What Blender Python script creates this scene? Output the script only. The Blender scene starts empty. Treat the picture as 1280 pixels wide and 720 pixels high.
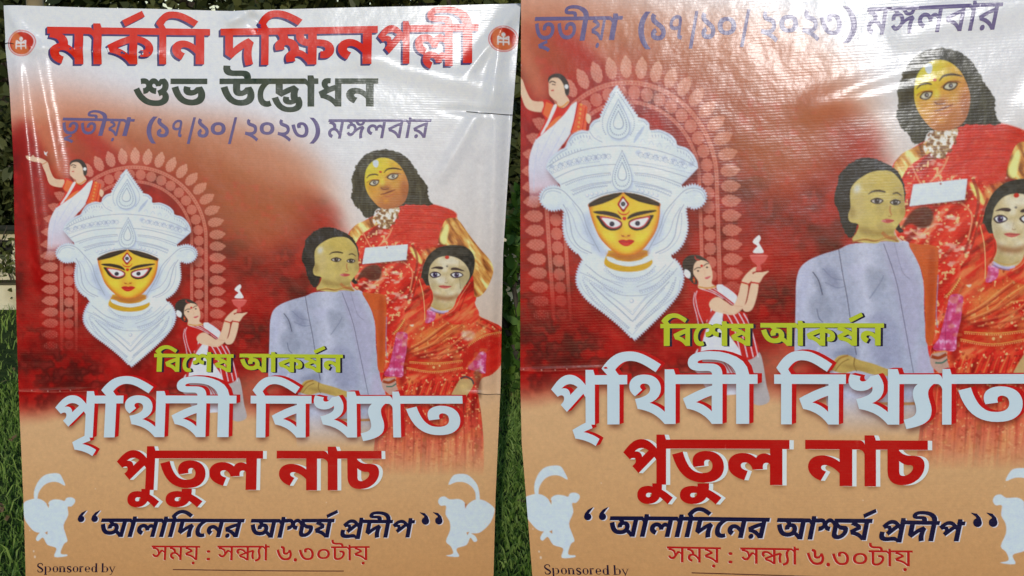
import bpy, bmesh, math, random
import numpy as np
from mathutils import Vector, Matrix, Euler
from mathutils.geometry import delaunay_2d_cdt

scene = bpy.context.scene
# ------------------------------------------------------------------ camera
cam_data = bpy.data.cameras.new('camera'); cam = bpy.data.objects.new('camera', cam_data)
scene.collection.objects.link(cam); scene.camera = cam
cam_data.sensor_width = 36.0; cam_data.lens = 36.0*1400/1280
cam_data.clip_start = .05; cam_data.clip_end = 500
PITCH = math.radians(12)
cam.location = (0, 0, 1.70); cam.rotation_euler = (math.radians(90)-PITCH, 0, 0)
# ------------------------------------------------------------------ sky, sun, exposure
SUN_EL, SUN_AZ = math.radians(16.5), math.radians(180.5)      # azimuth clockwise from +Y
world = bpy.data.worlds.new('World'); scene.world = world; world.use_nodes = True
nt = world.node_tree; bg = nt.nodes['Background']
sky = nt.nodes.new('ShaderNodeTexSky'); sky.sky_type = 'NISHITA'; sky.sun_disc = False
sky.sun_elevation = SUN_EL; sky.sun_rotation = SUN_AZ; sky.air_density = 1.0; sky.dust_density = .5; sky.ozone_density = 2.0
nt.links.new(sky.outputs[0], bg.inputs[0]); bg.inputs[1].default_value = .15
sun_data = bpy.data.lights.new('sun', 'SUN'); sun = bpy.data.objects.new('sun', sun_data); scene.collection.objects.link(sun)
sun_data.energy = 2.0; sun_data.angle = math.radians(.5); sun_data.color = (1, .99, .98)
sd = Vector((math.sin(SUN_AZ)*math.cos(SUN_EL), math.cos(SUN_AZ)*math.cos(SUN_EL), math.sin(SUN_EL)))
sun.rotation_euler = sd.to_track_quat('Z', 'Y').to_euler()
vs = scene.view_settings; vs.view_transform = 'Standard'; vs.look = 'None'; vs.gamma = 1; vs.use_curve_mapping = False
vs.exposure = -0.4
scene.cycles.max_bounces = 6; scene.cycles.use_denoising = True
C = scene.collection

# ------------------------------------------------------------------ helpers
def tag(o, label=None, cat=None, group=None, kind=None):
    for k, v in (('label', label), ('category', cat), ('group', group), ('kind', kind)):
        if v: o[k] = v
    return o
def empty(name, loc=(0, 0, 0), mat=None):
    o = bpy.data.objects.new(name, None); C.objects.link(o); o.empty_display_size = .1
    if mat is not None: o.matrix_world = mat
    else: o.location = loc
    return o
def mesh_obj(name, verts, faces, mat, parent=None, smooth_=False):
    me = bpy.data.meshes.new(name); me.from_pydata([tuple(v) for v in verts], [], [tuple(f) for f in faces]); me.update()
    if smooth_: me.polygons.foreach_set('use_smooth', [True]*len(me.polygons))
    o = bpy.data.objects.new(name, me); C.objects.link(o)
    if mat: me.materials.append(mat)
    if parent: o.parent = parent
    return o
def tube(P, r, seg=8, taper=1.0, wob=0., seed=0):
    rg = random.Random(seed); V, F = [], []; n = len(P); P = [Vector(p) for p in P]
    for i, p in enumerate(P):
        d = (P[min(i+1, n-1)]-P[max(i-1, 0)]).normalized(); u = d.orthogonal().normalized(); w = d.cross(u)
        rr = r*(1+(taper-1)*i/max(n-1, 1))*(1+rg.uniform(-wob, wob))
        for k in range(seg):
            a = 2*math.pi*k/seg; V.append(p+u*(rr*math.cos(a))+w*(rr*math.sin(a)))
    for i in range(n-1):
        for k in range(seg): F.append((i*seg+k, i*seg+(k+1) % seg, (i+1)*seg+(k+1) % seg, (i+1)*seg+k))
    F.append(tuple(range(seg))[::-1]); F.append(tuple(range((n-1)*seg, n*seg)))
    return V, F
def merge(parts):
    V, F = [], []
    for v, f in parts:
        o = len(V); V += list(v); F += [tuple(i+o for i in q) for q in f]
    return V, F
def boxvf(x0, x1, y0, y1, z0, z1):
    return [(x0, y0, z0), (x1, y0, z0), (x1, y1, z0), (x0, y1, z0), (x0, y0, z1), (x1, y0, z1), (x1, y1, z1), (x0, y1, z1)], \
           [(0, 3, 2, 1), (4, 5, 6, 7), (0, 1, 5, 4), (1, 2, 6, 5), (2, 3, 7, 6), (3, 0, 4, 7)]
def material(name, rough=.8, spec=.3):
    m = bpy.data.materials.new(name); m.use_nodes = True; b = m.node_tree.nodes['Principled BSDF']
    b.inputs['Roughness'].default_value = rough; b.inputs['Specular IOR Level'].default_value = spec
    return m, m.node_tree, b
def noisy(name, c0, c1, scale=8., rough=.85, bump=.2, spec=.2, detail=6., coord='Object', mid=None):
    m, t, b = material(name, rough, spec); n, l = t.nodes, t.links
    tc = n.new('ShaderNodeTexCoord'); nz = n.new('ShaderNodeTexNoise'); nz.inputs['Scale'].default_value = scale; nz.inputs['Detail'].default_value = detail
    l.new(tc.outputs[coord], nz.inputs['Vector']); cr = n.new('ShaderNodeValToRGB'); cr.color_ramp.elements[0].position = .32; cr.color_ramp.elements[1].position = .7
    cr.color_ramp.elements[0].color = (*c0, 1); cr.color_ramp.elements[1].color = (*c1, 1)
    if mid: e = cr.color_ramp.elements.new(.5); e.color = (*mid, 1)
    l.new(nz.outputs[0], cr.inputs[0]); l.new(cr.outputs[0], b.inputs['Base Color'])
    bp = n.new('ShaderNodeBump'); bp.inputs['Strength'].default_value = bump; bp.inputs['Distance'].default_value = .02
    l.new(nz.outputs[0], bp.inputs['Height']); l.new(bp.outputs[0], b.inputs['Normal'])
    return m
def leaf_material(name, dark, light, trans=.35):
    m, t, b = material(name, .5, .35); n, l = t.nodes, t.links
    g = n.new('ShaderNodeNewGeometry'); cr = n.new('ShaderNodeValToRGB')
    cr.color_ramp.elements[0].color = (*dark, 1); cr.color_ramp.elements[1].color = (*light, 1)
    l.new(g.outputs['Random Per Island'], cr.inputs[0]); l.new(cr.outputs[0], b.inputs['Base Color'])
    tr = n.new('ShaderNodeBsdfTranslucent'); l.new(cr.outputs[0], tr.inputs[0]); mx = n.new('ShaderNodeMixShader'); mx.inputs[0].default_value = trans
    l.new(b.outputs[0], mx.inputs[1]); l.new(tr.outputs[0], mx.inputs[2]); l.new(mx.outputs[0], n['Material Output'].inputs[0])
    return m
# outlines of the printed lettering: start point, then steps, in tenths of a banner unit
LETTERS = {
 'title': '1037,261 -2,80 -70,-1 -9,353 -105,0 2,-90 13,37 -18,-22 -17,-20 -16,-18 -17,-15 -17,-13 -16,-10 -17,-8 -18,-4 -18,-2 -10,1 -10,2 -8,5 -7,6 -4,7 -1,10 1,10 4,9 8,7 10,6 13,6 15,6 -32,84 -28,-9 -25,-11 -20,-13 -17,-14 -14,-15 -11,-17 -7,-17 -4,-18 -1,-19 3,-24 7,-20 11,-17 14,-15 17,-11 19,-9 20,-6 21,-3 21,-1 23,1 22,3 21,5 20,7 19,9 18,12 18,14 17,16 16,19 -14,9 0,-11 -1,-12 0,-11 1,-12 0,-11 0,-11 4,-136 -327,-5 3,-80|782,469 0,3 -1,4 0,5 -1,5 -1,4 -1,5 -101,-25 -2,-20 -3,-17 -6,-13 -8,-12 -12,-9 -16,-8 -19,-6 -25,-5 -29,-4 22,-72 45,11 27,5 25,6 22,7 19,9 17,10 14,11 11,13 9,15 7,17 4,18 2,21|1252,264 -2,80 -65,-1 -8,351 -99,0 8,-307 -6,-13 -8,-11 -9,-10 -10,-6 -13,-5 -15,-1 -4,0 2,-80 14,0 10,1 10,3 9,5 9,8 8,11 8,16 -1,-4 0,-6 -1,-8 0,-7 0,-8 0,-6 1,-50 81,1 15,46|1832,273 -1,78 -220,-3 -1,42 1,30 -4,275 -95,0 -18,-24 -20,-21 -21,-19 -24,-17 -25,-16 -27,-13 -29,-11 -31,-9 -32,-7 -34,-87 44,-23 45,-21 48,-21 49,-18 48,-16 48,-13 -13,19 0,-31 -284,-4 2,-79|1516,429 14,13 -19,6 -18,5 -18,7 -18,6 -17,7 -18,7 -17,8 -18,8 -19,9 18,4 19,6 19,9 19,9 19,12 19,13 17,14 17,16 15,17 -14,6 0,-9 -1,-9 0,-10 -1,-10 0,-11 0,-11|1802,522 -1,15 -4,14 -5,15 -8,12 -11,12 -13,9 -17,7 -22,4 -25,2 -9,0 -9,-1 -9,0 -8,-1 -7,-1 -8,-2 5,-79 5,1 3,1 4,0 5,0 5,0 13,-1 9,-2 7,-5 4,-5 2,-7 1,-7 -3,-14 -9,-13 -15,-11 -21,-11 -27,-9 -33,-7 1,-77 36,7 34,9 31,13 28,15 25,18 20,21 14,23 9,26|1433,182 240,-111 33,67 -236,116|2016,276 -1,77 -57,0 -4,343 -84,0 5,-344 -57,-1 1,-78 58,1 -7,-9 -6,-9 -7,-10 -7,-10 -6,-10 -6,-9 20,-34 21,-28 20,-23 20,-18 20,-14 21,-10 22,-7 24,-3 30,-1 23,1 22,2 21,3 22,5 22,7 23,8 24,10 26,12 27,13 30,16 33,19 35,20 -51,62 -38,-22 -33,-20 -30,-16 -27,-13 -25,-11 -23,-8 -23,-6 -24,-4 -24,-1 -22,1 -18,3 -15,6 -13,9 -11,9 -11,11 -10,11 -8,12 -9,13 4,7 4,8 5,8 4,7 5,8 5,6|2483,283 0,76 -69,-1 -2,339 -103,0 1,-138 15,34 -15,-17 -17,-17 -17,-15 -17,-13 -17,-12 -18,-10 -17,-7 -17,-4 -17,-2 -11,1 -10,2 -8,4 -6,6 -4,7 -2,9 1,9 4,8 6,7 10,6 12,6 15,6 -46,78 -31,-14 -27,-17 -21,-20 -16,-23 -10,-25 -3,-25 3,-23 6,-20 10,-17 14,-14 16,-12 18,-8 20,-6 20,-4 21,-1 22,1 20,4 21,5 19,7 19,9 19,10 18,12 18,14 18,16 -15,6 -1,-10 0,-12 -1,-11 0,-11 0,-11 0,-10 1,-78 -310,-4 1,-77|3052,274 0,80 -292,4 0,189 -23,-13 17,-18 19,-17 20,-17 22,-17 24,-16 25,-16 27,-16 27,-14 29,-13 65,54 -6,12 -5,13 -4,13 -4,13 -3,15 -2,14 -2,15 -1,16 0,16 0,18 2,20 3,21 4,22 6,22 6,22 -91,21 -8,-24 -6,-23 -4,-23 -4,-23 -2,-25 0,-26 0,-17 2,-16 2,-16 4,-15 4,-15 5,-15 6,-14 6,-14 6,-13 29,38 -26,13 -26,15 -25,16 -25,18 -24,18 -23,19 -22,20 -20,19 -20,19 -78,-51 0,-223 -55,0 0,-79|3251,272 1,80 -62,1 2,355 -91,0 -1,-354 -61,1 0,-80 62,-1 -7,-9 -8,-9 -8,-10 -7,-10 -7,-10 -7,-9 22,-35 22,-30 21,-24 21,-20 22,-15 23,-12 24,-7 25,-5 31,-2 25,0 23,1 23,3 23,4 23,6 24,8 26,9 27,11 29,14 32,15 34,18 38,21 -53,66 -40,-22 -35,-19 -32,-16 -28,-13 -27,-10 -25,-8 -24,-5 -25,-3 -25,-1 -23,2 -20,4 -15,7 -14,9 -13,10 -11,12 -10,12 -10,13 -8,13 4,7 5,8 4,8 6,8 5,7 5,7|4010,262 1,81 -241,3 5,359 -109,1 -1,-73 3,-27 -1,-11 -1,-10 -1,-10 0,-10 -1,-13 0,-13 -1,-84 3,-19 -1,-89 -427,5 -1,-80|3985,534 -2,16 -3,16 -7,15 -10,14 -12,13 -16,11 -19,8 -23,5 -27,2 -7,0 -8,0 -8,-1 -9,-1 -8,-1 -9,-1 3,-82 3,1 3,0 3,0 4,0 4,0 4,0 13,0 10,-3 6,-4 3,-5 3,-5 0,-6 0,-5 -2,-5 -2,-4 -3,-4 -4,-4 -5,-3 -10,-5 -12,-3 -14,-3 -16,-1 -19,-1 -22,0 -66,1 -34,-1 -31,-4 -28,-7 -26,-11 -22,-14 -18,-18 -13,-21 -8,-26 -3,-30 0,-6 0,-7 1,-7 1,-7 1,-7 2,-6 95,13 -1,4 0,4 -1,4 0,4 -1,4 0,3 3,19 6,14 10,11 14,7 19,4 25,1 65,-1 49,0 40,4 33,7 27,9 23,11 18,14 12,11 9,13 7,13 5,14 3,14|3527,527 22,1 21,4 20,6 19,8 18,11 17,13 17,14 16,17 16,18 -8,44 -16,37 -15,-19 -15,-16 -14,-15 -14,-13 -14,-11 -14,-8 -14,-6 -13,-4 -14,-1 -6,0 -6,1 -5,2 -4,3 -4,2 -3,4 -2,4 -1,5 0,5 0,4 1,5 1,5 2,6 2,6 2,5 -105,15 -4,-10 -3,-9 -4,-10 -2,-9 -1,-10 -1,-9 1,-17 4,-14 5,-13 8,-11 10,-10 11,-8 13,-7 14,-5 14,-4 16,-3 16,-2|3395,393 35,2 31,7 27,11 21,14 18,17 14,20 10,22 6,23 2,24 0,9 -1,8 0,9 -1,9 -1,7 -1,6 -103,-3 1,-4 1,-6 1,-6 0,-7 0,-8 0,-9 0,-9 -2,-10 -3,-10 -4,-10 -5,-8 -7,-8 -8,-6 -9,-3 -12,-1 -7,1 -7,2 -5,3 -5,5 -2,6 -1,8 0,4 1,5 1,5 1,4 2,5 2,4 -105,14 -4,-8 -3,-9 -3,-9 -2,-9 -1,-8 -1,-9 2,-16 3,-15 6,-12 8,-11 10,-10 11,-8 13,-6 14,-6 15,-4 15,-3 16,-2|3320,447 1,-5 1,-6 0,-6 1,-5 0,-5 0,-5 -2,-21 -6,-18 -11,-16 -14,-13 -20,-12 -23,-9 126,-18 17,13 14,15 11,18 8,19 4,19 2,20 0,7 0,7 -1,8 -2,8 -1,7 -2,5|4501,255 2,82 -70,1 8,365 -109,1 -3,-148 17,36 -17,-18 -18,-18 -18,-16 -19,-14 -19,-12 -18,-10 -19,-7 -18,-5 -18,-1 -11,1 -10,3 -9,4 -7,6 -4,8 -1,10 1,9 5,8 7,7 9,7 13,6 16,7 -46,82 -33,-14 -28,-18 -24,-21 -17,-24 -11,-25 -4,-27 2,-25 6,-21 10,-18 14,-16 17,-12 19,-9 21,-7 21,-4 22,-2 22,1 23,3 21,5 21,7 20,9 20,11 20,13 19,14 19,16 -15,8 -1,-12 -1,-12 -1,-12 0,-12 -1,-11 0,-11 -2,-83 -328,3 -2,-81|4936,249 3,83 -54,1 11,369 -80,0 -8,-285 6,40 -12,-19 -13,-18 -12,-17 -12,-15 -12,-13 -11,-12 -12,-10 -12,-8 -12,-7 -12,-4 -12,-3 -13,-1 -14,1 -12,4 -12,5 -11,8 -11,9 -10,11 -10,12 -10,14 -10,16 -6,-15 8,-6 8,-6 9,-5 9,-4 10,-3 11,-1 17,2 14,7 11,10 8,14 4,15 2,16 0,7 0,7 0,7 0,6 0,5 -1,4 -20,-8 4,-5 4,-7 5,-6 5,-7 5,-7 6,-7 5,-7 6,-6 5,-6 65,-75 49,60 -163,195 -56,-64 50,-58 -19,34 -22,16 6,-9 5,-8 4,-8 3,-8 1,-8 1,-8 -1,-10 -3,-7 -4,-6 -5,-4 -6,-2 -7,-1 -5,0 -5,2 -5,1 -5,3 -6,3 -5,5 -59,-67 17,-26 16,-24 16,-21 17,-18 16,-15 18,-12 18,-9 19,-5 22,-2 18,1 17,4 17,6 16,9 16,11 15,14 16,16 16,19 17,20 -3,15 -1,-10 -1,-11 -1,-12 -1,-12 -1,-13 0,-11 -3,-91 66,-1 14,48|5461,242 3,84 -63,1 8,211 -92,1 -3,-90 14,45 -11,-14 -10,-13 -10,-11 -10,-8 -11,-4 -12,-2 -4,1 -5,1 -5,2 -5,3 -4,5 -4,6 -3,8 -2,9 0,11 0,4 1,4 0,4 1,4 0,3 1,4 -78,6 -6,-22 -8,-18 -11,-16 -14,-11 -16,-7 -19,-2 -10,1 -9,3 -7,5 -5,6 -2,7 -1,8 2,11 4,9 8,9 10,7 12,6 15,6 -31,83 -21,-9 -20,-10 -18,-11 -16,-13 -13,-15 -11,-17 -8,-19 -5,-20 -2,-23 1,-20 4,-19 8,-17 11,-16 13,-13 15,-10 18,-8 20,-5 22,-2 26,1 23,5 20,8 18,11 19,16 19,19 -14,-2 5,-16 8,-14 11,-11 13,-8 14,-6 17,-2 14,1 13,4 13,6 12,7 12,9 10,10 -6,5 -1,-9 -1,-9 0,-9 -1,-9 0,-8 -1,-9 0,-17 -383,5 -3,-84|5145,556 21,1 18,4 17,7 14,9 14,11 14,13 5,-10 6,-8 7,-6 8,-4 8,-2 9,-1 12,1 11,4 9,6 10,8 10,9 10,12 -27,-8 0,-8 -1,-9 -1,-8 -1,-9 0,-9 -1,-11 0,-15 91,-3 8,201 -92,1 -4,-98 19,55 -5,-10 -5,-10 -7,-9 -7,-7 -8,-4 -7,-1 -4,0 -4,2 -3,3 -2,5 -2,5 0,8 1,6 0,3 1,4 1,5 -76,5 -3,-18 -6,-14 -8,-12 -10,-8 -11,-5 -11,-2 -7,1 -6,2 -4,3 -3,4 -2,5 0,5 1,7 2,6 4,5 6,5 9,5 11,5 -26,76 -27,-13 -23,-15 -19,-18 -14,-20 -9,-24 -3,-26 2,-25 8,-22 14,-19 18,-14 23,-9|5709,323 -74,1 15,375 -113,0 -14,-373 -74,0 -3,-84 73,-1 -8,-23 -11,-21 -13,-18 -17,-17 -20,-14 -19,-12 -21,-10 -23,-8 -26,-6 -29,-4 -31,-2 -34,0 -20,0 -18,2 -15,2 -13,2 -10,4 -7,3 -6,4 -3,5 -1,5 1,4 3,3 3,2 6,1 8,1 11,0 64,-1 24,0 20,2 17,3 14,5 13,7 11,9 8,9 7,11 5,11 4,14 3,16 1,18 -87,1 -1,-7 -1,-6 -2,-6 -3,-5 -3,-4 -4,-4 -4,-2 -4,-2 -4,-1 -6,-1 -6,-1 -8,0 -45,1 -24,0 -20,-1 -17,-3 -14,-3 -13,-5 -10,-6 -10,-7 -7,-8 -6,-10 -4,-10 -3,-11 -1,-12 5,-28 14,-25 25,-21 37,-16 47,-10 59,-5 88,5 75,16 74,27 58,41 39,53 22,68 73,-1',
 'subtitle': '1801,861 13,1 11,3 10,6 8,7 9,9 7,11 20,-27 58,-8 13,12 11,12 9,13 7,14 4,17 1,19 -2,19 -5,17 -8,17 -11,15 -13,14 -16,13 -18,11 -19,10 -21,9 -25,-65 17,-7 15,-8 13,-8 10,-10 5,-11 3,-14 -1,-7 -2,-8 -4,-6 -6,-6 -7,-6 -8,-6 40,-8 -36,50 -55,4 -2,-8 -2,-8 -4,-6 -4,-6 -6,-3 -7,-1 -4,0 -3,1 -3,2 -3,2 -4,5 -1,4 0,3 -1,4 2,10 4,8 8,5 10,5 12,2 15,2 -8,69 -23,-3 -19,-5 -16,-8 -13,-10 -9,-12 -7,-14 -5,-15 -2,-16 -1,-16 1,-17 3,-15 5,-14 7,-12 8,-11 9,-8 11,-7 12,-4|1686,861 14,1 14,4 12,6 11,9 9,11 8,13 5,15 3,17 1,19 -1,15 -3,14 -5,14 -7,14 -9,12 -11,10 -15,7 -17,5 -19,2 -6,-69 13,-2 11,-3 7,-5 5,-5 3,-6 1,-8 -1,-8 -2,-6 -4,-4 -5,-4 -7,-2 -9,0 -5,0 -6,0 -6,1 -5,1 -6,1 -6,2 -5,-66 7,-2 7,-1 7,-1 7,-1 7,0|1825,1193 -38,-2 -37,-6 -35,-11 -32,-15 -30,-21 -28,-25 -26,-32 -23,-38 -20,-44 68,-29 17,34 17,30 19,25 20,21 22,16 23,13 25,9 27,5 30,2 25,-1 21,-4 16,-7 12,-9 7,-11 2,-13 -1,-9 -3,-8 -6,-8 -8,-6 -9,-6 -10,-5 66,-34 14,10 12,13 10,13 8,15 4,16 1,18 -2,20 -6,18 -10,17 -14,14 -18,12 -22,10 -25,8 -30,4|2265,1187 -27,-1 -26,-4 -25,-5 -24,-9 -23,-11 -22,-15 -21,-17 -19,-22 -18,-25 -16,-30 -14,-34 -13,-39 81,-21 12,39 14,32 15,27 16,21 17,17 19,12 21,8 23,5 24,2 15,0 14,-3 13,-3 12,-5 9,-7 8,-7 6,-10 3,-11 1,-12 0,-8 -1,-7 -2,-7 -3,-7 -3,-6 -3,-6 -5,-5 -4,-4 -5,-4 70,-46 13,18 11,18 8,18 6,19 3,18 1,19 -2,22 -6,21 -10,18 -14,17 -18,14 -22,11 -26,8 -30,5|2247,1069 -25,-2 -22,-6 -17,-11 -13,-13 -7,-17 -3,-20 1,-8 1,-8 2,-7 2,-8 3,-7 3,-7 77,15 -1,3 -1,3 -1,3 -1,5 -1,3 1,5 2,4 2,3 4,3 5,1 5,1 6,-1 6,-1 5,-2 6,-2 5,-4 5,-4 6,-6 6,-6 5,-8 71,-11 5,33 -13,15 -14,14 -14,12 -14,11 -15,8 -16,8 -17,5 -18,3|2451,867 -1,66 -446,-2 1,-66|2900,868 -2,-10 -3,-7 -4,-6 -7,-4 -9,-2 -12,-1 -79,0 -30,-1 -25,-3 -20,-4 -18,-6 -15,-8 -12,-10 -6,-8 -6,-9 -4,-10 -2,-11 -2,-12 -1,-13 1,-5 0,-5 0,-5 1,-5 1,-5 1,-7 83,5 -1,3 0,3 0,3 -1,5 0,8 1,7 2,5 2,5 2,4 4,4 5,3 5,2 6,2 8,1 11,1 13,0 80,0 21,1 18,2 15,2 13,4 11,6 11,7 8,8 6,9 5,12 4,13 3,15 1,17|3050,868 0,66 -199,0 0,59 0,5 2,5 1,3 3,3 4,2 5,1 5,-1 5,-1 6,-3 5,-3 5,-4 6,-6 5,-5 5,-7 5,-7 72,-12 12,19 11,17 8,18 6,18 4,19 1,20 -2,22 -6,20 -10,19 -14,16 -19,15 -22,11 -26,9 -31,5 -34,1 -26,-1 -25,-3 -24,-6 -24,-8 -23,-12 -23,-14 -21,-18 -20,-22 -18,-26 -17,-30 -15,-36 -14,-40 82,-20 13,38 14,33 15,27 16,22 18,18 19,13 20,9 22,5 23,2 24,-1 21,-5 17,-9 13,-11 7,-15 3,-18 -1,-12 -3,-11 -5,-9 -6,-9 -7,-8 -7,-7 74,-4 -15,16 -15,14 -15,12 -14,10 -15,8 -15,6 -15,4 -16,3 -16,0 -13,0 -13,-2 -11,-3 -11,-4 -9,-6 -8,-7 -6,-8 -6,-9 -4,-10 -3,-12 -1,-13 -1,-16 0,-54 -164,0 0,-66|3232,869 1,66 -29,0 -10,7 -10,8 -9,8 -8,10 -8,9 -7,11 -6,11 -5,11 -4,12 -3,13 -2,13 -1,13 1,19 3,15 4,13 6,10 6,8 7,5 8,4 7,2 8,1 6,0 5,-1 5,-1 5,-1 5,-2 5,-3 25,61 -12,5 -9,4 -10,3 -9,2 -10,1 -11,0 -22,-2 -19,-5 -18,-9 -16,-12 -13,-16 -11,-20 -8,-23 -4,-26 -2,-30 1,-23 4,-22 5,-20 8,-20 10,-18 12,-16 14,-14 16,-13 17,-9 -28,24 -5,1 -6,0 -5,1 -7,0 -8,0 -9,0 -42,0 -1,-66|3631,870 0,66 -262,-1 1,94 -18,-14 13,-8 15,-7 16,-8 17,-8 18,-8 19,-7 19,-8 20,-6 19,-6 58,46 -5,10 -4,11 -3,11 -2,12 -1,11 0,10 0,12 2,10 2,10 3,10 3,11 5,12 -84,21 -5,-13 -4,-12 -4,-13 -3,-13 -2,-13 0,-14 0,-15 2,-14 3,-14 4,-13 6,-14 8,-13 41,29 -22,6 -21,8 -22,8 -21,9 -20,9 -19,9 -19,9 -16,9 -15,8 -70,-44 -1,-110 -60,0 0,-66|3456,1181 -14,-1 -14,-2 -13,-3 -12,-5 -10,-7 -9,-8 -7,-10 -4,-13 -1,-14 0,-6 1,-6 1,-6 2,-7 2,-6 3,-6 69,12 -2,5 -1,5 -1,5 1,5 2,4 3,3 4,3 5,1 6,0 11,0 10,-3 9,-4 8,-6 7,-7 8,-9 62,-9 -6,32 -10,10 -10,11 -11,10 -12,9 -13,8 -13,6 -15,5 -17,3|3462,1272 -23,-1 -23,-3 -23,-4 -21,-7 -21,-9 -20,-12 -19,-14 -18,-17 -16,-20 -16,-24 -13,-27 -13,-30 77,-20 12,30 13,25 13,21 15,16 16,13 17,10 18,6 19,4 21,1 16,-1 14,-1 11,-3 10,-4 8,-5 7,-6 4,-6 3,-7 0,-8 0,-9 -2,-9 -4,-9 -4,-7 -5,-8 -7,-7 74,-34 9,12 7,14 6,14 5,14 2,14 1,13 -1,21 -6,18 -9,17 -13,15 -17,12 -20,9 -25,7 -27,4|3800,870 0,66 -48,0 3,269 -82,0 -3,-235 -5,-10 -6,-9 -7,-7 -8,-4 -9,-3 -11,-1 -4,0 0,-66 11,0 7,0 8,3 7,3 7,6 6,9 5,11 0,-4 -1,-5 0,-6 -1,-6 0,-6 0,-5 -1,-36 69,0 13,36|4127,871 1,66 -48,0 5,269 -78,-1 -14,-17 -16,-16 -16,-15 -18,-12 -19,-12 -20,-9 -22,-9 -23,-7 -26,-5 -29,-73 33,-18 34,-16 36,-16 35,-14 36,-12 36,-10 -11,17 -2,-90|4004,1005 10,7 -20,6 -20,7 -19,7 -19,8 -19,9 -19,10 13,3 15,5 14,6 15,7 14,9 14,10 14,10 12,12 11,13 -12,2 -1,-8 0,-8 -1,-9 0,-9 -1,-9 0,-10|3918,867 5,0 6,0 6,1 5,0 6,1 5,1 -4,60 -3,-1 -4,0 -5,-1 -7,1 -6,2 -4,2 -3,4 -1,4 -1,4 1,8 4,6 7,6 9,4 10,4 13,3 -39,46 -15,-8 -14,-8 -12,-8 -11,-9 -9,-10 -8,-10 -5,-11 -3,-12 -1,-14 0,-9 2,-10 4,-10 5,-10 8,-8 10,-8 13,-6 16,-3|4525,872 1,66 -55,0 6,269 -94,-1 -3,-107 14,26 -13,-13 -14,-13 -15,-12 -14,-10 -15,-9 -15,-7 -14,-5 -14,-3 -14,-1 -8,0 -7,2 -6,2 -4,4 -3,5 -1,6 1,7 4,5 5,5 8,5 9,4 13,5 -40,66 -27,-11 -23,-14 -20,-17 -14,-18 -9,-19 -3,-21 1,-19 5,-16 8,-14 12,-11 13,-10 15,-7 17,-4 17,-3 18,-1 17,1 18,2 16,4 17,5 16,6 16,8 15,10 16,10 15,12 -12,6 -1,-8 0,-9 -1,-10 0,-9 -1,-8 0,-8 -1,-57 -260,-1 -2,-66',
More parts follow.
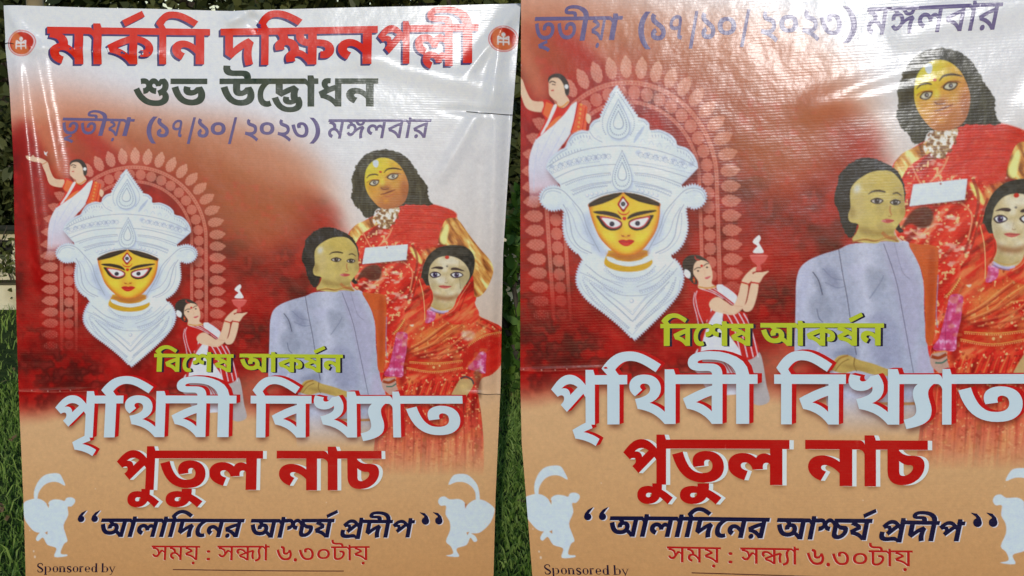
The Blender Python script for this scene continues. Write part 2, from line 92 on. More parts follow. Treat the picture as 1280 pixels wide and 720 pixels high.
 'date': '774,1530 -18,-2 -16,-4 -14,-8 -12,-10 -9,-15 -8,-18 -5,-23 -2,-27 0,-32 37,-10 -1,25 1,21 3,19 4,15 5,13 8,9 9,7 12,4 13,2 9,0 7,-1 7,-2 7,-2 6,-3 5,-4 5,-4 5,-4 3,-6 4,-5 2,-7 3,-6 2,-8 0,-7 0,-7 -2,-6 -2,-4 -3,-4 -5,-3 -5,-2 -5,-1 -6,1 -5,1 -5,3 -4,3 -3,5 -2,5 -1,5 -1,5 0,5 -35,6 0,-5 0,-5 0,-4 1,-5 1,-4 1,-4 3,-9 5,-9 7,-7 7,-6 7,-4 9,-4 9,-3 9,-1 9,0 14,1 12,4 9,5 7,8 6,9 3,10 1,12 -1,13 -3,14 -5,14 -7,12 -8,12 -10,11 -12,9 -13,7 -15,6 -16,3|930,1334 -9,32 -232,-4 10,-33|703,1568 10,-4 10,-5 10,-4 11,-4 11,-5 11,-4 10,-4 11,-4 10,-3 2,28 -7,2 -8,3 -9,2 -8,3 -8,3 -8,3 -8,3 -7,3 -6,3 1,-8 13,1 12,3 11,3 11,4 9,4 9,5 8,5 8,6 6,5 -23,25 -8,-6 -9,-6 -10,-6 -9,-4 -10,-4 -10,-3 -11,-3 -10,-2 -12,-2|995,1533 -17,-2 -16,-4 -13,-8 -11,-10 -10,-15 -7,-18 -4,-22 -2,-27 1,-32 34,-9 0,24 1,21 2,18 3,16 6,12 7,10 9,6 11,4 12,2 8,0 8,-1 7,-2 6,-2 6,-3 5,-3 5,-5 4,-4 3,-5 4,-6 2,-6 2,-7 2,-8 1,-7 0,-6 -2,-6 -2,-5 -7,-6 -5,-2 -5,-1 -6,1 -5,1 -4,3 -4,3 -3,5 -2,5 -1,5 -1,5 0,5 -34,5 0,-5 0,-4 1,-5 0,-4 1,-4 1,-4 4,-9 5,-9 6,-7 6,-6 8,-4 8,-4 9,-2 8,-2 9,0 13,1 11,4 9,5 7,8 5,9 3,10 1,12 -1,13 -3,14 -5,13 -6,13 -8,11 -10,11 -11,9 -12,7 -15,6 -15,3|1146,1339 -9,32 -222,-5 9,-32|1265,1373 -42,-1 -52,177 -50,-1 52,-177 -43,0 9,-32 43,1 0,-12 -2,-11 -5,-10 -7,-8 -9,-7 -8,-6 -8,-6 -10,-4 -11,-3 -12,-2 -13,-2 -15,-1 -10,0 -9,1 -8,1 -7,1 -6,1 -4,2 -4,2 -4,6 0,5 6,2 4,0 6,1 29,0 10,1 9,1 7,2 5,2 4,4 4,4 2,4 1,5 1,6 -1,6 -1,7 -2,9 -31,-1 1,-4 1,-4 -1,-6 -2,-4 -5,-3 -6,-1 -4,0 -25,-1 -9,0 -9,-1 -6,-1 -6,-2 -5,-2 -4,-2 -3,-4 -2,-4 -2,-4 0,-5 1,-5 1,-5 6,-13 10,-10 14,-9 18,-6 22,-4 26,-1 38,4 30,9 34,14 24,19 13,25 0,31 42,1|1435,1345 -9,31 -27,0 -50,175 -27,-1 -4,-11 -5,-10 -5,-9 -7,-8 -8,-7 -9,-6 -10,-5 -11,-4 -13,-3 -1,-36 6,-4 7,-3 6,-4 6,-4 7,-4 6,-4 7,-4 6,-3 7,-4 -5,-5 -6,-6 -7,-4 -7,-4 -7,-4 -9,-3 16,-25 3,8 -26,-1 9,-31|1372,1375 -72,-1 6,0 5,3 5,4 4,4 4,5 4,5 3,5 3,4 2,5 -5,25 -6,3 -6,3 -6,3 -6,4 -7,3 -6,3 -6,4 -5,3 -6,4 9,-1 8,4 9,5 7,5 7,7 7,7 5,9 4,9 4,9 -5,2 1,-5 1,-6 1,-5 2,-6 2,-6 1,-5|1289,1616 -4,0 -6,-6 -1,-5 0,-6 1,-6 3,-6 3,-6 4,-4 5,-4 4,-2 5,-1 4,1 6,6 1,5 0,5 -1,7 -3,6 -3,5 -4,5 -4,4 -5,2|1572,1348 -9,31 -46,-1 -49,174 -54,-1 43,-150 -3,-6 -4,-6 -5,-5 -7,-4 -8,-3 -10,-1 8,-31 6,0 7,1 7,1 6,3 6,4 5,5 3,8 1,-4 0,-4 1,-4 2,-6 7,-25 42,1 4,22|1775,1642 -21,-24 -16,-27 -12,-27 -8,-29 -5,-29 0,-29 4,-30 9,-29 12,-28 15,-26 20,-24 23,-23 52,2 -23,23 -18,25 -15,27 -12,28 -7,28 -4,29 0,28 4,28 8,29 11,28 16,26 19,26|1900,1569 -21,-2 -17,-6 -12,-9 -9,-11 -4,-12 -1,-14 2,-13 4,-11 7,-9 9,-8 12,-7 14,-6 13,39 -5,2 -4,1 -5,5 -2,6 0,4 5,7 4,2 5,2 7,0 11,0 9,-3 8,-4 5,-6 3,-7 2,-8 0,-7 -1,-6 -3,-6 -3,-5 -5,-6 -6,-6 -7,-6 -9,-6 -10,-8 -13,-10 -11,-8 -9,-8 -7,-8 -5,-7 -4,-7 -2,-7 -1,-8 0,-9 1,-6 2,-7 3,-8 4,-7 5,-6 6,-7 36,24 -5,5 -3,6 -2,6 0,6 2,5 4,5 4,3 4,4 6,4 6,6 9,6 9,7 12,9 9,8 9,9 6,8 6,9 3,9 3,10 1,11 0,12 -2,13 -4,12 -6,11 -8,9 -10,8 -12,6 -13,4 -14,2|2107,1468 15,6 -8,4 -9,3 -8,2 -8,1 -8,1 -8,0 -18,-2 -13,-6 -10,-8 -6,-12 -2,-14 2,-16 2,-10 4,-10 5,-9 6,-8 6,-8 8,-7 7,-6 9,-4 9,-4 8,-3 9,-2 9,0 7,1 7,1 6,2 5,2 5,4 3,4 3,5 3,5 1,6 1,8 -1,10 -2,11 -18,98 -1,5 0,4 0,4 2,5 5,3 8,1 -9,34 -11,-2 -8,-2 -7,-2 -6,-4 -3,-5 -2,-6 -1,-8 0,-9 2,-11|2080,1454 7,0 7,-1 6,-1 6,-2 6,-3 6,-3 -8,6 6,-29 1,-7 1,-6 0,-5 0,-4 -2,-6 -4,-4 -4,-2 -7,-1 -4,1 -5,0 -5,2 -4,3 -5,2 -4,4 -4,4 -4,4 -3,5 -3,5 -2,6 -2,6 -1,8 2,7 3,5 6,3 6,2|2394,1573 -20,-2 -15,-5 -12,-9 -8,-11 -4,-13 -2,-14 2,-12 4,-11 6,-9 9,-8 10,-7 13,-6 14,39 -5,1 -4,2 -5,5 -2,5 1,4 1,4 7,5 5,2 7,1 10,-1 8,-2 7,-5 5,-6 3,-7 1,-7 0,-7 -1,-6 -2,-6 -4,-5 -4,-6 -6,-6 -7,-6 -8,-6 -10,-7 -12,-10 -10,-9 -8,-8 -7,-7 -5,-7 -3,-7 -3,-7 -1,-8 0,-8 1,-7 2,-7 3,-7 3,-7 5,-7 5,-6 34,23 -4,6 -4,6 -1,6 0,5 2,5 4,5 7,7 5,4 7,5 7,6 9,7 11,9 9,9 8,8 7,8 5,9 3,9 3,10 1,10 0,12 -2,13 -3,12 -6,11 -7,9 -9,8 -11,6 -12,4 -13,2|2582,1542 -17,-1 -15,-3 -14,-5 -12,-7 -11,-9 -8,-11 -6,-13 -4,-15 0,-17 1,-12 4,-12 6,-12 7,-11 11,-9 12,-8 16,-6 17,-3 21,0 19,1 17,4 14,6 12,8 10,10 7,11 4,13 3,13 1,15 -2,13 -3,12 -6,12 -9,11 -10,9 -13,7 -15,6 -17,3|2590,1423 -9,0 -8,1 -7,3 -7,3 -5,5 -5,6 -3,7 -2,8 -1,9 0,8 1,7 2,6 3,6 4,5 6,4 6,3 8,2 9,1 9,0 9,-2 7,-3 6,-3 6,-5 4,-6 3,-7 2,-8 1,-9 0,-8 -2,-8 -2,-6 -4,-6 -4,-4 -5,-4 -7,-3 -7,-2|2936,1388 1,-7 1,-7 2,-6 3,-7 4,-6 4,-7 31,19 -4,5 -1,6 -1,4 1,6 2,5 7,4 6,2 7,2 9,3 18,7 15,9 10,10 7,13 4,14 1,17 -2,19 -6,17 -10,13 -14,11 -16,6 -20,4 -4,-1 -5,-2 3,-12 12,5 10,6 10,5 9,6 9,6 9,7 9,8 10,9 10,10 -22,32 -11,-11 -10,-11 -11,-9 -11,-8 -11,-8 -11,-7 -11,-6 -12,-5 -13,-6 -13,-5 -14,-4 -14,-4 7,-39 7,2 8,2 8,2 8,2 10,1 10,1 18,-1 14,-3 10,-5 6,-7 4,-8 2,-9 0,-6 -2,-6 -1,-4 -3,-4 -4,-4 -4,-3 -6,-3 -7,-2 -8,-3 -14,-4 -11,-5 -9,-5 -7,-6 -5,-6 -4,-6 -2,-7 -1,-8|3182,1541 -16,-1 -15,-3 -14,-5 -13,-7 -11,-9 -8,-10 -6,-13 -4,-15 -1,-16 1,-13 3,-11 6,-12 7,-11 10,-9 13,-7 15,-6 17,-3 20,-1 20,2 16,4 15,6 12,8 9,9 7,11 5,13 3,13 1,14 -1,13 -3,13 -6,11 -8,11 -10,8 -12,8 -15,5 -17,3|3187,1424 -9,0 -8,1 -7,3 -6,3 -5,5 -5,6 -3,7 -2,8 0,9 0,7 1,7 2,6 4,6 4,5 5,4 7,3 7,2 9,1 10,-1 8,-1 7,-3 6,-3 5,-5 4,-6 3,-7 2,-8 1,-8 -1,-8 -1,-8 -3,-6 -3,-6 -5,-4 -5,-4 -6,-3 -8,-1|3334,1392 0,-7 1,-6 2,-7 3,-6 4,-7 4,-6 31,19 -3,5 -2,5 -1,5 1,6 3,4 7,4 5,2 7,3 10,3 19,7 14,8 11,11 6,12 5,15 1,16 -2,20 -6,16 -10,14 -13,10 -16,6 -20,4 -4,-1 -5,-2 3,-12 11,5 11,6 10,5 10,6 9,6 9,7 9,8 10,9 10,10 -21,32 -11,-12 -11,-10 -11,-9 -11,-8 -11,-8 -11,-7 -12,-6 -12,-5 -13,-6 -13,-5 -14,-4 -15,-4 7,-39 7,2 8,3 8,2 9,1 9,1 10,1 18,-1 14,-3 10,-5 7,-6 4,-8 1,-10 0,-6 -2,-5 -2,-5 -2,-4 -4,-3 -5,-3 -6,-3 -7,-3 -8,-2 -14,-5 -11,-5 -9,-5 -7,-5 -5,-6 -4,-7 -2,-7 -2,-7|3691,1492 0,16 -3,15 -4,14 -7,12 -8,10 -11,8 -13,6 -17,3 -19,1 -14,-1 -13,-3 -13,-4 -13,-5 -12,-8 -11,-10 -10,-13 -10,-15 -9,-18 -8,-22 -8,-25 -7,-29 42,-8 8,30 7,25 8,20 8,17 9,12 10,10 10,6 11,4 12,2 10,0 8,-2 6,-4 6,-5 4,-6 3,-7 2,-9 1,-9 1,-10 -1,-11 -2,-11 -3,-10 -3,-9 -5,-8 -5,-7 -6,-5 -6,-4 -7,-1 -4,0 -7,4 -3,6 -1,4 1,5 2,7 3,6 -43,8 -3,-6 -2,-5 -1,-6 -2,-6 0,-6 -1,-6 1,-9 3,-8 5,-6 6,-5 7,-4 8,-3 9,-2 8,-1 8,0 19,2 16,5 14,8 12,11 10,12 7,14 6,15 3,17|3703,1648 23,-23 19,-24 15,-25 11,-27 6,-27 2,-28 -3,-28 -7,-28 -11,-27 -15,-26 -20,-25 -24,-24 52,2 25,23 21,25 16,26 11,28 7,28 3,28 -2,28 -6,28 -11,27 -15,25 -20,24 -25,22|2283,1328 31,1 -77,321 -35,-2|2786,1329 32,1 -77,322 -35,-1|4161,1358 -5,33 -35,0 -34,199 -36,0 9,-50 2,20 -6,-12 -6,-12 -6,-11 -7,-9 -7,-8 -7,-7 -8,-5 -8,-3 -10,-1 -7,1 -6,2 -6,3 -5,5 -3,6 -2,7 -1,7 2,6 3,5 5,4 7,4 8,4 -17,36 -12,-5 -10,-5 -8,-7 -6,-7 -4,-8 -4,-9 -1,-8 -1,-9 1,-9 3,-12 5,-11 6,-9 8,-7 8,-7 9,-4 9,-4 10,-2 9,0 12,0 11,2 10,4 9,5 8,6 7,8 6,8 6,10 6,11 -7,3 0,-6 1,-6 1,-6 1,-6 1,-6 1,-6 15,-89 -155,0 6,-34|4027,1469 -1,5 -1,4 -34,-8 1,-13 0,-10 -2,-9 -3,-7 -6,-6 -7,-4 -9,-4 -11,-3 -14,-2 13,-32 16,5 12,2 10,3 9,3 8,5 7,5 5,7 4,7 3,8 2,10 0,10 0,12|4200,1561 -10,-1 -8,-3 -8,-5 -6,-8 -6,-9 -6,-12 29,-17 3,6 3,6 6,6 7,2 4,-1 4,-1 4,-2 4,-4 5,-4 5,-5 4,-5 3,-4 2,-4 2,-4 1,-5 1,-4 1,-8 0,-7 -1,-7 -2,-6 -3,-5 -4,-5 -5,-3 -6,-2 -7,0 -5,0 -5,2 -4,2 -5,7 -2,5 0,4 0,5 1,5 -35,6 -1,-5 0,-5 0,-5 0,-4 0,-4 1,-4 2,-9 4,-8 5,-7 7,-6 7,-4 8,-3 9,-3 8,-1 8,-1 14,2 11,3 10,5 8,7 6,9 5,10 3,12 0,13 -1,15 -2,6 -1,7 -2,6 -26,-2 7,-9 9,-9 10,-9 11,-8 12,-7 13,-7 15,-6 16,-5 18,-4 18,26 -6,10 -6,10 -5,10 -3,11 -3,10 -3,10 -1,10 -1,10 0,10 1,10 1,10 1,10 -37,9 -1,-12 -1,-12 0,-12 0,-12 1,-12 2,-13 2,-9 3,-10 3,-11 5,-10 5,-9 6,-10 15,11 -12,2 -11,3 -11,3 -11,5 -10,6 -10,6 -9,7 -9,9 -9,9 -7,9 -7,8 -6,6 -7,5 -6,5 -6,3 -6,2 -7,2|4186,1372 15,5 11,6 8,6 6,6 4,8 2,9 0,10 -36,1 -1,-8 -2,-7 -4,-6 -6,-6 -7,-4 -10,-3|4320,1437 -15,-1 -13,-5 -11,-9 -9,-11 -7,-13 -5,-16 36,-5 1,8 2,7 3,5 3,4 7,5 7,3 4,0 6,-1 5,-2 5,-3 3,-4 2,-4 2,-5 0,-4 -3,-6 -5,-4 -4,-2 42,-4 2,7 1,7 0,4 -1,5 -2,9 -4,8 -5,8 -6,6 -7,4 -8,4 -8,3 -9,2|4414,1359 -5,33 -48,0 -4,-2 -70,0 -4,1 -134,0 6,-33|4672,1359 -6,33 -34,0 -31,195 -36,0 19,-120 4,15 -4,-7 -4,-6 -4,-5 -5,-4 -5,-3 -6,0 -7,0 -6,3 -6,6 -3,4 -2,5 -1,7 -1,4 0,4 0,4 -31,3 0,-9 -1,-8 -2,-7 -3,-6 -4,-5 -5,-4 -5,-3 -6,-1 -6,-1 -5,1 -5,1 -4,1 -4,3 -4,3 -5,7 -1,4 -2,4 0,9 2,8 5,6 6,6 8,5 10,4 -17,34 -11,-4 -10,-5 -9,-7 -8,-7 -6,-8 -4,-9 -3,-10 -1,-11 1,-12 3,-11 4,-10 6,-9 8,-8 8,-7 9,-5 10,-4 10,-2 10,-1 12,1 11,3 9,4 8,5 7,8 7,10 -5,-1 4,-8 5,-6 7,-5 7,-4 7,-2 7,-1 8,1 7,1 6,3 5,4 6,5 5,5 -6,6 0,-5 1,-5 0,-6 1,-5 1,-5 1,-5 4,-25 -195,0 5,-33|4880,1360 -5,32 -34,0 -30,193 -36,0 -6,-13 -8,-12 -9,-12 -11,-11 -12,-9 -13,-8 -15,-7 -15,-5 -17,-4 -9,-39 24,-13 25,-12 26,-12 25,-10 26,-10 26,-8 -9,14 3,-22 -146,0 5,-33|4800,1426 6,9 -17,6 -18,6 -17,8 -17,7 -17,9 -17,8 10,3 11,5 11,5 11,6 10,8 10,8 8,10 8,10 5,12 -5,2 1,-6 0,-5 1,-6 1,-5 0,-7 1,-6|4976,1360 -5,32 -34,0 -29,193 -36,0 26,-166 -2,-7 -3,-6 -4,-6 -5,-4 -6,-3 -8,-1 3,-32 6,0 5,0 5,2 5,3 4,4 4,6 3,8 0,-5 0,-4 1,-4 1,-7 4,-27 27,0 4,24|5183,1361 -4,32 -34,0 -29,190 -35,1 -6,-14 -8,-12 -10,-12 -11,-10 -12,-9 -13,-8 -14,-7 -15,-5 -17,-4 -9,-38 24,-13 24,-12 25,-12 26,-10 26,-10 25,-8 -9,14 3,-21 -145,-1 5,-32|5104,1426 6,9 -17,6 -17,6 -17,7 -17,8 -17,8 -17,9 11,3 10,4 11,5 11,6 10,8 10,8 9,10 7,10 6,12 -5,2 0,-6 1,-5 0,-6 1,-6 1,-6 1,-6|4999,1587 -6,0 -5,-3 -4,-3 -3,-5 -1,-6 0,-7 2,-6 3,-6 4,-5 5,-4 6,-2 6,-1 6,1 5,2 4,4 3,5 1,5 0,7 -2,7 -3,5 -4,5 -5,4 -6,2',
 'special': '1906,4276 -2,46 -38,0 -11,189 -65,0 11,-190 -38,0 3,-46 39,0 -5,-5 -4,-5 -5,-5 -5,-6 -4,-5 -4,-5 16,-19 16,-16 15,-13 15,-10 16,-8 15,-6 16,-3 17,-3 15,0 11,0 10,1 10,2 10,2 10,4 11,4 11,5 11,7 13,7 13,9 15,9 16,12 -27,38 -17,-13 -15,-10 -13,-9 -12,-7 -12,-6 -10,-4 -10,-3 -11,-2 -10,0 -10,0 -10,2 -10,3 -9,5 -8,5 -8,5 -7,7 -6,6 -7,6 3,5 3,4 3,4 3,4 3,4 3,4|2120,4278 -2,46 -31,0 -9,188 -51,0 -9,-12 -9,-12 -11,-10 -11,-9 -12,-8 -12,-7 -14,-5 -15,-5 -16,-4 -16,-52 22,-12 23,-11 24,-11 24,-9 24,-9 24,-7 -6,12 1,-18 -142,-1 2,-46|2034,4372 6,6 -14,4 -12,4 -13,5 -12,6 -13,6 -13,6 9,3 8,3 10,4 9,5 9,6 8,7 8,8 8,8 6,9 -8,1 0,-5 0,-6 0,-6 0,-6 0,-6 1,-5|2243,4279 -2,46 -19,0 -7,5 -7,5 -6,6 -6,7 -6,6 -5,8 -4,7 -4,8 -3,9 -3,9 -2,9 0,9 0,13 1,11 2,9 4,7 4,5 4,4 5,3 5,2 5,0 4,0 4,0 7,-2 7,-4 14,43 -8,4 -6,3 -7,2 -6,1 -7,1 -7,0 -15,-1 -13,-4 -12,-6 -10,-9 -8,-11 -7,-14 -4,-16 -3,-19 0,-21 2,-16 3,-15 5,-15 6,-13 7,-13 9,-11 10,-10 11,-9 11,-6 -20,17 -7,0 -4,1 -4,0 -5,0 -7,0 -27,0 2,-46|2527,4281 -2,46 -35,0 -6,188 -60,-1 7,-190 2,-10 0,-5 0,-5 0,-5 -1,-4 1,-5 0,-4 1,-31 49,0 8,26|2376,4277 10,1 9,2 9,3 8,4 7,5 7,7 7,7 6,8 6,10 -4,55 -9,-15 -8,-13 -10,-12 -10,-9 -11,-5 -12,-2 -6,1 -6,1 -5,3 -4,4 -2,5 -1,7 1,7 3,7 7,4 8,3 11,2 12,2 -7,50 -18,-2 -15,-4 -13,-6 -10,-8 -8,-9 -6,-10 -4,-12 -2,-12 -1,-13 2,-15 3,-12 5,-11 6,-8 7,-8 9,-5 9,-4 10,-2|2271,4276 12,1 11,3 11,4 9,6 9,8 6,9 5,12 3,13 0,16 -1,12 -3,11 -5,11 -7,10 -9,8 -11,8 -13,5 -16,4 -18,1 -2,-50 10,-1 8,-2 7,-1 6,-3 4,-2 3,-4 4,-7 1,-4 -1,-7 -2,-6 -4,-4 -6,-2 -7,-2 -8,-1 -4,0 -5,1 -5,0 -5,1 -5,1 -5,1 -2,-47 5,-1 7,0 6,-1 5,0 6,-1|2773,4283 -1,46 -33,-1 -4,188 -56,0 -11,-11 -12,-10 -13,-8 -13,-8 -15,-6 -15,-6 -16,-5 -17,-4 -19,-3 -18,-48 10,-6 11,-6 13,-6 13,-6 12,-6 12,-5 29,-9 22,31 -10,4 -10,4 -10,4 -10,5 -10,5 -10,4 10,2 10,3 10,3 10,4 11,5 10,5 10,6 9,7 9,7 0,-4 0,-4 0,-4 0,-5 0,-4 0,-4 1,-36 2,-21 0,-5 -1,-5 0,-6 0,-5 0,-6 0,-5 1,-20 -166,-1 1,-46|2545,4316 42,7 14,5 14,6 15,7 15,8 15,8 14,9 14,10 13,11 12,12 -19,36 -10,-10 -11,-9 -13,-9 -13,-9 -15,-8 -15,-8 -15,-7 -15,-6 -15,-6 -15,-5 -15,-4 -13,-4|3221,4278 0,47 -34,0 -2,193 -56,0 -9,-13 -10,-11 -12,-10 -12,-9 -12,-8 -12,-7 25,-36 8,5 9,5 8,6 7,5 6,6 5,6 0,-6 0,-6 0,-6 0,-6 1,-108 -283,-2 1,-47|3002,4489 -22,-1 -21,-5 -19,-7 -18,-10 -16,-15 -15,-18 -13,-22 -12,-26 -10,-31 53,-14 7,21 7,19 8,16 8,14 10,11 10,8 11,6 13,4 15,1 10,-1 9,-1 8,-2 6,-3 6,-4 4,-5 3,-5 2,-7 1,-7 -1,-7 -2,-7 -3,-5 -4,-4 -6,-2 -6,-1 -4,1 -6,3 -4,6 0,4 0,4 1,4 1,4 -52,7 -1,-5 -2,-5 -1,-5 -1,-5 -1,-5 0,-4 1,-11 4,-10 5,-8 6,-7 8,-5 9,-4 10,-3 11,-1 11,-1 17,1 15,4 13,6 12,7 9,10 7,11 6,12 3,13 1,15 -1,13 -4,13 -6,12 -8,11 -11,10 -13,8 -16,6 -20,3|2978,4356 -2,-8 -3,-7 -6,-7 -7,-6 -9,-4 -11,-4 32,-16 18,4 12,6 10,6 8,8 5,8 3,9 2,10|3337,4279 0,47 -34,0 -1,192 -56,0 1,-168 -4,-8 -4,-6 -4,-5 -5,-3 -5,-2 -7,-1 -4,0 0,-47 8,0 5,1 5,2 5,3 4,4 4,6 4,7 -1,-6 0,-4 0,-4 -1,-4 0,-4 1,-26 47,0 8,26|3659,4282 1,46 -122,0 0,24 1,18 1,149 -57,0 -11,-13 -11,-11 -11,-11 -13,-9 -13,-8 -15,-7 -15,-6 -17,-4 -18,-4 -20,-53 24,-12 25,-12 25,-10 26,-10 26,-8 26,-7 -7,10 0,-17 -154,-1 0,-47|3482,4376 8,7 -10,2 -10,3 -9,3 -9,4 -9,3 -9,4 -9,4 -9,4 -9,5 10,2 10,3 10,5 10,5 10,6 10,7 9,7 9,8 8,9 -9,2 0,-5 0,-5 -1,-6 0,-6 0,-6 -1,-6|3646,4423 -1,9 -1,9 -3,8 -4,7 -6,6 -8,6 -9,4 -12,2 -14,1 -6,0 -5,0 -5,-1 -4,0 -5,-1 -4,-1 1,-47 4,1 4,0 5,0 6,0 4,-1 4,-2 3,-7 -1,-10 -5,-6 -8,-6 -11,-6 -14,-4 -17,-4 -1,-45 21,3 18,5 18,7 16,9 13,10 12,11 8,13 5,14|3907,4284 1,46 -34,0 3,190 -56,0 -11,-11 -13,-10 -13,-9 -13,-7 -15,-7 -15,-6 -17,-5 -18,-3 -19,-3 -20,-50 10,-5 12,-7 12,-6 13,-6 12,-6 11,-5 29,-9 23,31 -9,4 -10,4 -10,5 -10,4 -10,5 -9,5 9,2 10,2 11,4 10,4 11,5 10,5 11,6 9,7 9,7 0,-4 0,-4 0,-4 0,-5 -1,-4 0,-4 0,-36 1,-22 0,-5 -1,-5 0,-6 -1,-5 0,-6 0,-5 0,-20 -167,-2 0,-46|3679,4317 43,8 14,5 14,6 15,7 16,7 15,9 15,9 14,11 14,10 12,12 -18,37 -10,-10 -12,-9 -13,-10 -14,-9 -14,-8 -16,-8 -15,-7 -16,-6 -15,-6 -16,-5 -14,-4 -14,-4|3784,4235 132,-62 20,39 -130,65|4157,4286 2,46 -35,0 4,188 -59,0 -2,-75 9,18 -9,-9 -9,-9 -9,-9 -9,-7 -9,-6 -9,-5 -9,-4 -9,-2 -9,-1 -5,0 -4,2 -4,1 -5,7 0,4 1,5 5,7 5,3 6,3 8,4 -25,46 -17,-8 -15,-10 -12,-11 -9,-13 -6,-14 -2,-15 1,-13 3,-11 5,-10 7,-8 9,-6 9,-5 11,-4 11,-2 11,0 11,0 11,2 10,3 11,3 10,5 10,6 10,6 9,8 10,8 -8,4 0,-6 0,-6 -1,-7 0,-6 0,-6 0,-6 -1,-40 -165,-1 0,-46',
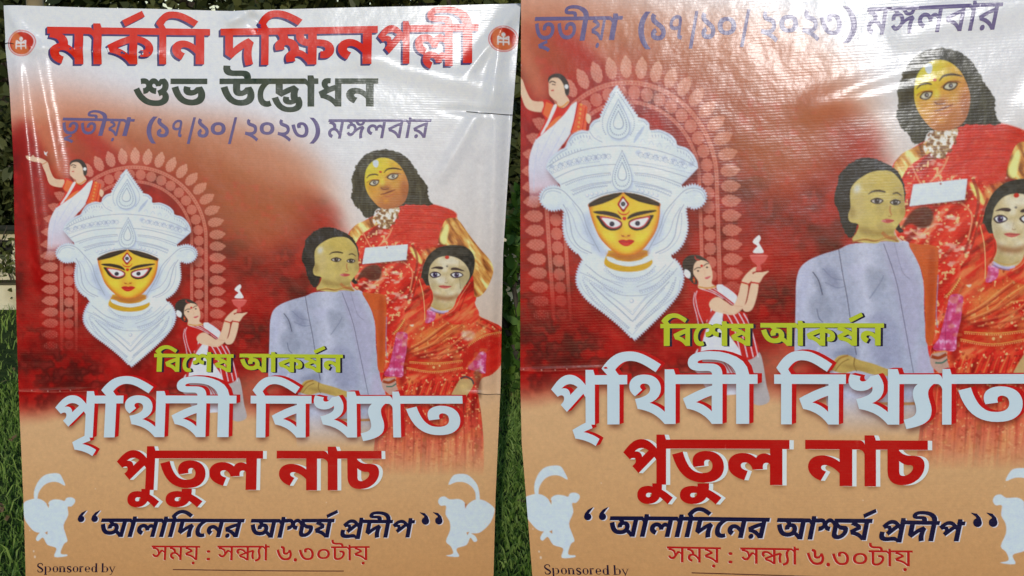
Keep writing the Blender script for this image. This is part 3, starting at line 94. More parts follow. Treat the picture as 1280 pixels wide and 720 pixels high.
 'headline': '1069,4824 -9,104 -70,0 -39,455 -106,0 31,-354 2,51 -13,-24 -13,-23 -14,-21 -13,-19 -13,-16 -14,-15 -13,-13 -14,-10 -15,-8 -15,-6 -15,-3 -16,-2 -17,2 -17,4 -16,6 -15,9 -14,10 -15,13 -14,15 -15,17 -16,19 -9,-17 12,-8 11,-8 12,-6 13,-5 13,-3 14,-1 23,3 17,8 12,14 8,17 4,18 0,20 0,9 -1,9 -2,8 -1,8 -1,7 -2,5 -26,-11 5,-7 7,-8 7,-8 8,-8 8,-9 8,-9 9,-8 8,-8 8,-7 95,-91 55,75 -242,242 -63,-82 72,-71 -29,42 -30,17 10,-10 8,-10 6,-10 4,-10 4,-10 1,-9 0,-12 -2,-9 -4,-7 -6,-5 -7,-3 -9,-1 -7,1 -6,1 -7,3 -8,3 -7,4 -8,5 -67,-84 27,-33 25,-29 24,-26 24,-22 25,-19 24,-14 25,-11 26,-6 27,-2 24,2 22,5 20,8 19,11 19,14 18,17 18,20 18,23 19,26 -7,17 1,-12 0,-14 0,-14 1,-15 1,-15 1,-14 10,-112 86,0 12,60|687,5444 21,-12 22,-12 24,-13 24,-13 25,-13 25,-12 25,-12 23,-11 23,-10 21,89 -15,6 -17,6 -18,8 -19,8 -19,8 -18,8 -17,9 -16,8 -13,7 7,-27 27,2 26,5 27,7 25,9 25,10 24,12 22,13 20,13 18,14 -50,83 -24,-17 -24,-15 -25,-13 -25,-10 -25,-10 -26,-8 -26,-6 -26,-6 -26,-4|1363,4824 -8,104 -87,0 -35,454 -139,1 36,-455 -87,0 9,-104 88,0 -10,-12 -10,-12 -10,-13 -10,-12 -10,-13 -8,-12 36,-44 36,-37 34,-30 34,-24 34,-19 35,-13 36,-9 38,-5 36,-2 26,1 25,2 25,4 24,6 25,8 26,10 27,12 28,15 31,17 33,20 36,23 39,26 -64,84 -42,-28 -37,-25 -33,-20 -30,-17 -28,-13 -26,-10 -25,-7 -27,-4 -27,-2 -25,2 -23,4 -24,9 -21,10 -19,12 -18,14 -16,15 -15,16 -14,16 5,9 6,10 7,11 6,10 7,9 7,8|1980,4825 -5,103 -78,0 -24,452 -123,0 -26,-32 -26,-28 -28,-25 -29,-21 -31,-19 -34,-16 -37,-13 -41,-12 -45,-9 -22,-112 63,26 47,7 42,9 35,11 30,13 27,14 24,16 21,16 20,18 20,17 0,-14 1,-14 0,-14 1,-14 0,-15 1,-15 22,-388 101,0 16,59|1551,4821 41,3 36,7 29,13 24,16 19,19 14,23 10,24 5,25 1,25 -9,48 -21,40 -32,34 -42,27 -50,20 -59,13 -55,-15 -31,-50 38,-8 33,-9 28,-10 23,-11 20,-13 15,-13 11,-15 7,-17 3,-17 -1,-15 -4,-14 -9,-13 -12,-9 -16,-6 -20,-2 -15,1 -12,3 -9,6 -7,7 -4,7 -2,8 0,7 2,6 3,6 4,6 5,6 7,6 -85,73 -10,-8 -9,-9 -10,-10 -8,-11 -8,-13 -6,-13 -4,-15 -2,-17 0,-18 4,-23 7,-22 12,-20 16,-18 20,-15 23,-13 27,-9 31,-6|2500,4826 -3,103 -78,-1 -16,450 -120,1 -21,-31 -24,-27 -26,-25 -28,-21 -30,-20 -32,-17 -35,-14 -37,-11 -40,-9 -39,-115 55,-29 57,-28 58,-27 60,-24 59,-21 58,-17 -15,27 1,-42 -346,0 6,-103|2296,5037 16,16 -34,10 -33,12 -31,13 -31,14 -33,15 -33,16 21,6 23,8 23,10 23,12 22,14 22,17 21,18 19,20 17,22 -18,7 0,-14 0,-13 0,-14 0,-14 0,-14 0,-13|2805,4929 -91,0 -11,448 -146,1 13,-449 -91,0 3,-103 90,0 -8,-28 -12,-24 -15,-22 -19,-20 -23,-17 -22,-14 -25,-13 -29,-10 -31,-7 -36,-6 -39,-3 -42,-1 -26,0 -22,1 -19,2 -16,3 -13,4 -9,4 -7,5 -4,5 -2,5 1,5 3,3 4,3 7,1 10,1 12,0 80,1 30,1 26,2 21,5 17,6 15,8 13,11 10,11 7,13 6,14 4,16 2,19 0,22 -113,-1 0,-8 -1,-7 -2,-7 -3,-6 -3,-5 -4,-3 -5,-3 -5,-3 -6,-1 -6,-2 -8,0 -10,-1 -56,0 -30,0 -25,-2 -21,-4 -18,-4 -15,-6 -13,-7 -11,-9 -9,-10 -6,-12 -4,-12 -2,-14 0,-14 8,-34 21,-29 34,-25 47,-18 61,-11 75,-4 110,7 92,21 89,35 69,48 45,65 21,80 90,0|3257,4826 -1,104 -75,0 -4,451 -119,0 6,-452 -76,0 1,-103 78,0 -9,-11 -9,-13 -10,-12 -9,-13 -9,-12 -8,-12 29,-44 28,-37 27,-30 28,-24 28,-18 28,-14 30,-8 32,-6 34,-1 25,0 25,3 23,4 24,5 25,8 25,10 26,13 29,14 30,17 33,20 36,23 39,26 -56,84 -42,-28 -37,-24 -33,-21 -30,-17 -27,-13 -26,-10 -25,-7 -25,-4 -27,-2 -23,2 -22,5 -19,8 -17,10 -16,12 -14,14 -13,15 -12,15 -11,16 5,10 5,10 6,10 7,10 6,9 6,8|3766,4828 1,103 -75,0 4,450 -118,0 -22,-30 -25,-27 -26,-25 -29,-22 -30,-20 -33,-16 -34,-15 -37,-11 -39,-9 -43,-115 52,-30 54,-27 57,-27 57,-24 57,-20 56,-18 -13,28 -1,-42 -339,-1 1,-104|3576,5039 16,16 -33,11 -31,11 -31,13 -30,14 -31,15 -32,16 21,6 23,8 23,10 23,12 23,15 22,16 21,19 20,20 17,22 -17,6 -1,-13 0,-14 -1,-14 -1,-14 0,-13 0,-14|4422,4830 3,103 -82,0 14,448 -125,0 -21,-24 -22,-22 -22,-20 -22,-18 -24,-17 -24,-14 -26,-14 -28,-11 -28,-11 -31,-9 -34,-8 -35,-7 -33,-112 66,27 49,7 43,9 37,11 32,13 29,15 25,15 23,17 23,17 21,17 -1,-14 -1,-14 0,-13 -1,-15 -1,-14 0,-16 -11,-385 102,0 22,59|4176,4971 -1,30 -6,29 -11,27 -16,25 -22,22 -27,20 -33,16 -39,12 -46,8 -75,-21 -18,-45 36,-8 33,-9 28,-9 24,-11 19,-12 15,-13 11,-15 6,-16 2,-18 -2,-16 -7,-15 -10,-14 -12,-12 -13,-12 -14,-11 116,-77 16,19 14,22 13,24 10,25 7,27|3928,5008 -37,-4 -32,-10 -27,-16 -20,-23 -12,-26 -4,-32 0,-13 2,-13 3,-13 3,-12 4,-12 5,-11 111,25 -2,5 -2,4 -2,5 -1,4 0,5 0,5 1,9 3,7 4,5 6,4 8,2 9,1 9,0 10,-2 8,-3 8,-5 9,-6 8,-7 9,-10 8,-11 9,-14 88,-20 9,38 -17,29 -17,25 -18,23 -18,19 -20,17 -22,13 -24,10 -28,6|4747,4831 4,103 -88,-1 66,-15 -18,14 -15,13 -12,12 -10,13 -7,12 -6,12 -4,13 -2,14 0,14 2,20 4,20 6,20 7,21 7,21 8,21 6,22 4,22 2,22 0,24 -3,22 -5,22 -8,20 -13,19 -17,17 -21,17 -27,15 -33,14 -38,13 -46,12 -53,11 -33,-104 31,-9 30,-9 24,-9 17,-11 13,-11 8,-13 5,-14 3,-14 0,-15 -2,-22 -4,-22 -6,-20 -7,-20 -7,-20 -7,-20 -6,-20 -4,-21 -2,-21 1,-16 2,-15 4,-13 5,-13 7,-13 10,-12 10,-12 13,-12 13,-12 -8,16 -141,0 -4,-103|4961,4832 6,102 -67,0 23,447 -100,0 -19,-390 -7,-17 -8,-14 -10,-11 -10,-9 -13,-5 -17,-1 -6,0 -4,-103 18,0 10,1 9,4 10,6 9,9 9,14 8,19 -1,-5 -1,-7 -1,-10 -1,-10 -1,-9 0,-8 -3,-62 81,0 19,59|5417,5353 -62,-3 -59,-11 -56,-18 -53,-26 -50,-36 -46,-46 -42,-57 -39,-69 -34,-81 132,-32 23,58 26,51 26,43 28,37 31,29 33,23 35,16 39,9 42,3 23,0 21,-2 19,-4 17,-4 14,-6 13,-8 11,-8 8,-11 7,-11 4,-13 2,-14 0,-16 -3,-17 -5,-15 -6,-13 -9,-11 -10,-9 -12,-7 -13,-5 -13,-4 -14,-1 -13,1 -11,4 -10,5 -7,8 -4,10 0,12 0,6 1,6 2,7 2,6 2,5 2,6 -133,17 -7,-14 -6,-12 -4,-13 -3,-11 -2,-11 -1,-9 1,-28 7,-24 13,-20 18,-16 21,-13 25,-10 28,-7 29,-4 30,-1 48,3 43,9 39,14 33,18 28,23 23,27 17,30 12,33 5,36 0,35 -7,33 -13,31 -21,27 -27,24 -35,20 -43,15 -51,8|5687,4834 8,102 -745,-2 -6,-102',
 'puppet': '1821,5560 -6,107 -65,0 -25,428 -113,1 20,-339 6,56 -14,-24 -14,-22 -14,-20 -13,-18 -13,-16 -14,-14 -13,-12 -14,-10 -14,-8 -14,-5 -15,-4 -15,-1 -16,1 -15,3 -14,5 -13,8 -13,9 -12,11 -13,12 -14,15 -16,17 -17,-13 11,-8 12,-8 12,-6 12,-4 12,-3 13,-1 22,3 18,7 13,13 9,17 4,18 1,19 -1,8 0,8 -1,8 -2,8 -1,7 -2,6 -31,-12 6,-7 6,-8 7,-8 8,-8 8,-9 8,-8 8,-9 8,-8 8,-7 90,-84 59,76 -232,231 -68,-84 65,-60 -24,36 -26,12 10,-9 7,-10 6,-9 4,-8 3,-9 1,-9 0,-10 -2,-7 -3,-6 -6,-5 -7,-2 -8,-1 -7,1 -7,1 -7,2 -7,4 -7,4 -8,5 -70,-84 26,-32 25,-28 23,-25 24,-21 23,-18 24,-14 24,-10 25,-6 27,-2 23,2 22,4 20,8 19,10 18,14 18,16 19,19 18,21 18,25 -8,15 0,-11 0,-13 0,-14 0,-14 1,-14 0,-13 7,-107 94,0 13,58|1494,6332 -19,-1 -18,-4 -19,-6 -17,-9 -15,-12 -13,-15 -9,-18 -5,-21 0,-25 5,-32 13,-27 19,-22 26,-16 33,-10 38,-4 32,2 31,5 30,8 30,11 30,16 30,19 31,22 32,27 37,31 -66,83 -25,-29 -25,-26 -25,-22 -24,-19 -24,-16 -23,-12 -22,-8 -22,-5 -21,-2 -11,1 -10,3 -7,4 -5,6 -3,7 -1,7 0,8 2,7 3,5 6,3 6,2 8,1 9,-1 9,-3 7,-5 6,-6 5,-8 5,-9 3,-9 3,-10 2,-11 2,-12 1,-11 1,-12 5,-72 113,-1 -2,37 -2,22 -3,22 -5,24 -7,24 -9,24 -11,23 -15,21 -18,18 -21,16 -26,12 -30,7|2162,6067 -52,-3 -50,-10 -47,-17 -44,-25 -39,-34 -36,-44 -31,-55 -26,-66 -22,-78 124,-34 14,55 16,48 18,41 20,34 23,27 25,21 29,14 31,9 35,3 18,-1 17,-2 15,-2 14,-4 13,-6 11,-6 10,-8 8,-9 7,-10 5,-12 3,-13 1,-14 0,-14 -2,-13 -4,-11 -5,-10 -7,-8 -8,-6 -9,-5 -10,-3 -11,0 -10,1 -9,3 -7,5 -7,7 -3,9 -2,10 0,6 0,6 1,6 1,5 1,6 1,5 -125,17 -4,-13 -4,-13 -2,-12 -1,-11 -1,-11 0,-9 4,-27 9,-24 13,-20 17,-16 20,-13 23,-10 25,-6 25,-4 26,-2 42,3 37,8 32,14 27,18 22,22 17,26 12,29 6,31 2,35 -4,34 -10,32 -15,30 -20,27 -27,23 -32,19 -38,14 -45,8|2447,5560 -3,106 -645,1 6,-107|2017,6327 -22,-1 -22,-3 -22,-6 -20,-9 -18,-12 -15,-15 -12,-18 -6,-21 -1,-25 6,-32 14,-26 22,-22 30,-16 37,-10 46,-4 37,2 36,4 35,8 35,12 36,15 35,19 37,22 39,27 40,30 -71,83 -30,-29 -30,-25 -30,-22 -28,-19 -28,-16 -28,-11 -26,-9 -25,-5 -25,-1 -14,1 -11,2 -8,5 -5,5 -4,7 -1,8 0,7 3,7 4,5 6,3 8,2 9,1 11,-1 10,-3 8,-5 7,-6 6,-8 5,-9 3,-9 3,-10 3,-11 1,-11 1,-12 1,-11 3,-72 133,-1 -1,36 -2,22 -3,23 -5,23 -7,24 -10,24 -13,22 -16,21 -21,19 -25,15 -29,12 -35,8|3151,5560 -1,105 -79,0 -5,422 -142,1 5,-262 24,45 -9,-11 -9,-11 -10,-10 -11,-7 -13,-5 -14,-1 -6,0 -6,2 -6,2 -6,3 -5,4 -4,6 -4,8 -2,10 -1,12 0,5 0,5 0,5 1,4 0,5 1,4 -121,7 -3,-16 -5,-15 -7,-13 -8,-12 -10,-9 -10,-8 -13,-6 -14,-4 -16,-1 -9,1 -8,1 -7,3 -6,3 -5,4 -5,5 -3,6 -2,6 0,7 2,16 7,13 12,11 17,9 18,7 21,7 -42,110 -35,-11 -33,-13 -29,-16 -25,-17 -21,-20 -17,-22 -12,-25 -6,-27 -2,-29 3,-28 8,-25 13,-22 17,-19 20,-16 23,-13 27,-9 28,-6 29,-2 37,2 31,6 28,10 25,14 25,18 26,22 -24,-3 9,-20 12,-16 16,-13 18,-9 19,-6 20,-2 20,1 19,4 17,7 16,9 14,10 14,12 -26,13 -2,-13 -1,-13 -1,-13 -1,-13 0,-13 0,-12 0,-30 -505,1 4,-106|3927,5559 2,105 -80,0 6,425 -143,0 -2,-169 20,41 -20,-22 -20,-20 -21,-19 -21,-16 -21,-13 -21,-11 -21,-8 -21,-5 -20,-2 -11,1 -9,2 -8,4 -7,6 -4,7 -1,9 2,10 4,9 8,7 11,7 14,7 17,7 -61,108 -40,-18 -35,-22 -28,-26 -22,-30 -12,-31 -5,-33 3,-30 8,-26 13,-22 17,-18 19,-15 23,-11 25,-8 25,-4 26,-2 26,1 25,4 25,6 23,8 24,10 23,12 23,15 22,16 23,19 -18,10 -1,-14 -1,-14 0,-15 -1,-15 0,-13 -1,-13 0,-86 -382,-1 0,-106|4181,5559 2,106 -72,0 10,424 -128,0 -7,-372 -7,-16 -9,-13 -11,-10 -11,-8 -14,-4 -17,-2 -5,0 -2,-105 17,0 11,1 11,3 11,6 10,9 9,13 8,17 -1,-6 -1,-8 0,-10 -1,-9 -1,-9 0,-8 -1,-56 106,0 20,57|4676,5561 5,106 -316,-1 1,20 2,92 1,7 1,7 1,7 0,8 1,7 0,8 3,81 0,14 2,12 2,8 2,7 4,6 3,4 8,6 11,3 13,2 13,-1 13,-3 12,-5 12,-6 11,-7 11,-9 11,-10 8,-10 7,-11 5,-12 3,-11 0,-10 -1,-9 -3,-7 -4,-5 -6,-4 -8,-2 -10,-1 -7,0 -15,0 -15,-2 -13,-4 -14,-4 -14,-7 -14,-8 -10,-7 -10,-7 -10,-8 -9,-9 -9,-9 -8,-10 10,-106 11,15 12,13 13,11 14,10 15,8 17,6 17,5 19,2 21,1 20,0 25,1 21,3 18,4 15,5 14,8 12,10 9,10 8,11 7,13 4,14 3,15 2,16 -1,32 -5,29 -10,27 -13,26 -16,23 -18,22 -24,20 -25,18 -29,15 -30,10 -32,7 -35,2 -26,-1 -23,-3 -21,-5 -18,-7 -17,-9 -14,-10 -14,-14 -12,-17 -10,-19 -8,-24 -5,-31 -3,-38 -6,-230 -71,0 -2,-106',
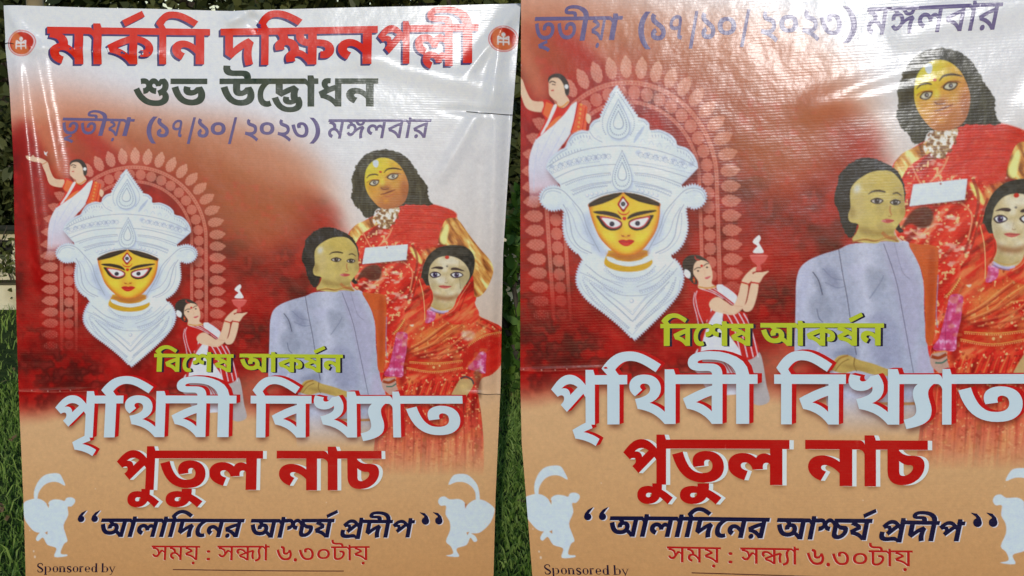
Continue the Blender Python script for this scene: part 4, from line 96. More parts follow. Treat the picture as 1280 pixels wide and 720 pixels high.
 'play': '1418,6484 -14,50 -34,0 -58,206 -58,1 -5,-14 -7,-12 -9,-10 -9,-10 -10,-8 -11,-7 36,-39 8,5 7,6 6,5 6,6 4,7 4,6 1,-6 2,-7 1,-6 1,-4 2,-6 32,-112 -287,1 15,-51|1135,6711 -23,-1 -19,-4 -18,-8 -15,-11 -12,-15 -10,-19 -6,-23 -5,-28 -1,-33 58,-16 1,23 2,20 3,17 4,14 6,12 8,9 10,6 12,3 15,2 10,-1 9,-1 9,-3 7,-3 7,-4 6,-5 5,-6 4,-7 2,-8 2,-8 0,-6 -2,-6 -3,-4 -5,-2 -6,-1 -4,0 -4,2 -4,2 -5,6 -2,4 0,5 -1,4 0,4 -54,8 -1,-5 0,-6 1,-5 0,-5 1,-5 1,-4 5,-13 6,-10 7,-9 9,-7 9,-6 11,-4 11,-3 11,-2 11,0 17,1 14,3 12,6 9,8 7,10 5,12 1,13 0,14 -4,16 -5,14 -7,14 -10,13 -11,12 -14,10 -16,9 -18,6 -21,4|1149,6570 0,-9 -1,-8 -4,-7 -5,-6 -8,-4 -10,-4 37,-18 17,4 11,6 8,7 5,8 3,8 1,10 -1,11|1535,6484 -13,50 -34,0 -58,206 -57,0 50,-180 -1,-8 -2,-7 -3,-5 -4,-3 -5,-2 -7,-1 -4,0 14,-50 8,0 5,1 4,1 4,3 4,5 2,6 1,8 1,-6 1,-5 2,-5 1,-4 1,-4 7,-28 48,0 1,28|1829,6483 -13,50 -34,0 -55,205 -58,0 35,-126 4,22 -2,-6 -3,-6 -3,-5 -3,-4 -5,-2 -6,-1 -5,1 -6,3 -6,5 -2,4 -3,5 -2,6 -1,5 0,4 -1,4 -50,4 1,-8 0,-7 -1,-7 -2,-6 -3,-4 -4,-4 -4,-3 -6,-2 -7,0 -4,0 -7,2 -6,4 -4,5 -3,7 -1,8 1,6 4,6 6,4 7,4 8,3 -30,52 -13,-5 -12,-7 -10,-7 -8,-9 -6,-9 -5,-11 -2,-11 1,-13 3,-14 4,-14 7,-12 8,-10 9,-9 10,-8 11,-6 12,-5 13,-3 12,-1 15,1 12,3 10,5 9,6 8,9 8,11 -9,-2 6,-9 7,-8 8,-6 9,-5 8,-2 9,-1 8,0 7,2 7,3 5,5 5,5 4,5 -12,7 1,-6 1,-7 2,-6 1,-6 1,-6 2,-6 4,-16 -211,1 14,-50|1946,6482 -14,50 -33,0 -55,206 -57,0 48,-180 -1,-7 -2,-6 -4,-6 -4,-3 -6,-2 -8,-1 12,-50 7,0 5,0 5,2 4,3 3,4 3,6 1,9 1,-7 1,-4 1,-5 1,-4 1,-4 8,-28 47,0 2,27|2062,6482 -13,50 -34,0 -53,205 -57,0 54,-205 -34,0 13,-50 35,0 -3,-5 -3,-6 -3,-5 -2,-6 -3,-6 -2,-6 18,-20 18,-18 16,-14 16,-11 15,-9 15,-6 15,-4 15,-3 16,0 12,0 10,1 11,2 10,2 11,4 10,4 11,6 11,7 12,7 13,9 14,11 15,12 -37,41 -16,-13 -15,-11 -12,-9 -12,-8 -11,-6 -11,-4 -10,-3 -11,-2 -11,-1 -11,1 -11,2 -9,4 -9,5 -9,5 -8,6 -7,7 -7,7 -7,7 1,4 1,5 2,5 2,4 1,4 2,4|2301,6481 -12,50 -161,1 -29,109 -13,-7 12,-10 13,-10 14,-10 14,-10 16,-10 17,-10 17,-9 17,-8 18,-8 30,34 -5,7 -4,8 -5,8 -4,8 -4,8 -3,9 -3,9 -3,9 -3,9 -2,11 -2,11 -1,11 -1,12 -1,13 0,12 -58,13 0,-13 0,-13 1,-13 1,-13 3,-14 3,-14 3,-11 3,-9 4,-9 4,-9 5,-9 5,-8 6,-8 6,-9 6,-8 12,21 -17,8 -17,9 -16,10 -17,11 -16,11 -15,11 -15,11 -14,11 -14,11 -39,-32 34,-131 -29,0 13,-50|2451,6481 -12,50 -22,0 -10,5 -10,6 -9,7 -9,7 -8,7 -8,8 -7,9 -7,8 -5,9 -5,10 -4,10 -3,10 -3,14 -1,12 1,9 3,8 3,6 5,4 6,3 6,2 6,0 4,0 5,0 4,-1 5,-1 4,-2 6,-2 6,46 -9,4 -8,3 -9,2 -8,2 -9,1 -9,0 -17,-1 -16,-4 -13,-7 -10,-9 -8,-12 -5,-15 -2,-17 1,-21 5,-22 5,-18 7,-16 9,-16 10,-15 12,-13 13,-13 15,-11 15,-9 16,-7 -28,18 -5,1 -4,0 -5,0 -6,1 -6,0 -8,0 -34,0 13,-50|2689,6480 -12,50 -34,0 -49,204 -57,0 20,-82 3,20 -5,-10 -6,-10 -6,-8 -7,-8 -7,-7 -7,-5 -8,-4 -7,-2 -8,-1 -5,0 -5,1 -4,3 -6,6 -2,5 0,5 1,4 2,4 4,3 4,3 7,4 -37,50 -14,-8 -11,-10 -8,-13 -5,-14 -2,-14 2,-16 5,-14 6,-13 8,-10 9,-9 10,-7 10,-5 11,-4 11,-2 11,-1 10,0 10,2 9,3 9,4 8,5 8,6 8,6 7,8 6,9 -8,5 1,-7 2,-6 1,-7 2,-7 1,-7 2,-6 10,-43 -155,1 12,-50|2920,6479 -12,50 -33,0 -48,203 -56,1 -7,-14 -8,-12 -9,-10 -10,-10 -11,-8 -12,-8 -14,-6 -15,-5 -17,-4 -7,-55 27,-13 27,-13 28,-12 28,-10 28,-9 27,-8 -9,12 4,-19 -152,1 12,-50|2807,6582 6,6 -16,4 -15,6 -14,5 -14,6 -15,6 -16,8 9,2 9,4 9,4 9,5 8,7 8,7 8,8 6,9 5,9 -9,2 1,-6 1,-6 2,-6 1,-7 1,-6 2,-6|2684,6742 -8,-1 -6,-3 -5,-5 -3,-6 -1,-8 1,-9 3,-8 5,-8 6,-6 7,-5 8,-3 8,-1 8,1 6,3 4,5 3,6 1,7 -1,9 -3,9 -4,7 -6,7 -7,5 -8,3|3370,6478 -10,51 -33,0 -40,207 -56,0 -6,-13 -8,-12 -9,-11 -10,-10 -11,-8 -10,-7 32,-39 8,5 7,6 6,6 6,6 5,6 4,6 1,-6 1,-7 1,-6 1,-7 23,-116 -278,2 11,-51|3113,6707 -22,-2 -20,-4 -17,-8 -15,-11 -13,-15 -11,-19 -9,-23 -6,-28 -4,-33 55,-16 3,23 3,20 5,17 5,15 7,11 8,9 10,6 12,4 14,1 10,-1 9,-1 8,-2 7,-4 7,-4 5,-5 4,-6 3,-7 2,-8 1,-8 0,-6 -2,-6 -4,-4 -5,-2 -5,-1 -5,0 -7,4 -4,6 -1,4 -1,5 0,4 0,4 -52,8 -1,-5 0,-5 0,-6 0,-5 0,-5 1,-4 3,-13 5,-10 7,-9 8,-7 9,-6 10,-4 10,-3 11,-2 10,0 17,1 14,3 12,6 10,8 7,10 5,12 3,13 0,14 -2,16 -4,14 -6,14 -8,13 -10,12 -13,10 -14,9 -18,6 -19,4|3116,6565 -1,-9 -2,-8 -4,-7 -5,-6 -8,-4 -10,-4 35,-18 16,4 11,6 8,7 6,8 4,8 1,10 0,11|3484,6477 -10,51 -33,0 -39,207 -56,1 35,-182 -2,-8 -3,-7 -3,-4 -4,-4 -5,-2 -6,0 -4,0 9,-51 8,0 5,1 4,1 4,3 4,5 3,6 2,8 0,-6 1,-5 0,-5 1,-4 1,-4 5,-28 46,0 4,27|3607,6474 10,0 8,2 8,3 6,5 7,5 5,7 5,9 4,9 4,10 -13,60 -6,-16 -6,-14 -6,-13 -8,-9 -10,-6 -10,-2 -6,1 -6,2 -5,3 -4,5 -4,5 -2,7 0,9 2,6 6,5 7,4 9,2 12,1 -15,55 -17,-2 -13,-4 -11,-6 -8,-8 -6,-10 -4,-12 -2,-12 0,-14 2,-14 4,-16 5,-14 6,-12 8,-9 8,-8 8,-6 10,-5 9,-3|3510,6474 11,1 10,3 9,4 8,6 6,9 5,10 3,13 0,15 -3,18 -3,12 -5,12 -6,12 -8,12 -9,9 -12,8 -13,7 -15,4 -18,1 7,-55 9,-1 8,-2 7,-2 6,-2 4,-3 4,-4 3,-4 2,-4 1,-5 1,-8 -2,-5 -3,-5 -5,-3 -6,-2 -7,0 -4,0 -5,0 -4,1 -5,1 -5,1 -5,1 5,-51 6,-1 6,-1 6,-1 5,0 6,-1|3853,6475 -9,51 -139,0 -2,10 -8,45 -1,6 0,4 -1,4 -1,7 -8,42 -1,7 0,6 0,4 1,6 4,5 5,2 5,1 7,-1 6,-1 5,-3 6,-3 6,-4 6,-5 6,-4 5,-6 4,-5 3,-6 3,-6 1,-5 1,-5 -3,-6 -5,-3 -5,0 -10,0 -6,-1 -5,-2 -6,-2 -5,-3 -6,-4 -4,-3 -3,-4 -4,-4 -3,-4 -2,-4 -3,-5 15,-51 3,7 4,6 5,6 5,5 6,4 6,3 8,2 8,1 8,0 9,0 11,1 9,1 7,2 7,3 5,4 4,4 3,5 2,6 2,6 0,7 0,7 -1,7 -4,16 -5,14 -7,14 -8,12 -10,12 -10,11 -13,10 -13,8 -13,7 -15,6 -14,3 -15,1 -12,0 -10,-2 -8,-2 -7,-3 -6,-5 -5,-5 -5,-6 -3,-8 -3,-9 -1,-12 1,-15 3,-18 21,-117 3,-11 1,-5 1,-5 0,-5 1,-6 1,-5 1,-5 1,-6|4093,6473 -8,51 -33,0 -35,209 -55,0 -9,-12 -10,-11 -10,-9 -12,-8 -13,-7 -13,-6 -15,-6 -17,-4 -18,-3 -10,-53 8,-5 7,-4 7,-4 8,-4 8,-4 8,-4 8,-5 8,-4 9,-4 -9,-6 -10,-4 -10,-5 -10,-4 -11,-3 -13,-3 22,-38 13,12 -41,1 9,-51|3997,6525 -95,0 9,-2 7,3 6,3 7,4 6,4 5,4 6,4 5,5 4,5 5,5 -4,41 -6,3 -7,3 -7,3 -8,3 -7,4 -7,3 -8,4 -7,4 -6,3 9,-1 10,3 11,4 11,6 10,6 9,7 9,8 8,9 7,10 -7,3 0,-7 1,-6 1,-7 1,-7 1,-8 1,-8|3982,6421 141,-69 11,42 -139,73|4500,6488 -8,49 -33,-1 -27,165 -56,1 20,-123 0,25 -6,-11 -7,-10 -6,-10 -6,-8 -6,-8 -7,-6 -6,-6 -7,-5 -7,-4 -7,-2 -8,-2 -7,-1 -9,1 -8,1 -8,3 -7,3 -7,5 -8,5 -7,7 -8,7 -8,8 -7,-7 6,-4 6,-3 6,-3 7,-2 7,-1 6,-1 12,1 8,4 6,7 4,7 2,9 -1,9 0,4 -2,7 -1,4 -2,6 -14,-6 6,-7 4,-3 4,-4 5,-4 4,-4 5,-4 4,-4 4,-3 51,-40 27,36 -128,107 -31,-39 35,-29 -14,18 -15,6 6,-4 4,-5 3,-4 3,-4 2,-4 1,-4 0,-5 -1,-4 -4,-5 -4,-1 -4,-1 -7,1 -4,1 -7,3 -5,3 -32,-40 15,-15 13,-13 13,-11 13,-10 13,-9 13,-6 13,-5 13,-3 14,0 12,1 11,2 10,4 10,5 9,6 8,8 9,9 9,10 8,12 -4,7 0,-5 1,-6 0,-6 1,-7 1,-7 1,-6 8,-50 47,0 4,27|4424,6755 -56,0 -2,-4 -2,-4 -6,-6 -4,-2 -6,-2 -6,-1 -7,-1 -8,0 -11,0 -12,1 -12,2 -14,2 -15,1 -16,1 -9,-1 -10,0 -10,-2 -10,-2 -10,-4 -8,-5 -8,-6 -6,-8 -5,-10 -2,-12 -1,-15 2,-17 1,-7 2,-6 2,-6 1,-7 2,-5 2,-6 53,8 -2,4 -1,4 -1,4 -1,4 -1,4 -1,4 -1,9 0,7 2,6 3,5 4,4 6,2 6,2 7,1 8,0 13,0 12,-1 11,-2 11,-2 11,-1 11,0 11,0 10,2 7,4 7,4 5,5 5,6 5,-32 57,-1|4739,6491 -8,48 -160,-1 -17,106 -14,-7 11,-10 11,-9 13,-10 14,-10 14,-9 16,-9 16,-9 17,-8 17,-8 33,34 -4,7 -4,7 -4,8 -3,8 -3,8 -2,8 -2,9 -2,9 -2,9 -1,10 -1,10 0,12 0,11 1,12 2,12 -57,12 -2,-12 -1,-13 -1,-13 0,-12 1,-14 2,-13 2,-10 2,-10 3,-8 4,-9 4,-8 4,-8 5,-8 5,-8 5,-9 14,21 -16,8 -16,8 -15,10 -16,10 -15,11 -14,11 -13,11 -13,10 -12,11 -43,-32 21,-128 -30,0 8,-49|4846,6540 -33,0 -30,196 -56,0 30,-197 -33,0 7,-48 33,0 -2,-11 -3,-11 -4,-10 -6,-9 -7,-7 -9,-7 -10,-6 -12,-4 -14,-4 -15,-3 -17,-2 -20,0 -11,0 -10,0 -9,1 -7,1 -5,1 -5,2 -4,4 -1,4 5,4 4,0 5,0 36,1 13,1 11,1 10,2 7,3 7,4 5,5 4,5 3,6 1,6 1,7 0,9 -1,9 -54,0 1,-4 -1,-5 -2,-5 -5,-4 -5,-2 -4,0 -4,0 -25,-1 -13,0 -11,-1 -9,-2 -8,-2 -7,-3 -5,-4 -4,-4 -3,-4 -3,-5 -1,-6 0,-6 0,-7 6,-15 11,-14 16,-11 22,-8 29,-5 35,-1 49,4 40,10 32,17 23,22 13,29 3,36 34,1|5139,6496 -7,47 -33,0 -28,192 -56,0 22,-151 1,24 -6,-11 -7,-10 -6,-9 -6,-8 -7,-7 -6,-7 -7,-5 -6,-5 -7,-3 -7,-3 -8,-1 -8,-1 -8,0 -8,2 -8,2 -7,4 -7,4 -7,5 -7,6 -8,7 -8,8 -7,-7 6,-4 6,-3 6,-3 7,-2 6,-1 7,0 11,1 9,4 6,6 4,7 1,8 0,9 0,4 -2,7 -1,4 -2,5 -14,-5 6,-7 4,-3 4,-4 5,-4 4,-4 4,-3 5,-4 4,-3 49,-38 27,34 -126,103 -31,-37 36,-28 -14,17 -14,6 5,-5 4,-4 3,-4 3,-4 1,-4 1,-4 0,-5 -2,-6 -6,-3 -5,-1 -7,1 -7,3 -4,1 -4,3 -33,-38 14,-14 14,-13 13,-11 12,-10 13,-8 12,-6 13,-4 13,-3 14,-1 12,1 11,2 10,4 9,5 9,6 9,8 9,8 8,10 9,11 -4,7 0,-5 0,-5 1,-7 0,-6 1,-6 1,-6 7,-49 47,1 4,26|813,6492 -6,20 -14,16 -19,9 -20,0 -17,-8 -11,-16 -2,-20 6,-20 14,-16 18,-9 20,0 17,8 11,16|724,6497 15,-46 41,-46 67,-34 -5,10 -44,56 -18,23|990,6490 -6,20 -13,16 -19,9 -20,0 -17,-8 -11,-16 -2,-20 6,-20 13,-16 19,-9 19,0 17,8 11,16|902,6495 14,-45 41,-47 67,-34 -5,11 -44,55 -18,23|5321,6508 -3,23 -13,19 -19,11 -22,0 -20,-10 -15,-19 -7,-23 4,-23 13,-19 19,-10 22,0 20,10 15,18|5255,6477 -2,-32 -54,-44 -5,-11 67,13 42,47 17,58|5495,6506 -3,23 -12,19 -19,10 -22,1 -21,-10 -15,-19 -6,-23 3,-23 13,-18 19,-11 22,0 20,10 15,18|5429,6475 -2,-32 -57,-44 -5,-11 69,13 43,47 17,58',
 'time': '1923,6855 -2,26 -33,0 -9,173 -31,1 6,-110 7,18 -6,-7 -5,-6 -4,-5 -4,-3 -5,-2 -4,-1 -5,1 -6,4 -6,7 -4,6 -5,7 -5,9 -7,9 -6,9 -5,7 -6,6 -5,5 -6,3 -6,3 -6,1 -8,1 -6,-1 -6,-1 -5,-2 -6,-2 -5,-4 -5,-5 -5,-6 -6,-8 -5,-9 24,-14 4,8 4,7 4,4 4,2 4,2 4,0 4,0 6,-3 4,-2 3,-4 4,-5 5,-6 5,-7 5,-9 8,-10 7,-10 6,-8 5,-6 6,-3 6,-3 6,0 7,0 6,2 6,3 5,4 6,6 7,6 -7,1 0,-5 0,-4 0,-5 0,-4 0,-4 0,-5 1,-26 -168,1 2,-27|1774,6970 -2,-13 -1,-11 -2,-10 -3,-7 -3,-7 -5,-5 -6,-4 -7,-4 -8,-3 -10,-2 -11,-2 -13,-2 8,-28 19,8 12,2 10,3 8,3 8,3 6,4 5,4 5,5 3,6 2,7 2,7 1,9 1,9|2127,6855 -1,26 -33,0 -8,171 -30,1 2,-43 5,17 -8,-11 -7,-10 -7,-9 -7,-9 -8,-7 -8,-6 -8,-4 -9,-3 -9,-1 -7,1 -6,2 -6,3 -4,4 -3,5 -1,7 0,6 3,6 3,4 6,4 7,4 8,3 -10,29 -12,-4 -9,-5 -8,-6 -7,-6 -5,-6 -4,-7 -3,-8 -1,-7 0,-8 1,-10 3,-8 5,-8 6,-6 7,-6 8,-4 8,-3 8,-1 9,-1 12,1 11,2 9,3 10,4 8,6 8,7 7,7 6,9 7,9 -6,2 0,-5 -1,-5 1,-5 0,-5 0,-5 0,-5 3,-80 -147,0 1,-26|2014,6950 0,4 -1,5 -29,-9 -1,-10 -1,-10 -3,-7 -4,-7 -6,-5 -7,-4 -10,-3 -11,-3 -13,-2 7,-25 15,4 11,2 10,2 9,3 7,3 7,5 6,5 5,7 4,7 3,8 2,9 0,10|2334,6855 -1,26 -33,0 -6,170 -31,0 -9,-11 -9,-10 -11,-9 -12,-8 -12,-7 -14,-6 -15,-5 -17,-4 -19,-3 -11,-31 6,-4 7,-4 8,-4 7,-4 8,-4 7,-3 8,-4 7,-4 8,-3 -9,-6 -9,-5 -10,-4 -11,-5 -12,-3 -14,-3 12,-23 4,7 -31,0 1,-26|2270,6881 -101,0 5,0 9,3 8,4 8,4 8,5 7,4 7,5 6,5 5,5 1,20 -7,4 -8,3 -8,4 -8,3 -8,4 -7,4 -8,3 -7,4 -6,4 -3,-4 16,3 14,3 14,5 13,6 12,6 11,8 10,8 9,9 9,10 -5,1 -1,-5 0,-5 0,-5 0,-5 0,-5 0,-5|2238,7111 -5,0 -5,-2 -4,-3 -4,-4 -1,-5 -1,-5 1,-6 2,-5 4,-4 4,-3 5,-2 6,-1 5,0 5,2 4,3 4,5 1,5 1,5 -1,6 -2,4 -4,5 -4,3 -5,2|2442,6948 -6,0 -6,-2 -5,-2 -4,-3 -2,-5 -1,-5 1,-6 3,-5 4,-3 5,-3 6,-1 7,-1 6,1 6,1 5,2 4,3 2,5 1,6 -1,6 -3,4 -4,4 -5,2 -6,2|2439,7053 -7,-1 -6,-1 -5,-2 -4,-4 -2,-4 0,-6 1,-6 2,-5 4,-3 6,-2 6,-2 6,0 7,0 6,1 5,2 4,4 2,4 1,6 -1,6 -3,5 -4,3 -6,3 -5,1|2800,6849 -1,27 -34,0 -4,174 -32,0 3,-111 7,19 -6,-8 -5,-6 -5,-4 -4,-4 -5,-2 -4,0 -6,1 -5,3 -7,8 -3,5 -5,7 -6,9 -6,10 -6,8 -5,7 -6,6 -5,5 -6,4 -6,2 -7,2 -7,0 -7,0 -6,-1 -5,-2 -6,-3 -6,-4 -5,-5 -6,-6 -6,-8 -6,-8 25,-14 5,8 4,6 4,4 4,3 4,1 5,1 7,-1 6,-5 4,-3 4,-5 4,-6 5,-8 6,-9 8,-10 6,-10 6,-8 6,-5 5,-4 7,-2 6,-1 7,1 6,2 6,3 6,4 6,5 7,7 -6,1 -1,-5 0,-5 0,-4 0,-4 0,-5 0,-4 0,-26 -173,1 0,-26|2649,6965 -1,-13 -2,-12 -3,-9 -2,-8 -4,-6 -5,-5 -6,-5 -8,-3 -8,-3 -11,-2 -11,-2 -14,-2 8,-28 20,8 12,2 10,3 9,2 8,4 7,3 5,5 5,5 3,6 3,6 2,8 2,8 1,10|2975,6867 -3,183 -31,0 -10,-9 -9,-7 -9,-6 -9,-5 -9,-5 -9,-3 -10,-3 -10,-2 -11,-3 -13,-31 11,-5 11,-6 11,-6 12,-5 12,-6 13,-5 12,-5 12,-5 13,-4 -7,13 2,-77|2942,6946 10,8 -10,4 -10,4 -10,4 -9,4 -10,4 -9,4 -9,4 -8,4 -7,4 -3,-5 15,3 14,4 13,5 12,6 11,7 10,9 0,-5 0,-4 0,-5 0,-5 0,-4|2792,6876 1,-27 274,-2 0,27|2857,6887 11,0 11,2 11,4 10,4 9,6 10,7 9,7 9,9 9,9 -17,21 -7,-8 -7,-8 -8,-7 -8,-5 -7,-5 -8,-4 -8,-3 -8,-2 -7,-1 -6,1 -4,1 -4,2 -5,6 -1,4 1,6 4,6 7,5 -19,22 -8,-6 -6,-5 -5,-7 -4,-7 -2,-7 -1,-8 1,-8 3,-7 4,-7 5,-5 5,-4 7,-4 8,-2 8,-2|3036,6976 1,9 0,8 1,8 2,9 2,8 2,9 -28,6 -3,-9 -3,-10 -2,-10 -1,-9 -1,-10 0,-9 1,-8 1,-9 1,-9 2,-8 3,-9 4,-9 7,6 -10,4 -11,3 -11,4 -11,3 -11,4 -10,4 -4,-26 11,-4 11,-4 13,-4 12,-4 13,-4 12,-4 20,20 -3,9 -4,9 -2,9 -2,9 -1,9|3156,6847 -1,26 -24,1 20,-7 -8,6 -6,6 -5,6 -4,5 -3,6 -2,5 -2,6 -1,7 0,7 0,7 1,8 2,7 1,8 2,9 2,8 1,8 1,9 1,9 -1,8 -1,8 -2,7 -2,7 -4,7 -4,6 -6,6 -7,6 -9,5 -10,5 -12,4 -14,3 -7,-26 12,-4 10,-3 8,-5 6,-5 5,-5 3,-6 1,-6 1,-6 1,-7 0,-8 -1,-9 -2,-8 -1,-8 -2,-8 -2,-7 -1,-8 -1,-8 -1,-8 1,-7 1,-7 1,-6 2,-6 3,-5 3,-6 4,-5 5,-6 6,-6 2,7 -56,0 1,-27|3248,6846 0,27 -34,0 -1,176 -32,0 1,-151 -3,-6 -3,-6 -5,-5 -6,-4 -6,-3 -8,-1 -2,-26 5,0 6,0 5,2 5,2 5,4 5,5 4,7 -1,-4 0,-4 0,-7 0,-27 23,0 8,21|3460,7048 -13,0 -13,-2 -12,-4 -12,-5 -11,-8 -10,-10 -10,-12 -10,-15 -9,-17 -8,-21 -8,-23 -7,-27 32,-10 5,21 6,20 6,17 6,15 6,12 7,11 7,9 8,7 9,5 9,4 10,2 10,1 14,-2 12,-5 10,-8 8,-10 4,-14 1,-17 0,-9 -2,-9 -2,-8 -3,-6 -3,-5 -2,-5 20,0 -5,10 -5,9 -6,8 -6,7 -6,6 -7,4 -7,3 -7,2 -8,1 -6,0 -5,-1 -5,-1 -4,-2 -4,-2 -4,-3 -4,-3 -3,-5 -3,-5 -2,-8 -1,-9 -1,-12 0,-16 0,-6 -1,-4 -1,-4 -3,-5 -4,-2 -4,-1 -5,-1 -7,0 4,-31 11,0 9,1 7,2 7,2 6,3 4,4 3,4 3,4 2,5 1,6 1,6 0,7 0,30 0,5 1,5 4,6 7,2 4,0 4,-1 6,-4 4,-4 4,-4 3,-6 4,-8 3,-9 25,-6 4,6 4,6 4,8 3,7 2,8 2,8 2,7 1,8 0,7 -1,15 -3,14 -4,14 -7,11 -8,10 -11,9 -13,6 -15,4|3563,7039 0,-8 3,-6 3,-4 5,-4 5,-1 6,-1 6,0 5,2 5,3 4,4 2,7 1,8 -1,8 -2,6 -4,4 -4,4 -6,2 -6,0 -6,0 -5,-2 -5,-3 -3,-5 -3,-6|3827,6962 0,15 -3,14 -4,12 -6,12 -8,10 -10,8 -13,6 -15,3 -17,2 -14,-1 -13,-1 -12,-3 -11,-5 -11,-7 -11,-9 -9,-11 -10,-14 -8,-17 -8,-19 -8,-24 -7,-27 33,-7 7,28 8,24 8,19 9,16 9,12 10,9 11,6 11,3 13,1 11,-1 9,-2 8,-4 6,-6 4,-6 4,-8 2,-8 1,-9 1,-10 -1,-12 -2,-10 -4,-10 -4,-9 -5,-8 -6,-6 -7,-5 -8,-2 -8,-1 -5,0 -4,2 -4,2 -4,6 -1,5 1,6 2,6 4,7 -34,8 -3,-5 -2,-6 -1,-5 -2,-5 0,-5 -1,-5 1,-8 3,-7 4,-6 6,-5 6,-4 7,-2 8,-2 7,-2 8,0 17,1 15,4 13,6 11,9 9,11 8,12 5,14 3,15|3953,7028 -15,0 -14,-2 -13,-4 -12,-6 -10,-7 -8,-10 -6,-11 -4,-13 -1,-14 1,-12 2,-12 5,-11 7,-10 9,-9 12,-7 13,-6 16,-4 19,-1 19,1 16,2 13,5 11,7 9,8 7,10 4,11 3,11 1,13 0,12 -3,11 -5,11 -7,11 -9,8 -12,8 -13,6 -17,3|3955,6913 -10,1 -8,2 -9,3 -7,4 -6,6 -5,6 -3,8 -2,9 -1,9 1,8 1,7 3,7 4,6 5,5 7,5 7,3 10,1 11,1 10,-1 9,-2 8,-3 7,-5 6,-6 5,-6 3,-8 2,-8 0,-9 0,-9 -2,-8 -4,-6 -4,-6 -5,-5 -7,-4 -7,-3 -9,-1|4249,6853 1,26 -134,0 2,105 0,8 1,6 1,4 1,4 3,4 5,4 6,2 7,0 8,0 7,-2 8,-3 6,-4 7,-5 6,-5 5,-6 5,-7 3,-6 3,-7 1,-7 1,-6 -1,-6 -2,-4 -3,-4 -4,-3 -5,-1 -7,-1 -6,1 -6,0 -5,1 -5,-25 4,-1 5,-1 5,-1 4,-1 6,0 5,0 9,0 8,2 7,2 6,4 6,5 4,6 3,6 2,8 1,9 -1,12 -3,12 -4,11 -7,11 -7,10 -9,8 -9,7 -9,6 -10,5 -10,4 -12,2 -11,1 -9,0 -8,-1 -7,-2 -6,-3 -5,-3 -5,-3 -3,-4 -4,-6 -3,-5 -2,-8 -2,-9 0,-12 -3,-107 -34,0 0,-26|4184,6853 -1,-7 -2,-6 -3,-4 -5,-3 -7,-2 -8,0 -30,0 -14,0 -12,-1 -10,-2 -8,-3 -7,-3 -7,-4 -5,-5 -4,-5 -3,-6 -3,-7 -1,-7 -1,-8 0,-6 1,-5 1,-6 30,1 -1,4 0,4 0,4 0,4 0,4 1,4 3,6 6,5 4,2 5,2 6,1 8,1 9,0 27,0 11,0 10,1 8,1 7,2 6,4 5,4 4,4 3,4 3,6 2,6 1,8 1,8|4342,6852 1,26 -34,0 4,170 -31,1 -4,-146 -3,-7 -4,-5 -5,-5 -6,-4 -7,-3 -7,0 -3,-26 5,0 5,0 6,2 5,2 6,4 4,5 4,6 -1,-7 0,-7 -1,-26 24,0 8,21|4555,6851 1,26 -34,0 6,169 -32,0 -10,-11 -10,-9 -12,-9 -12,-8 -14,-7 -15,-6 -16,-5 -17,-4 -20,-3 -14,-30 7,-4 7,-4 7,-4 7,-4 8,-4 7,-4 8,-4 7,-3 8,-4 -9,-5 -10,-5 -11,-5 -12,-4 -13,-3 -13,-3 10,-23 4,7 -32,0 -1,-26|4491,6877 -104,1 5,0 9,3 9,4 9,4 8,4 8,5 7,5 6,5 6,4 3,21 -8,3 -7,3 -8,4 -8,4 -8,3 -7,4 -8,4 -6,3 -7,4 -3,-4 16,3 16,4 14,4 14,6 12,6 12,8 11,8 10,9 10,9 -5,2 -1,-5 0,-5 -1,-5 0,-5 0,-5 -1,-6|4475,7106 -6,0 -5,-2 -4,-3 -4,-4 -2,-5 -1,-5 0,-6 2,-5 4,-4 4,-3 5,-2 6,-1 6,1 5,1 4,4 4,4 2,5 1,5 -1,6 -2,4 -3,4 -4,4 -5,2',
}
# ------------------------------------------------------------------ printed artwork, painted in banner units (620 wide)
SC = 1.6                                   # samples per banner unit
PW, PH = int(620*SC), int(744*SC)
HL = np.array([[1.04386157,.04168583,2.],[-.0032437,1.08335335,6.],[-.00000447,.00014131,1.]])
HR = np.array([[1.23600503,.41181397,558.99820972],[-.05157922,1.52985318,-177.69279623],[-.0001011,.00040414,1.]])
HI = {'L': np.linalg.inv(HL), 'R': np.linalg.inv(HR)}
def hap(H, p):
    p = np.atleast_2d(np.asarray(p, float)); q = np.c_[p, np.ones(len(p))] @ H.T
    return q[:, :2]/q[:, 2:]
class View:                                # a tracing frame: which view of the print, its origin, its enlargement
    def __init__(s, v, x, y, k): s.v, s.x, s.y, s.k = v, x, y, k
    def __call__(s, pts):
        return hap(HI[s.v], np.array(pts, float).reshape(-1, 2)/s.k + [s.x, s.y])
    def ln(s): # banner units per tracing unit
        a, b = s([(0, 0), (100, 0)]); return np.linalg.norm(b-a)/100
Lp = View('L', 0, 0, 1); Rp = View('R', 0, 0, 1)
def smooth(P, n=4, closed=True):
    P = np.asarray(P, float); m = len(P); out = []
    for i in range(m if closed else m-1):
        if closed: p0, p1, p2, p3 = P[i-1], P[i], P[(i+1) % m], P[(i+2) % m]
        else: p0, p1, p2, p3 = P[max(i-1, 0)], P[i], P[i+1], P[min(i+2, m-1)]
        for k in range(n):
            t = k/n
            out.append(.5*(2*p1+(p2-p0)*t+(2*p0-5*p1+4*p2-p3)*t*t+(3*p1-p0-3*p2+p3)*t**3))
    if not closed: out.append(P[-1])
    return np.array(out)
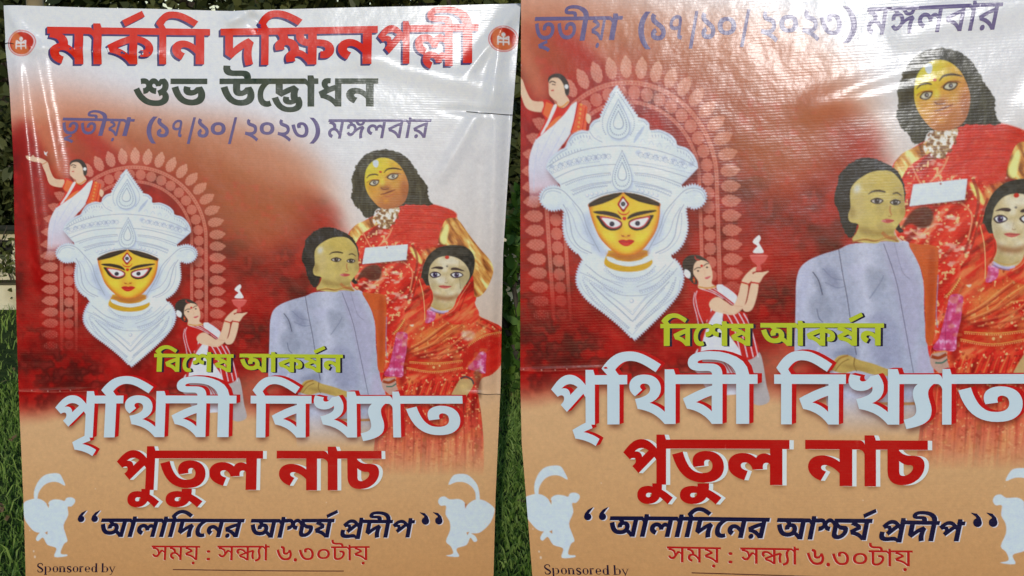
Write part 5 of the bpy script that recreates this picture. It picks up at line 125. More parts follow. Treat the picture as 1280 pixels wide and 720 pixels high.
def cover(polys, ss=3):
    """antialiased coverage of closed outlines (banner units) -> (slices, mask)"""
    polys = [np.asarray(p, float)*SC for p in polys]
    a = np.vstack(polys); x0 = max(int(a[:, 0].min())-2, 0); y0 = max(int(a[:, 1].min())-2, 0)
    x1 = min(int(a[:, 0].max())+3, PW); y1 = min(int(a[:, 1].max())+3, PH)
    w, h = max(x1-x0, 1), max(y1-y0, 1); tot = np.zeros((h, w))
    for k in range(ss):
        oy = (k+.5)/ss; acc = np.zeros((h, w+2))
        for P in polys:
            P = P-[x0, y0]; N = np.roll(P, -1, 0)
            for (ax, ay), (bx, by) in zip(P, N):
                if ay == by: continue
                s = 1
                if ay > by: ax, ay, bx, by, s = bx, by, ax, ay, -1
                i0 = max(int(np.ceil(ay-oy)), 0); i1 = min(int(np.ceil(by-oy)), h)
                if i0 >= i1: continue
                r = np.arange(i0, i1); x = np.clip(ax+(r+oy-ay)*(bx-ax)/(by-ay), 0, w)
                i = x.astype(int); f = x-i
                np.add.at(acc, (r, i), s*(1-f)); np.add.at(acc, (r, i+1), s*f)
        tot += np.clip(np.abs(np.cumsum(acc, 1)[:, :w]), 0, 1)
    return (slice(y0, y0+h), slice(x0, x0+w)), tot/ss
def box1(a, r, ax):
    if r < 1: return a
    p = np.pad(a, [(r+1, r) if i == ax else (0, 0) for i in range(a.ndim)], mode='edge'); c = np.cumsum(p, ax)
    n = a.shape[ax]; k = 2*r+1
    return (np.take(c, np.arange(k, k+n), ax)-np.take(c, np.arange(0, n), ax))/k
def blur(a, s):                            # s in banner units
    r = max(1, int(round(s*SC)))
    for _ in range(2): a = box1(box1(a, r, 0), r, 1)
    return a
rng = np.random.default_rng(7)
def noise(cell, oct=3, seed=0, sx=1., sy=1.):
    g = np.random.default_rng(seed); out = np.zeros((PH, PW)); amp = 1; tot = 0
    for o in range(oct):
        cx = max(cell*sx*SC/2**o, 1.); cy = max(cell*sy*SC/2**o, 1.)
        nx, ny = int(PW/cx)+3, int(PH/cy)+3; v = g.random((ny, nx))
        X = np.arange(PW)/cx; Y = np.arange(PH)/cy; i = X.astype(int); j = Y.astype(int); f = X-i; e = Y-j
        f = f*f*(3-2*f); e = (e*e*(3-2*e))[:, None]
        a = v[j][:, i]*(1-f)+v[j][:, i+1]*f; b = v[j+1][:, i]*(1-f)+v[j+1][:, i+1]*f
        out += amp*(a*(1-e)+b*e); tot += amp; amp *= .55
    return out/tot
def streak(cell, ratio, deg, seed, oct=3):
    """noise drawn out along one direction: the run of folds in a cloth"""
    g = np.random.default_rng(seed).random((256, 256)); a = math.radians(deg); out = 0; amp = 1; tot = 0
    X0 = XX*math.cos(a)+YY*math.sin(a)+900; Y0 = -XX*math.sin(a)+YY*math.cos(a)+1900
    for o in range(oct):
        X, Y = X0/cell*2**o, Y0/(cell*ratio)*2**o; i, j = X.astype(int), Y.astype(int); f, e = X-i, Y-j; f = f*f*(3-2*f); e = e*e*(3-2*e)
        i0, i1, j0, j1 = i % 256, (i+1) % 256, j % 256, (j+1) % 256
        out = out+amp*((g[j0, i0]*(1-f)+g[j0, i1]*f)*(1-e)+(g[j1, i0]*(1-f)+g[j1, i1]*f)*e); tot += amp; amp *= .5
    return out/tot
YY, XX = np.mgrid[0:PH, 0:PW]/SC
img = np.zeros((PH, PW, 3)); pid = np.zeros((PH, PW), np.uint8)
def lay(sl, m, col, a=1., part=None, th=.5):
    m = np.clip(m*a, 0, 1)[..., None]; c = np.asarray(col, float)
    if c.ndim == 1: c = c/255.
    img[sl] = img[sl]*(1-m)+c*m
    if part is not None: pid[sl][m[..., 0] > th] = part
FULL = (slice(0, PH), slice(0, PW))
def poly(V, pts, col, a=1., part=None, sm=True, soft=0, n=4, clip=None, th=.5):
    P = V(pts); P = smooth(P, n) if sm else P
    sl, m = cover([P])
    if soft:
        r = int(soft*SC*2.5)+2; y, x = sl
        s2 = (slice(max(y.start-r, 0), min(y.stop+r, PH)), slice(max(x.start-r, 0), min(x.stop+r, PW)))
        M = np.zeros((s2[0].stop-s2[0].start, s2[1].stop-s2[1].start))
        oy, ox = y.start-s2[0].start, x.start-s2[1].start; M[oy:oy+m.shape[0], ox:ox+m.shape[1]] = m
        sl, m = s2, blur(M, soft)
    if clip is not None: m = m*clip[sl]
    lay(sl, m, col if np.ndim(col) == 1 else col[sl], a, part, th)
    return sl, m
def maskof(V, pts, sm=True, soft=0):
    P = V(pts); P = smooth(P, 4) if sm else P
    M = np.zeros((PH, PW)); sl, m = cover([P]); M[sl] = m
    return blur(M, soft) if soft else M
def ribbon(P, w0, w1=None, closed=False):
    """outline of a stroke along P with width w0 -> w1 -> tapered by list"""
    P = np.asarray(P, float); d = np.gradient(P, axis=0); d /= np.linalg.norm(d, axis=1)[:, None]+1e-9
    nrm = np.c_[-d[:, 1], d[:, 0]]; w = np.full(len(P), w0) if w1 is None else np.interp(np.linspace(0, 1, len(P)), np.linspace(0, 1, len(w1)), w1)
    w = w[:, None]/2
    return np.vstack([P+nrm*w, (P-nrm*w)[::-1]])
def stroke(V, pts, w, col, a=1., part=None, taper=None, sm=True, clip=None):
    P = V(pts); P = smooth(P, 5, False) if sm and len(P) > 2 else P
    if len(P) == 2: P = P[0]+(P[1]-P[0])*np.linspace(0, 1, 5)[:, None]
    k = V.ln(); R = ribbon(P, w*k, None if taper is None else [t*k for t in taper])
    sl, m = cover([R]); 
    if clip is not None: m = m*clip[sl]
    lay(sl, m, col, a, part)
def dot(V, c, r, col, a=1., part=None, ry=None, clip=None):
    t = np.linspace(0, 2*np.pi, 15)[:-1]; ry = ry or r
    poly(V, np.c_[c[0]+r*np.cos(t), c[1]+ry*np.sin(t)], col, a, part, sm=False, clip=clip)
def along(P, step):
    P = np.asarray(P, float); s = np.r_[0, np.cumsum(np.linalg.norm(np.diff(P, axis=0), axis=1))]
    q = np.arange(step/2, s[-1], step); return np.c_[np.interp(q, s, P[:, 0]), np.interp(q, s, P[:, 1])]
def beads(V, pts, step, r, col, a=1., sm=True, clip=None):
    P = smooth(V(pts), 8, False) if sm else V(pts); k = V.ln()
    for c in along(P, step*k): dot(Bu, c, r*k, col, a, clip=clip)
class Flat:
    v = 'A'
    def __call__(s, p): return np.array(p, float).reshape(-1, 2)
    def ln(s): return 1.
Bu = Flat()
YY, XX = np.mgrid[0:PH, 0:PW]/SC
def srgb(*c): return np.array(c, float)
def ramp(x, stops):
    xs = [s[0] for s in stops]; return np.stack([np.interp(x, xs, [s[1][k] for s in stops]) for k in range(3)], -1)/255.
# part numbers of the print
(SHEET, WREATH, ORNAMENT, GODFACE, DANCER1, DANCER2, BURNER, MAN, MANFACE, MANHAIR, WOMAN, WOMANFACE, WOMANHAIR,
 BRIDE, BRIDEFACE, BRIDEHAIR, CARD, DRUM1, DRUM2, EMB1, EMB2) = range(21)

def paint():
    # ---- ground: white top, red cloud, tan foot
    n1 = noise(70, 4, 1); n2 = noise(26, 3, 2); n3 = noise(9, 2, 3)
    base = ramp(YY+30*(n1-.5), [(0, (216, 217, 214)), (120, (216, 216, 213)), (230, (214, 209, 200)), (310, (207, 196, 182)), (390, (207, 184, 160)), (440, (206, 170, 136)),
                     (500, (210, 167, 118)), (600, (203, 156, 104)), (744, (190, 138, 84))])
    img[:] = base
    W0 = (212, 136, 100)
    halo = maskof(Lp, [(5, 128), (70, 108), (150, 132), (240, 160), (285, 164), (352, 190), (404, 242), (432, 330), (425, 400), (400, 440), (250, 440), (20, 440), (0, 300)], True, 26)
    lay(FULL, halo, W0, .9)
    red = maskof(Lp, [(-20, 190), (60, 170), (110, 168), (190, 190), (300, 215), (380, 240), (420, 280), (420, 480), (330, 512), (250, 496), (120, 500), (-40, 498)], True, 17)
    red = np.clip(red*1.25-.12+.5*(n1-.5)*4*red*(1-red), 0, 1)
    rc = ramp(n2*.65+n1*.35, [(.25, (78, 4, 4)), (.42, (134, 9, 7)), (.6, (158, 14, 11)), (.8, (176, 28, 20))])
    lay(FULL, red, rc)
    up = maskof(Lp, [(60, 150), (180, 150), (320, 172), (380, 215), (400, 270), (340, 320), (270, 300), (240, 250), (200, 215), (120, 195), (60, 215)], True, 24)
    lay(FULL, up, (166, 90, 50), .9)  # orange-brown tone of the print, with glare on the sheet painted into it
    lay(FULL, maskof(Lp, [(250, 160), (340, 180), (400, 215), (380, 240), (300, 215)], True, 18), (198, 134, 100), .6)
    # slanting streaks above the arch; left ones paint in the curl's light and shade
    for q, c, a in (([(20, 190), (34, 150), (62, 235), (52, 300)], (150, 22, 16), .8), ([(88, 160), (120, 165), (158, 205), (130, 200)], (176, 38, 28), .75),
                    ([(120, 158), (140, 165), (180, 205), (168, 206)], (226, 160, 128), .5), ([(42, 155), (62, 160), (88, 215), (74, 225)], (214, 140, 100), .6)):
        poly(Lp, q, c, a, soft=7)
    for (x, y, r) in ((40, 455, 22), (66, 372, 18), (90, 456, 26), (130, 476, 18), (30, 490, 16), (250, 430, 22), (200, 480, 14), (300, 470, 16), (62, 430, 16), (345, 302, 12), (55, 300, 12), (322, 330, 9), (30, 400, 14), (300, 400, 20)):
        sl, m = cover([smooth(np.array([(x+r*1.3*math.cos(t)*rng.uniform(.6, 1.2), y+r*math.sin(t)*rng.uniform(.6, 1.2)) for t in np.linspace(0, 6.28, 9)[:-1]]))])
        M = np.zeros((PH, PW)); M[sl] = m
        lay(FULL, blur(M, 9)*np.clip((n3-.34)*3.5, 0, 1), (66, 10, 8), .75)
    lay(FULL, red*np.clip((n3-.62)*5, 0, 1), (205, 60, 50), .25)
    lay(FULL, maskof(Rp, [(930, 452), (1000, 430), (1010, 470), (960, 480)], True, 12), (206, 130, 90), .65)
    lay(FULL, maskof(Lp, [(-60, 530), (120, 540), (220, 532), (330, 545), (480, 570), (480, 660), (-60, 660)], True, 20)*.95, base, 1.)
    # ---- wreath: a pointed-leaf arch, two beaded bands, a row of discs
    cx, cy = 167.7, 299.
    def arch(rad, y1):
        t = np.linspace(math.pi, 0, 60)
        return np.vstack([[(cx-rad, y1)], np.c_[cx+rad*np.cos(t), cy-rad*np.sin(t)], [(cx+rad, y1)]])
    yb = 438
    wcol = np.array((222, 156, 126.))
    fade = np.clip((452-YY*1.07)/60, .15, 1)
    for rad, w in ((90, 4.2), (72, 3.6)):
        P = hap(HI['L'], arch(rad, yb)); R = ribbon(P, w)
        sl, m = cover([R]); lay(sl, m*fade[sl], wcol, .62, WREATH)
        for c in along(P, 3.4): dot(Bu, c, .9, (176, 50, 40), .55)
    pts = along(arch(81, yb), 13.4)
    for c in pts:
        c = hap(HI['L'], c)[0]; t = np.linspace(0, 2*np.pi, 25)[:-1]; r = 6.2*(1+.07*np.cos(t*12))
        sl, m = cover([np.c_[c[0]+r*np.cos(t), c[1]+r*np.sin(t)]]); lay(sl, m*fade[sl], wcol, .6, WREATH)
        for rr in (4.4, 2.6):
            for k in range(int(rr*4)):
                dot(Bu, c+rr*np.array((math.cos(k*6.28/int(rr*4)), math.sin(k*6.28/int(rr*4)))), .5, (188, 70, 58), .6)
    out = arch(94, yb); s = np.r_[0, np.cumsum(np.linalg.norm(np.diff(out, axis=0), axis=1))]
    for q in np.arange(6, s[-1], 14.1):
        p = np.array((np.interp(q, s, out[:, 0]), np.interp(q, s, out[:, 1])))
        d = p-np.array((cx, max(p[1], cy))); d /= np.linalg.norm(d); e = np.array((-d[1], d[0]))
        L = []
        for t in np.linspace(0, 1, 15): L.append(p+d*21*t+e*(5.9*math.sin(math.pi*t**.8)**.75+(.5 if int(t*14) % 2 else -.4))*(1 if 0 < t < 1 else 0))
        for t in np.linspace(1, 0, 15): L.append(p+d*21*t-e*(5.9*math.sin(math.pi*t**.8)**.75+(.5 if int(t*14) % 2 else -.4))*(1 if 0 < t < 1 else 0))
        sl, m = cover([hap(HI['L'], L)]); top = np.clip((230-YY)/60, 0, 1)[sl][..., None]
        col = (wcol*(1-top)+np.array((236, 190, 160))*top)/255.
        lay(sl, m*fade[sl], col, .58, WREATH)
        for t in (.12, .22, .32, .42, .52, .62, .72, .82):
            for z in (-1.25, -.6, 0, .6, 1.25):
                c = hap(HI['L'], p+d*21*t+e*z*3.2*math.sin(math.pi*t**.8))[0]; dot(Bu, c, .5, (176, 66, 52) if (int(t*50)+int(z*5)) % 2 else (228, 160, 136), .5)
    # ---- dancer with raised arm
    V = View('L', 30, 180, 4.8); skin = (226, 186, 150); sk2 = (208, 164, 130)
    poly(V, [(20, 74), (34, 70), (48, 78), (62, 66), (72, 78), (110, 88), (140, 105), (128, 124), (100, 112), (62, 105), (34, 94)], skin, 1, DANCER1)
    poly(V, [(112, 116), (145, 106), (165, 160), (187, 202), (215, 212), (248, 216), (246, 255), (205, 258), (158, 238), (136, 178)], skin, 1, DANCER1)
    stroke(V, [(114, 122), (146, 106)], 5, (190, 120, 80))
    poly(V, [(125, 42), (135, 52), (150, 45), (140, 62), (146, 72), (128, 62)], (240, 236, 228), .9, DANCER1)
    poly(V, [(278, 128), (284, 104), (318, 90), (352, 98), (376, 128), (382, 160), (376, 186), (360, 188), (352, 150), (330, 112), (298, 112)], (58, 48, 42), 1, DANCER1)
    poly(V, [(282, 126), (300, 110), (332, 112), (354, 142), (360, 182), (378, 216), (346, 244), (320, 234), (314, 214), (296, 202), (280, 184), (279, 158)], skin, 1, DANCER1)
    stroke(V, [(284, 132), (298, 124), (316, 132)], 5, (60, 40, 32)); stroke(V, [(296, 138), (314, 140)], 4, (60, 40, 32)); stroke(V, [(290, 166), (304, 164)], 6, (190, 70, 60))
    stroke(V, [(280, 150), (284, 158)], 3, sk2)
    dot(V, (368, 150), 10, (235, 238, 240), 1, DANCER1)
    stroke(V, [(306, 224), (336, 240), (374, 216)], 6, (214, 130, 40))
    body = [(384, 234), (416, 222), (396, 300), (372, 362), (312, 430), (262, 500), (300, 600), (262, 640), (200, 640), (180, 690), (128, 690), (146, 640), (155, 480), (200, 378), (252, 330), (306, 280)]
    B = maskof(V, body); vb = np.clip((V([(0, 700)])[0][1]-YY)/22, 0, 1)
    bc = ramp(YY, [(V([(0, 330)])[0][1], (218, 220, 226)), (V([(0, 520)])[0][1], (204, 200, 206)), (V([(0, 690)])[0][1], (206, 168, 170))])
    lay(FULL, B*vb, bc, 1, DANCER1)
    for q in ([(300, 320), (250, 400), (205, 480)], [(350, 330), (290, 420), (240, 490)], [(210, 400), (180, 520), (170, 620)]):
        stroke(V, q, 5, (190, 194, 206), .6, clip=B)
    poly(V, [(250, 206), (276, 208), (298, 226), (320, 238), (346, 248), (388, 226), (352, 270), (300, 312), (244, 352), (214, 372), (200, 378), (250, 300), (236, 262), (248, 232)], (206, 40, 26), 1, DANCER1)
    poly(V, [(262, 214), (296, 230), (268, 292), (242, 268)], (230, 104, 50), 1, sm=False)
    poly(V, [(298, 232), (312, 240), (250, 340), (222, 362), (262, 300)], (226, 222, 226), 1)
    poly(V, [(300, 292), (334, 280), (290, 322), (246, 340)], (232, 112, 54), 1)
    poly(V, [(420, 222), (466, 240), (460, 300), (452, 350), (374, 356), (396, 300)], (224, 84, 40), 1, DANCER1, sm=False)
    for x in np.linspace(0, 1, 7): dot(V, (436-24*x, 232+118*x), 6, (240, 160, 70), .8)
    stroke(V, [(420, 222), (398, 300), (376, 356)], 7, (190, 24, 20)); stroke(V, [(458, 240), (446, 300), (432, 352)], 4, (190, 24, 20))
    poly(V, [(462, 270), (482, 290), (470, 318), (456, 300)], skin, 1, DANCER1)
    # ---- goddess: white pith crown, ears and breast piece
    P1 = View('R', 650, 80, 3.79); P2 = View('R', 670, 220, 3.274)
    segs = [(P1, [(455, 97), (490, 150), (525, 200), (562, 252)], 1), (P1, [(590, 260), (612, 282), (617, 312), (660, 311), (710, 332), (738, 360), (747, 384), (790, 398), (822, 430), (840, 465)], 0),
            (P1, [(844, 492), (804, 534), (765, 573)], 0), (P2, [(598, 46), (650, 34), (690, 58), (698, 90), (680, 122), (645, 136), (616, 128), (622, 200), (617, 240), (600, 282), (572, 312), (548, 326)], 1),
            (P2, [(562, 335), (586, 358), (605, 402), (598, 452), (570, 502), (520, 560), (460, 620), (400, 676)], 1),
            (P2, [(392, 664), (340, 612), (280, 562), (215, 512), (176, 464), (164, 420), (175, 370), (192, 340)], 1),
            (P2, [(172, 320), (140, 292), (118, 252), (110, 200), (114, 150), (110, 136), (62, 142), (26, 118), (14, 86), (30, 55), (68, 38), (104, 46)], 1),
            (P1, [(190, 572), (156, 534), (122, 492)], 0), (P1, [(132, 464), (152, 436), (188, 408), (214, 395), (226, 368), (246, 336), (288, 314), (324, 316), (332, 290), (350, 268), (374, 258)], 0), (P1, [(378, 250), (402, 200), (430, 145)], 1)]
    outl = []
    for V_, pts, ser in segs:
        P = smooth(V_(pts), 6, False)
        if ser:
            Q = along(P, 1.45); d = np.gradient(Q, axis=0); d /= np.linalg.norm(d, axis=1)[:, None]; n_ = np.c_[d[:, 1], -d[:, 0]]
            P = Q+n_*np.where(np.arange(len(Q)) % 2, 1.25, -.9)[:, None]
        outl.append(P)
    outl = np.vstack(outl)
    sl, m = cover([outl+[3, 5]]); M = np.zeros((PH, PW)); M[sl] = m; lay(FULL, blur(M, 4), (60, 6, 6), .5)
    sl, m = cover([outl]); ORN = np.zeros((PH, PW)); ORN[sl] = m
    oc = ramp(noise(30, 3, 5), [(.2, (202, 211, 220)), (.8, (222, 228, 234))]); lay(FULL, ORN, oc, 1, ORNAMENT)
    inn = blur(ORN, 2.2); lay(FULL, ORN*np.clip(1.0-inn, 0, 1), (140, 152, 166), .55)
    for dx, dy, c, a in ((.9, .9, (150, 162, 178), .5),):
        pass
    dk, lt = (128, 136, 145), (232, 237, 240)
    def relief(V_, pts, w=3., a=.85):
        stroke(V_, [(x+1.2, y+2.2) for x, y in pts], w, lt, .8, clip=ORN); stroke(V_, pts, w, dk, a, clip=ORN)
    mir = lambda pts, c: [(2*c-x, y) for x, y in pts]
    relief(P1, [(128, 490), (200, 445), (300, 408), (400, 392), (480, 388), (580, 396), (680, 418), (770, 452), (838, 490)])
    relief(P1, [(160, 545), (260, 500), (380, 480), (480, 476), (600, 484), (720, 514), (800, 540)])
    relief(P1, [(196, 570), (290, 536), (380, 520), (430, 516)]); relief(P1, [(540, 516), (620, 524), (700, 545), (770, 572)])
    relief(P1, [(240, 600), (330, 570), (430, 556), (480, 552), (560, 560), (650, 580), (720, 606)], 2.5)
    relief(P1, [(330, 640), (400, 615), (480, 602), (570, 612), (660, 645)], 4)
    for pts, st, r in (([(215, 575), (300, 543), (430, 524)], 9, 2.6), ([(545, 524), (640, 538), (760, 580)], 9, 2.6), ([(150, 520), (260, 478), (380, 462)], 8, 2),
                       ([(560, 462), (700, 490), (820, 520)], 8, 2), ([(250, 604), (340, 575), (430, 562)], 7, 2.4), ([(540, 565), (640, 582), (720, 612)], 7, 2.4)):
        beads(P1, pts, st, r, dk, .9, clip=ORN)
    for pts in ([(232, 372), (252, 342), (292, 326), (326, 328)], [(140, 470), (160, 446), (196, 418), (224, 402)], [(338, 300), (354, 278), (384, 268)],
                [(620, 322), (664, 322), (708, 344), (730, 370)], [(742, 396), (784, 408), (812, 436), (828, 468)], [(560, 268), (586, 272), (604, 292)]):
        beads(P1, pts, 7, 2.2, dk, .95, clip=ORN)
    for x in range(150, 420, 42): dot(P1, (x, 486-(x-150)*.2), 13, dk, .18, clip=ORN); dot(P1, (x, 484-(x-150)*.2), 8, dk, .22, clip=ORN)
    for x in range(560, 830, 42): dot(P1, (x, 420+(x-560)*.22), 15, dk, .18, clip=ORN); dot(P1, (x, 420+(x-560)*.22), 9, dk, .2, clip=ORN)
    for x0 in (240, 280, 320, 360): relief(P1, [(x0, 390-(x0-240)*.25), (x0+10, 372-(x0-240)*.25), (x0+24, 384-(x0-240)*.25)], 2, .5)
    for x0 in (570, 610, 650, 690): relief(P1, [(x0, 372+(x0-570)*.25), (x0+12, 356+(x0-570)*.25), (x0+24, 376+(x0-570)*.25)], 2, .5)
    for x in range(320, 420, 22): dot(P1, (x, 622-(x-320)*.22), 9, dk, .35, clip=ORN); dot(P1, (x-2, 620-(x-320)*.22), 6, lt, .9, clip=ORN)
    for x in range(560, 650, 22): dot(P1, (x, 596+(x-560)*.3), 9, dk, .35, clip=ORN); dot(P1, (x-2, 594+(x-560)*.3), 6, lt, .9, clip=ORN)
    def drop(cx_, top, w, h):
        t = np.linspace(0, 2*np.pi, 29); return [(cx_+w*math.sin(a)*math.sin(a/2)**1.5, top+h*(1-math.cos(a))/2) for a in t]
    for cx_, top, w, h in ((466, 165, 76, 190), (484, 408, 66, 190)):
        D = drop(cx_, top, w, h); poly(P1, [(x+5, y+8) for x, y in D], (130, 144, 160), .5, sm=False, soft=1.2, clip=ORN)
        poly(P1, D, (208, 217, 226), 1, sm=False, clip=ORN); stroke(P1, D, 2.5, dk, .8, sm=False)
        D2 = drop(cx_, top+24, w*.74, h*.78); beads(P1, D2, 10, 3.2, dk, .9, sm=False, clip=ORN)
        D3 = drop(cx_, top+56, w*.44, h*.46); poly(P1, [(x+3, y+3) for x, y in D3], (150, 162, 176), .7, sm=False); poly(P1, D3, (214, 222, 230), 1, sm=False); stroke(P1, D3, 3, dk, .9, sm=False)
    beads(P1, [(452, 130), (420, 190), (394, 250), (392, 300), (410, 340)], 9, 2.6, dk, .9, clip=ORN); beads(P1, [(460, 130), (500, 190), (536, 250), (540, 300), (520, 340)], 9, 2.6, dk, .9, clip=ORN)
    relief(P1, [(330, 320), (352, 350), (392, 372)], 3, .7); poly(P1, [(590, 290), (575, 330), (540, 375), (548, 340)], (130, 145, 160), .45, clip=ORN)
    for pts, st in (([(140, 505), (250, 462), (360, 442), (420, 438)], 24), ([(560, 428), (680, 452), (790, 486)], 24)):
        for c in along(smooth(P1(pts), 8, False), st*P1.ln()):
            for k in range(7): dot(Bu, c+2.3*np.array((math.cos(k*.9), math.sin(k*.9))), .55, dk, .75)
            dot(Bu, c, .9, lt, .9); dot(Bu, c+.25, .5, dk, .7)
    for pts in ([(236, 380), (256, 352), (296, 336), (330, 340)], [(150, 462), (178, 438), (226, 414), (300, 396)], [(618, 336), (660, 334), (704, 356), (726, 382)], [(738, 402), (780, 418), (806, 444), (822, 470)]):
        for c in along(smooth(P1(pts), 8, False), 15*P1.ln()): stroke(Bu, [c, c+np.array((.6, 2.6))], .7, dk, .7)
    for pts in ([(250, 622), (330, 592), (420, 578)], [(545, 578), (640, 598), (715, 628)]):
        for c in along(smooth(P1(pts), 8, False), 12*P1.ln()): stroke(Bu, [c-1.2, c, c+np.array((1.2, -1.2))], .6, dk, .8)
    # ears and side plates
    for mm in (0, 1):
        f = (lambda p: p) if not mm else (lambda p: [(718-x if True else x, y) for x, y in p])
        relief(P2, f([(20, 100), (36, 62), (72, 50), (110, 60), (150, 100), (190, 150), (210, 210), (240, 270), (262, 310)]), 3, .8)
        relief(P2, f([(112, 116), (130, 150), (142, 200), (152, 250), (180, 290), (230, 316)]), 4, .7)
        relief(P2, f([(126, 128), (152, 170), (168, 220), (196, 260), (240, 284)]), 3, .6)
        relief(P2, f([(150, 110), (180, 160), (200, 210), (214, 250)]), 3, .5)
        beads(P2, f([(30, 92), (44, 68), (72, 60), (104, 70)]), 6, 1.8, dk, .9, clip=ORN)
        beads(P2, f([(122, 150), (124, 210), (140, 262), (176, 300), (214, 318)]), 6, 1.8, dk, .9, clip=ORN)
        poly(P2, f([(216, 140), (240, 240), (300, 320), (270, 330), (220, 270), (196, 190)]), (128, 142, 158), .45, soft=3, clip=ORN)
    # breast piece
    V = View('R', 700, 320, 6.)
    for pts, w in (([(150, 120), (260, 170), (380, 260), (460, 290), (540, 298), (640, 290), (740, 240), (830, 150), (880, 90)], 4), ([(190, 60), (300, 150), (400, 200), (475, 232)], 4),
                   ([(575, 230), (660, 195), (760, 140), (850, 40)], 4), ([(225, 200), (330, 300), (450, 400), (545, 490)], 6), ([(545, 490), (650, 360), (740, 270), (820, 190)], 6),
                   ([(300, 240), (420, 330), (545, 440)], 3), ([(545, 440), (640, 320), (720, 270)], 3), ([(150, 200), (200, 280), (320, 400), (440, 500), (540, 590)], 3), ([(545, 590), (640, 480), (760, 380), (880, 280), (900, 180)], 3)):
        relief(V, pts, w, .8)
    for pts, st, r in (([(330, 60), (400, 140), (520, 165), (640, 140), (720, 70)], 15, 5), ([(220, 80), (320, 160), (470, 205)], 13, 4), ([(580, 200), (700, 150), (800, 60)], 13, 4), ([(250, 230), (380, 340), (530, 480)], 14, 5),
                       ([(560, 480), (680, 350), (790, 230)], 14, 5), ([(170, 170), (240, 310), (380, 430), (520, 550)], 16, 6), ([(560, 545), (700, 420), (830, 280), (870, 150)], 16, 6), ([(340, 280), (440, 340), (540, 420)], 11, 3.5),
                       ([(550, 410), (620, 330), (660, 290)], 11, 3.5), ([(200, 120), (330, 210), (470, 270)], 16, 5), ([(590, 260), (720, 210), (830, 100)], 16, 6)):
        beads(V, pts, st, r, dk, .75, clip=ORN); beads(V, [(x-2, y-3) for x, y in pts], st, r*.6, lt, .8, clip=ORN)
    for pts, st in (([(170, 150), (300, 230), (440, 276)], 20), ([(600, 276), (740, 220), (850, 120)], 20), ([(330, 95), (420, 160), (520, 180), (620, 165), (715, 100)], 22)):
        for c in along(smooth(V(pts), 8, False), st*V.ln()):
            for k in range(6): dot(Bu, c+1.3*np.array((math.cos(k*1.05), math.sin(k*1.05))), .38, dk, .75)
    for pts in ([(195, 215), (290, 330), (420, 450), (520, 540)], [(570, 530), (680, 420), (800, 300), (850, 200)]):
        for c in along(smooth(V(pts), 8, False), 17*V.ln()): stroke(Bu, [c+np.array((-1.1, .6)), c+np.array((0, -.9)), c+np.array((1.1, .6))], .55, dk, .8)
    dot(V, (538, 335), 16, dk, .6); dot(V, (536, 333), 11, lt, 1)
    # ---- goddess face
    V = View('R', 720, 230, 6.545)
    poly(V, [(262, 560), (290, 540), (560, 540), (585, 575), (628, 640), (560, 700), (430, 718), (310, 700), (232, 650)], (205, 160, 40), 1, GODFACE)
    poly(V, [(270, 560), (575, 545), (565, 590), (430, 632), (285, 590)], (176, 96, 40), .8, soft=1)
    for x in range(250, 620, 9): stroke(V, [(x, 660-abs(x-430)*.12), (x+2, 715-abs(x-430)*.2)], 3, (180, 130, 30), .45, clip=(pid == GODFACE)*1.)
    poly(V, [(252, 592), (300, 602), (340, 622), (430, 634), (520, 622), (565, 598), (612, 578), (632, 606), (580, 640), (500, 664), (430, 672), (350, 660), (270, 628)], (206, 215, 222), 1, ORNAMENT)
    for x in range(262, 620, 14): dot(V, (x, 660-((x-435)/190)**2*62), 7, (214, 222, 228), 1, ORNAMENT)
    fo = [(105, 160), (200, 106), (300, 78), (385, 68), (480, 78), (590, 110), (685, 155), (688, 190), (685, 262), (668, 345), (640, 412), (600, 472), (558, 525), (500, 566), (430, 583), (370, 580), (310, 552), (250, 502), (190, 430), (150, 342), (120, 255), (106, 195)]
    F = maskof(V, fo); Fe = blur(F, 4.5)
    fc = ramp(np.clip(Fe*1.25-.2, 0, 1)+.12*(noise(8, 2, 9)-.5), [(.3, (196, 92, 30)), (.62, (214, 136, 36)), (.85, (224, 172, 44)), (1., (226, 184, 52))])
    lay(FULL, F, fc, 1, GODFACE)
    for q, c, a in (([(200, 200), (330, 150), (345, 210), (250, 220)], (232, 196, 50), .7), ([(440, 200), (560, 170), (600, 200), (470, 215)], (232, 200, 56), .6), ([(220, 390), (320, 400), (350, 440), (280, 470)], (226, 206, 60), .7),
                    ([(480, 420), (600, 380), (590, 440), (500, 470)], (226, 206, 60), .75), ([(350, 530), (430, 520), (470, 545), (410, 560)], (222, 206, 64), .7), ([(390, 320), (415, 320), (425, 400), (395, 405)], (236, 206, 60), .7),
                    ([(160, 300), (200, 380), (180, 390)], (220, 206, 60), .6), ([(340, 300), (385, 330), (370, 420), (350, 380)], (206, 116, 34), .4), ([(180, 245), (300, 250), (350, 280), (250, 270)], (222, 110, 60), .55), ([(450, 275), (600, 240), (620, 255), (500, 280)], (222, 110, 60), .55),
                    ([(350, 425), (440, 420), (470, 440), (350, 445)], (206, 110, 36), .6), ([(150, 400), (260, 500), (250, 520), (160, 420)], (190, 84, 26), .6), ([(660, 350), (560, 520), (600, 500), (680, 380)], (196, 96, 30), .6)):
        poly(V, q, c, a, soft=2.2, clip=F)
    hc = (44, 34, 26)
    poly(V, [(105, 160), (150, 132), (200, 108), (300, 78), (383, 67), (372, 84), (345, 104), (290, 132), (220, 160), (150, 180), (107, 188)], hc, 1, sm=False)
    poly(V, [(390, 68), (480, 78), (590, 110), (685, 155), (683, 182), (600, 166), (520, 146), (450, 116), (408, 88)], hc, 1, sm=False)
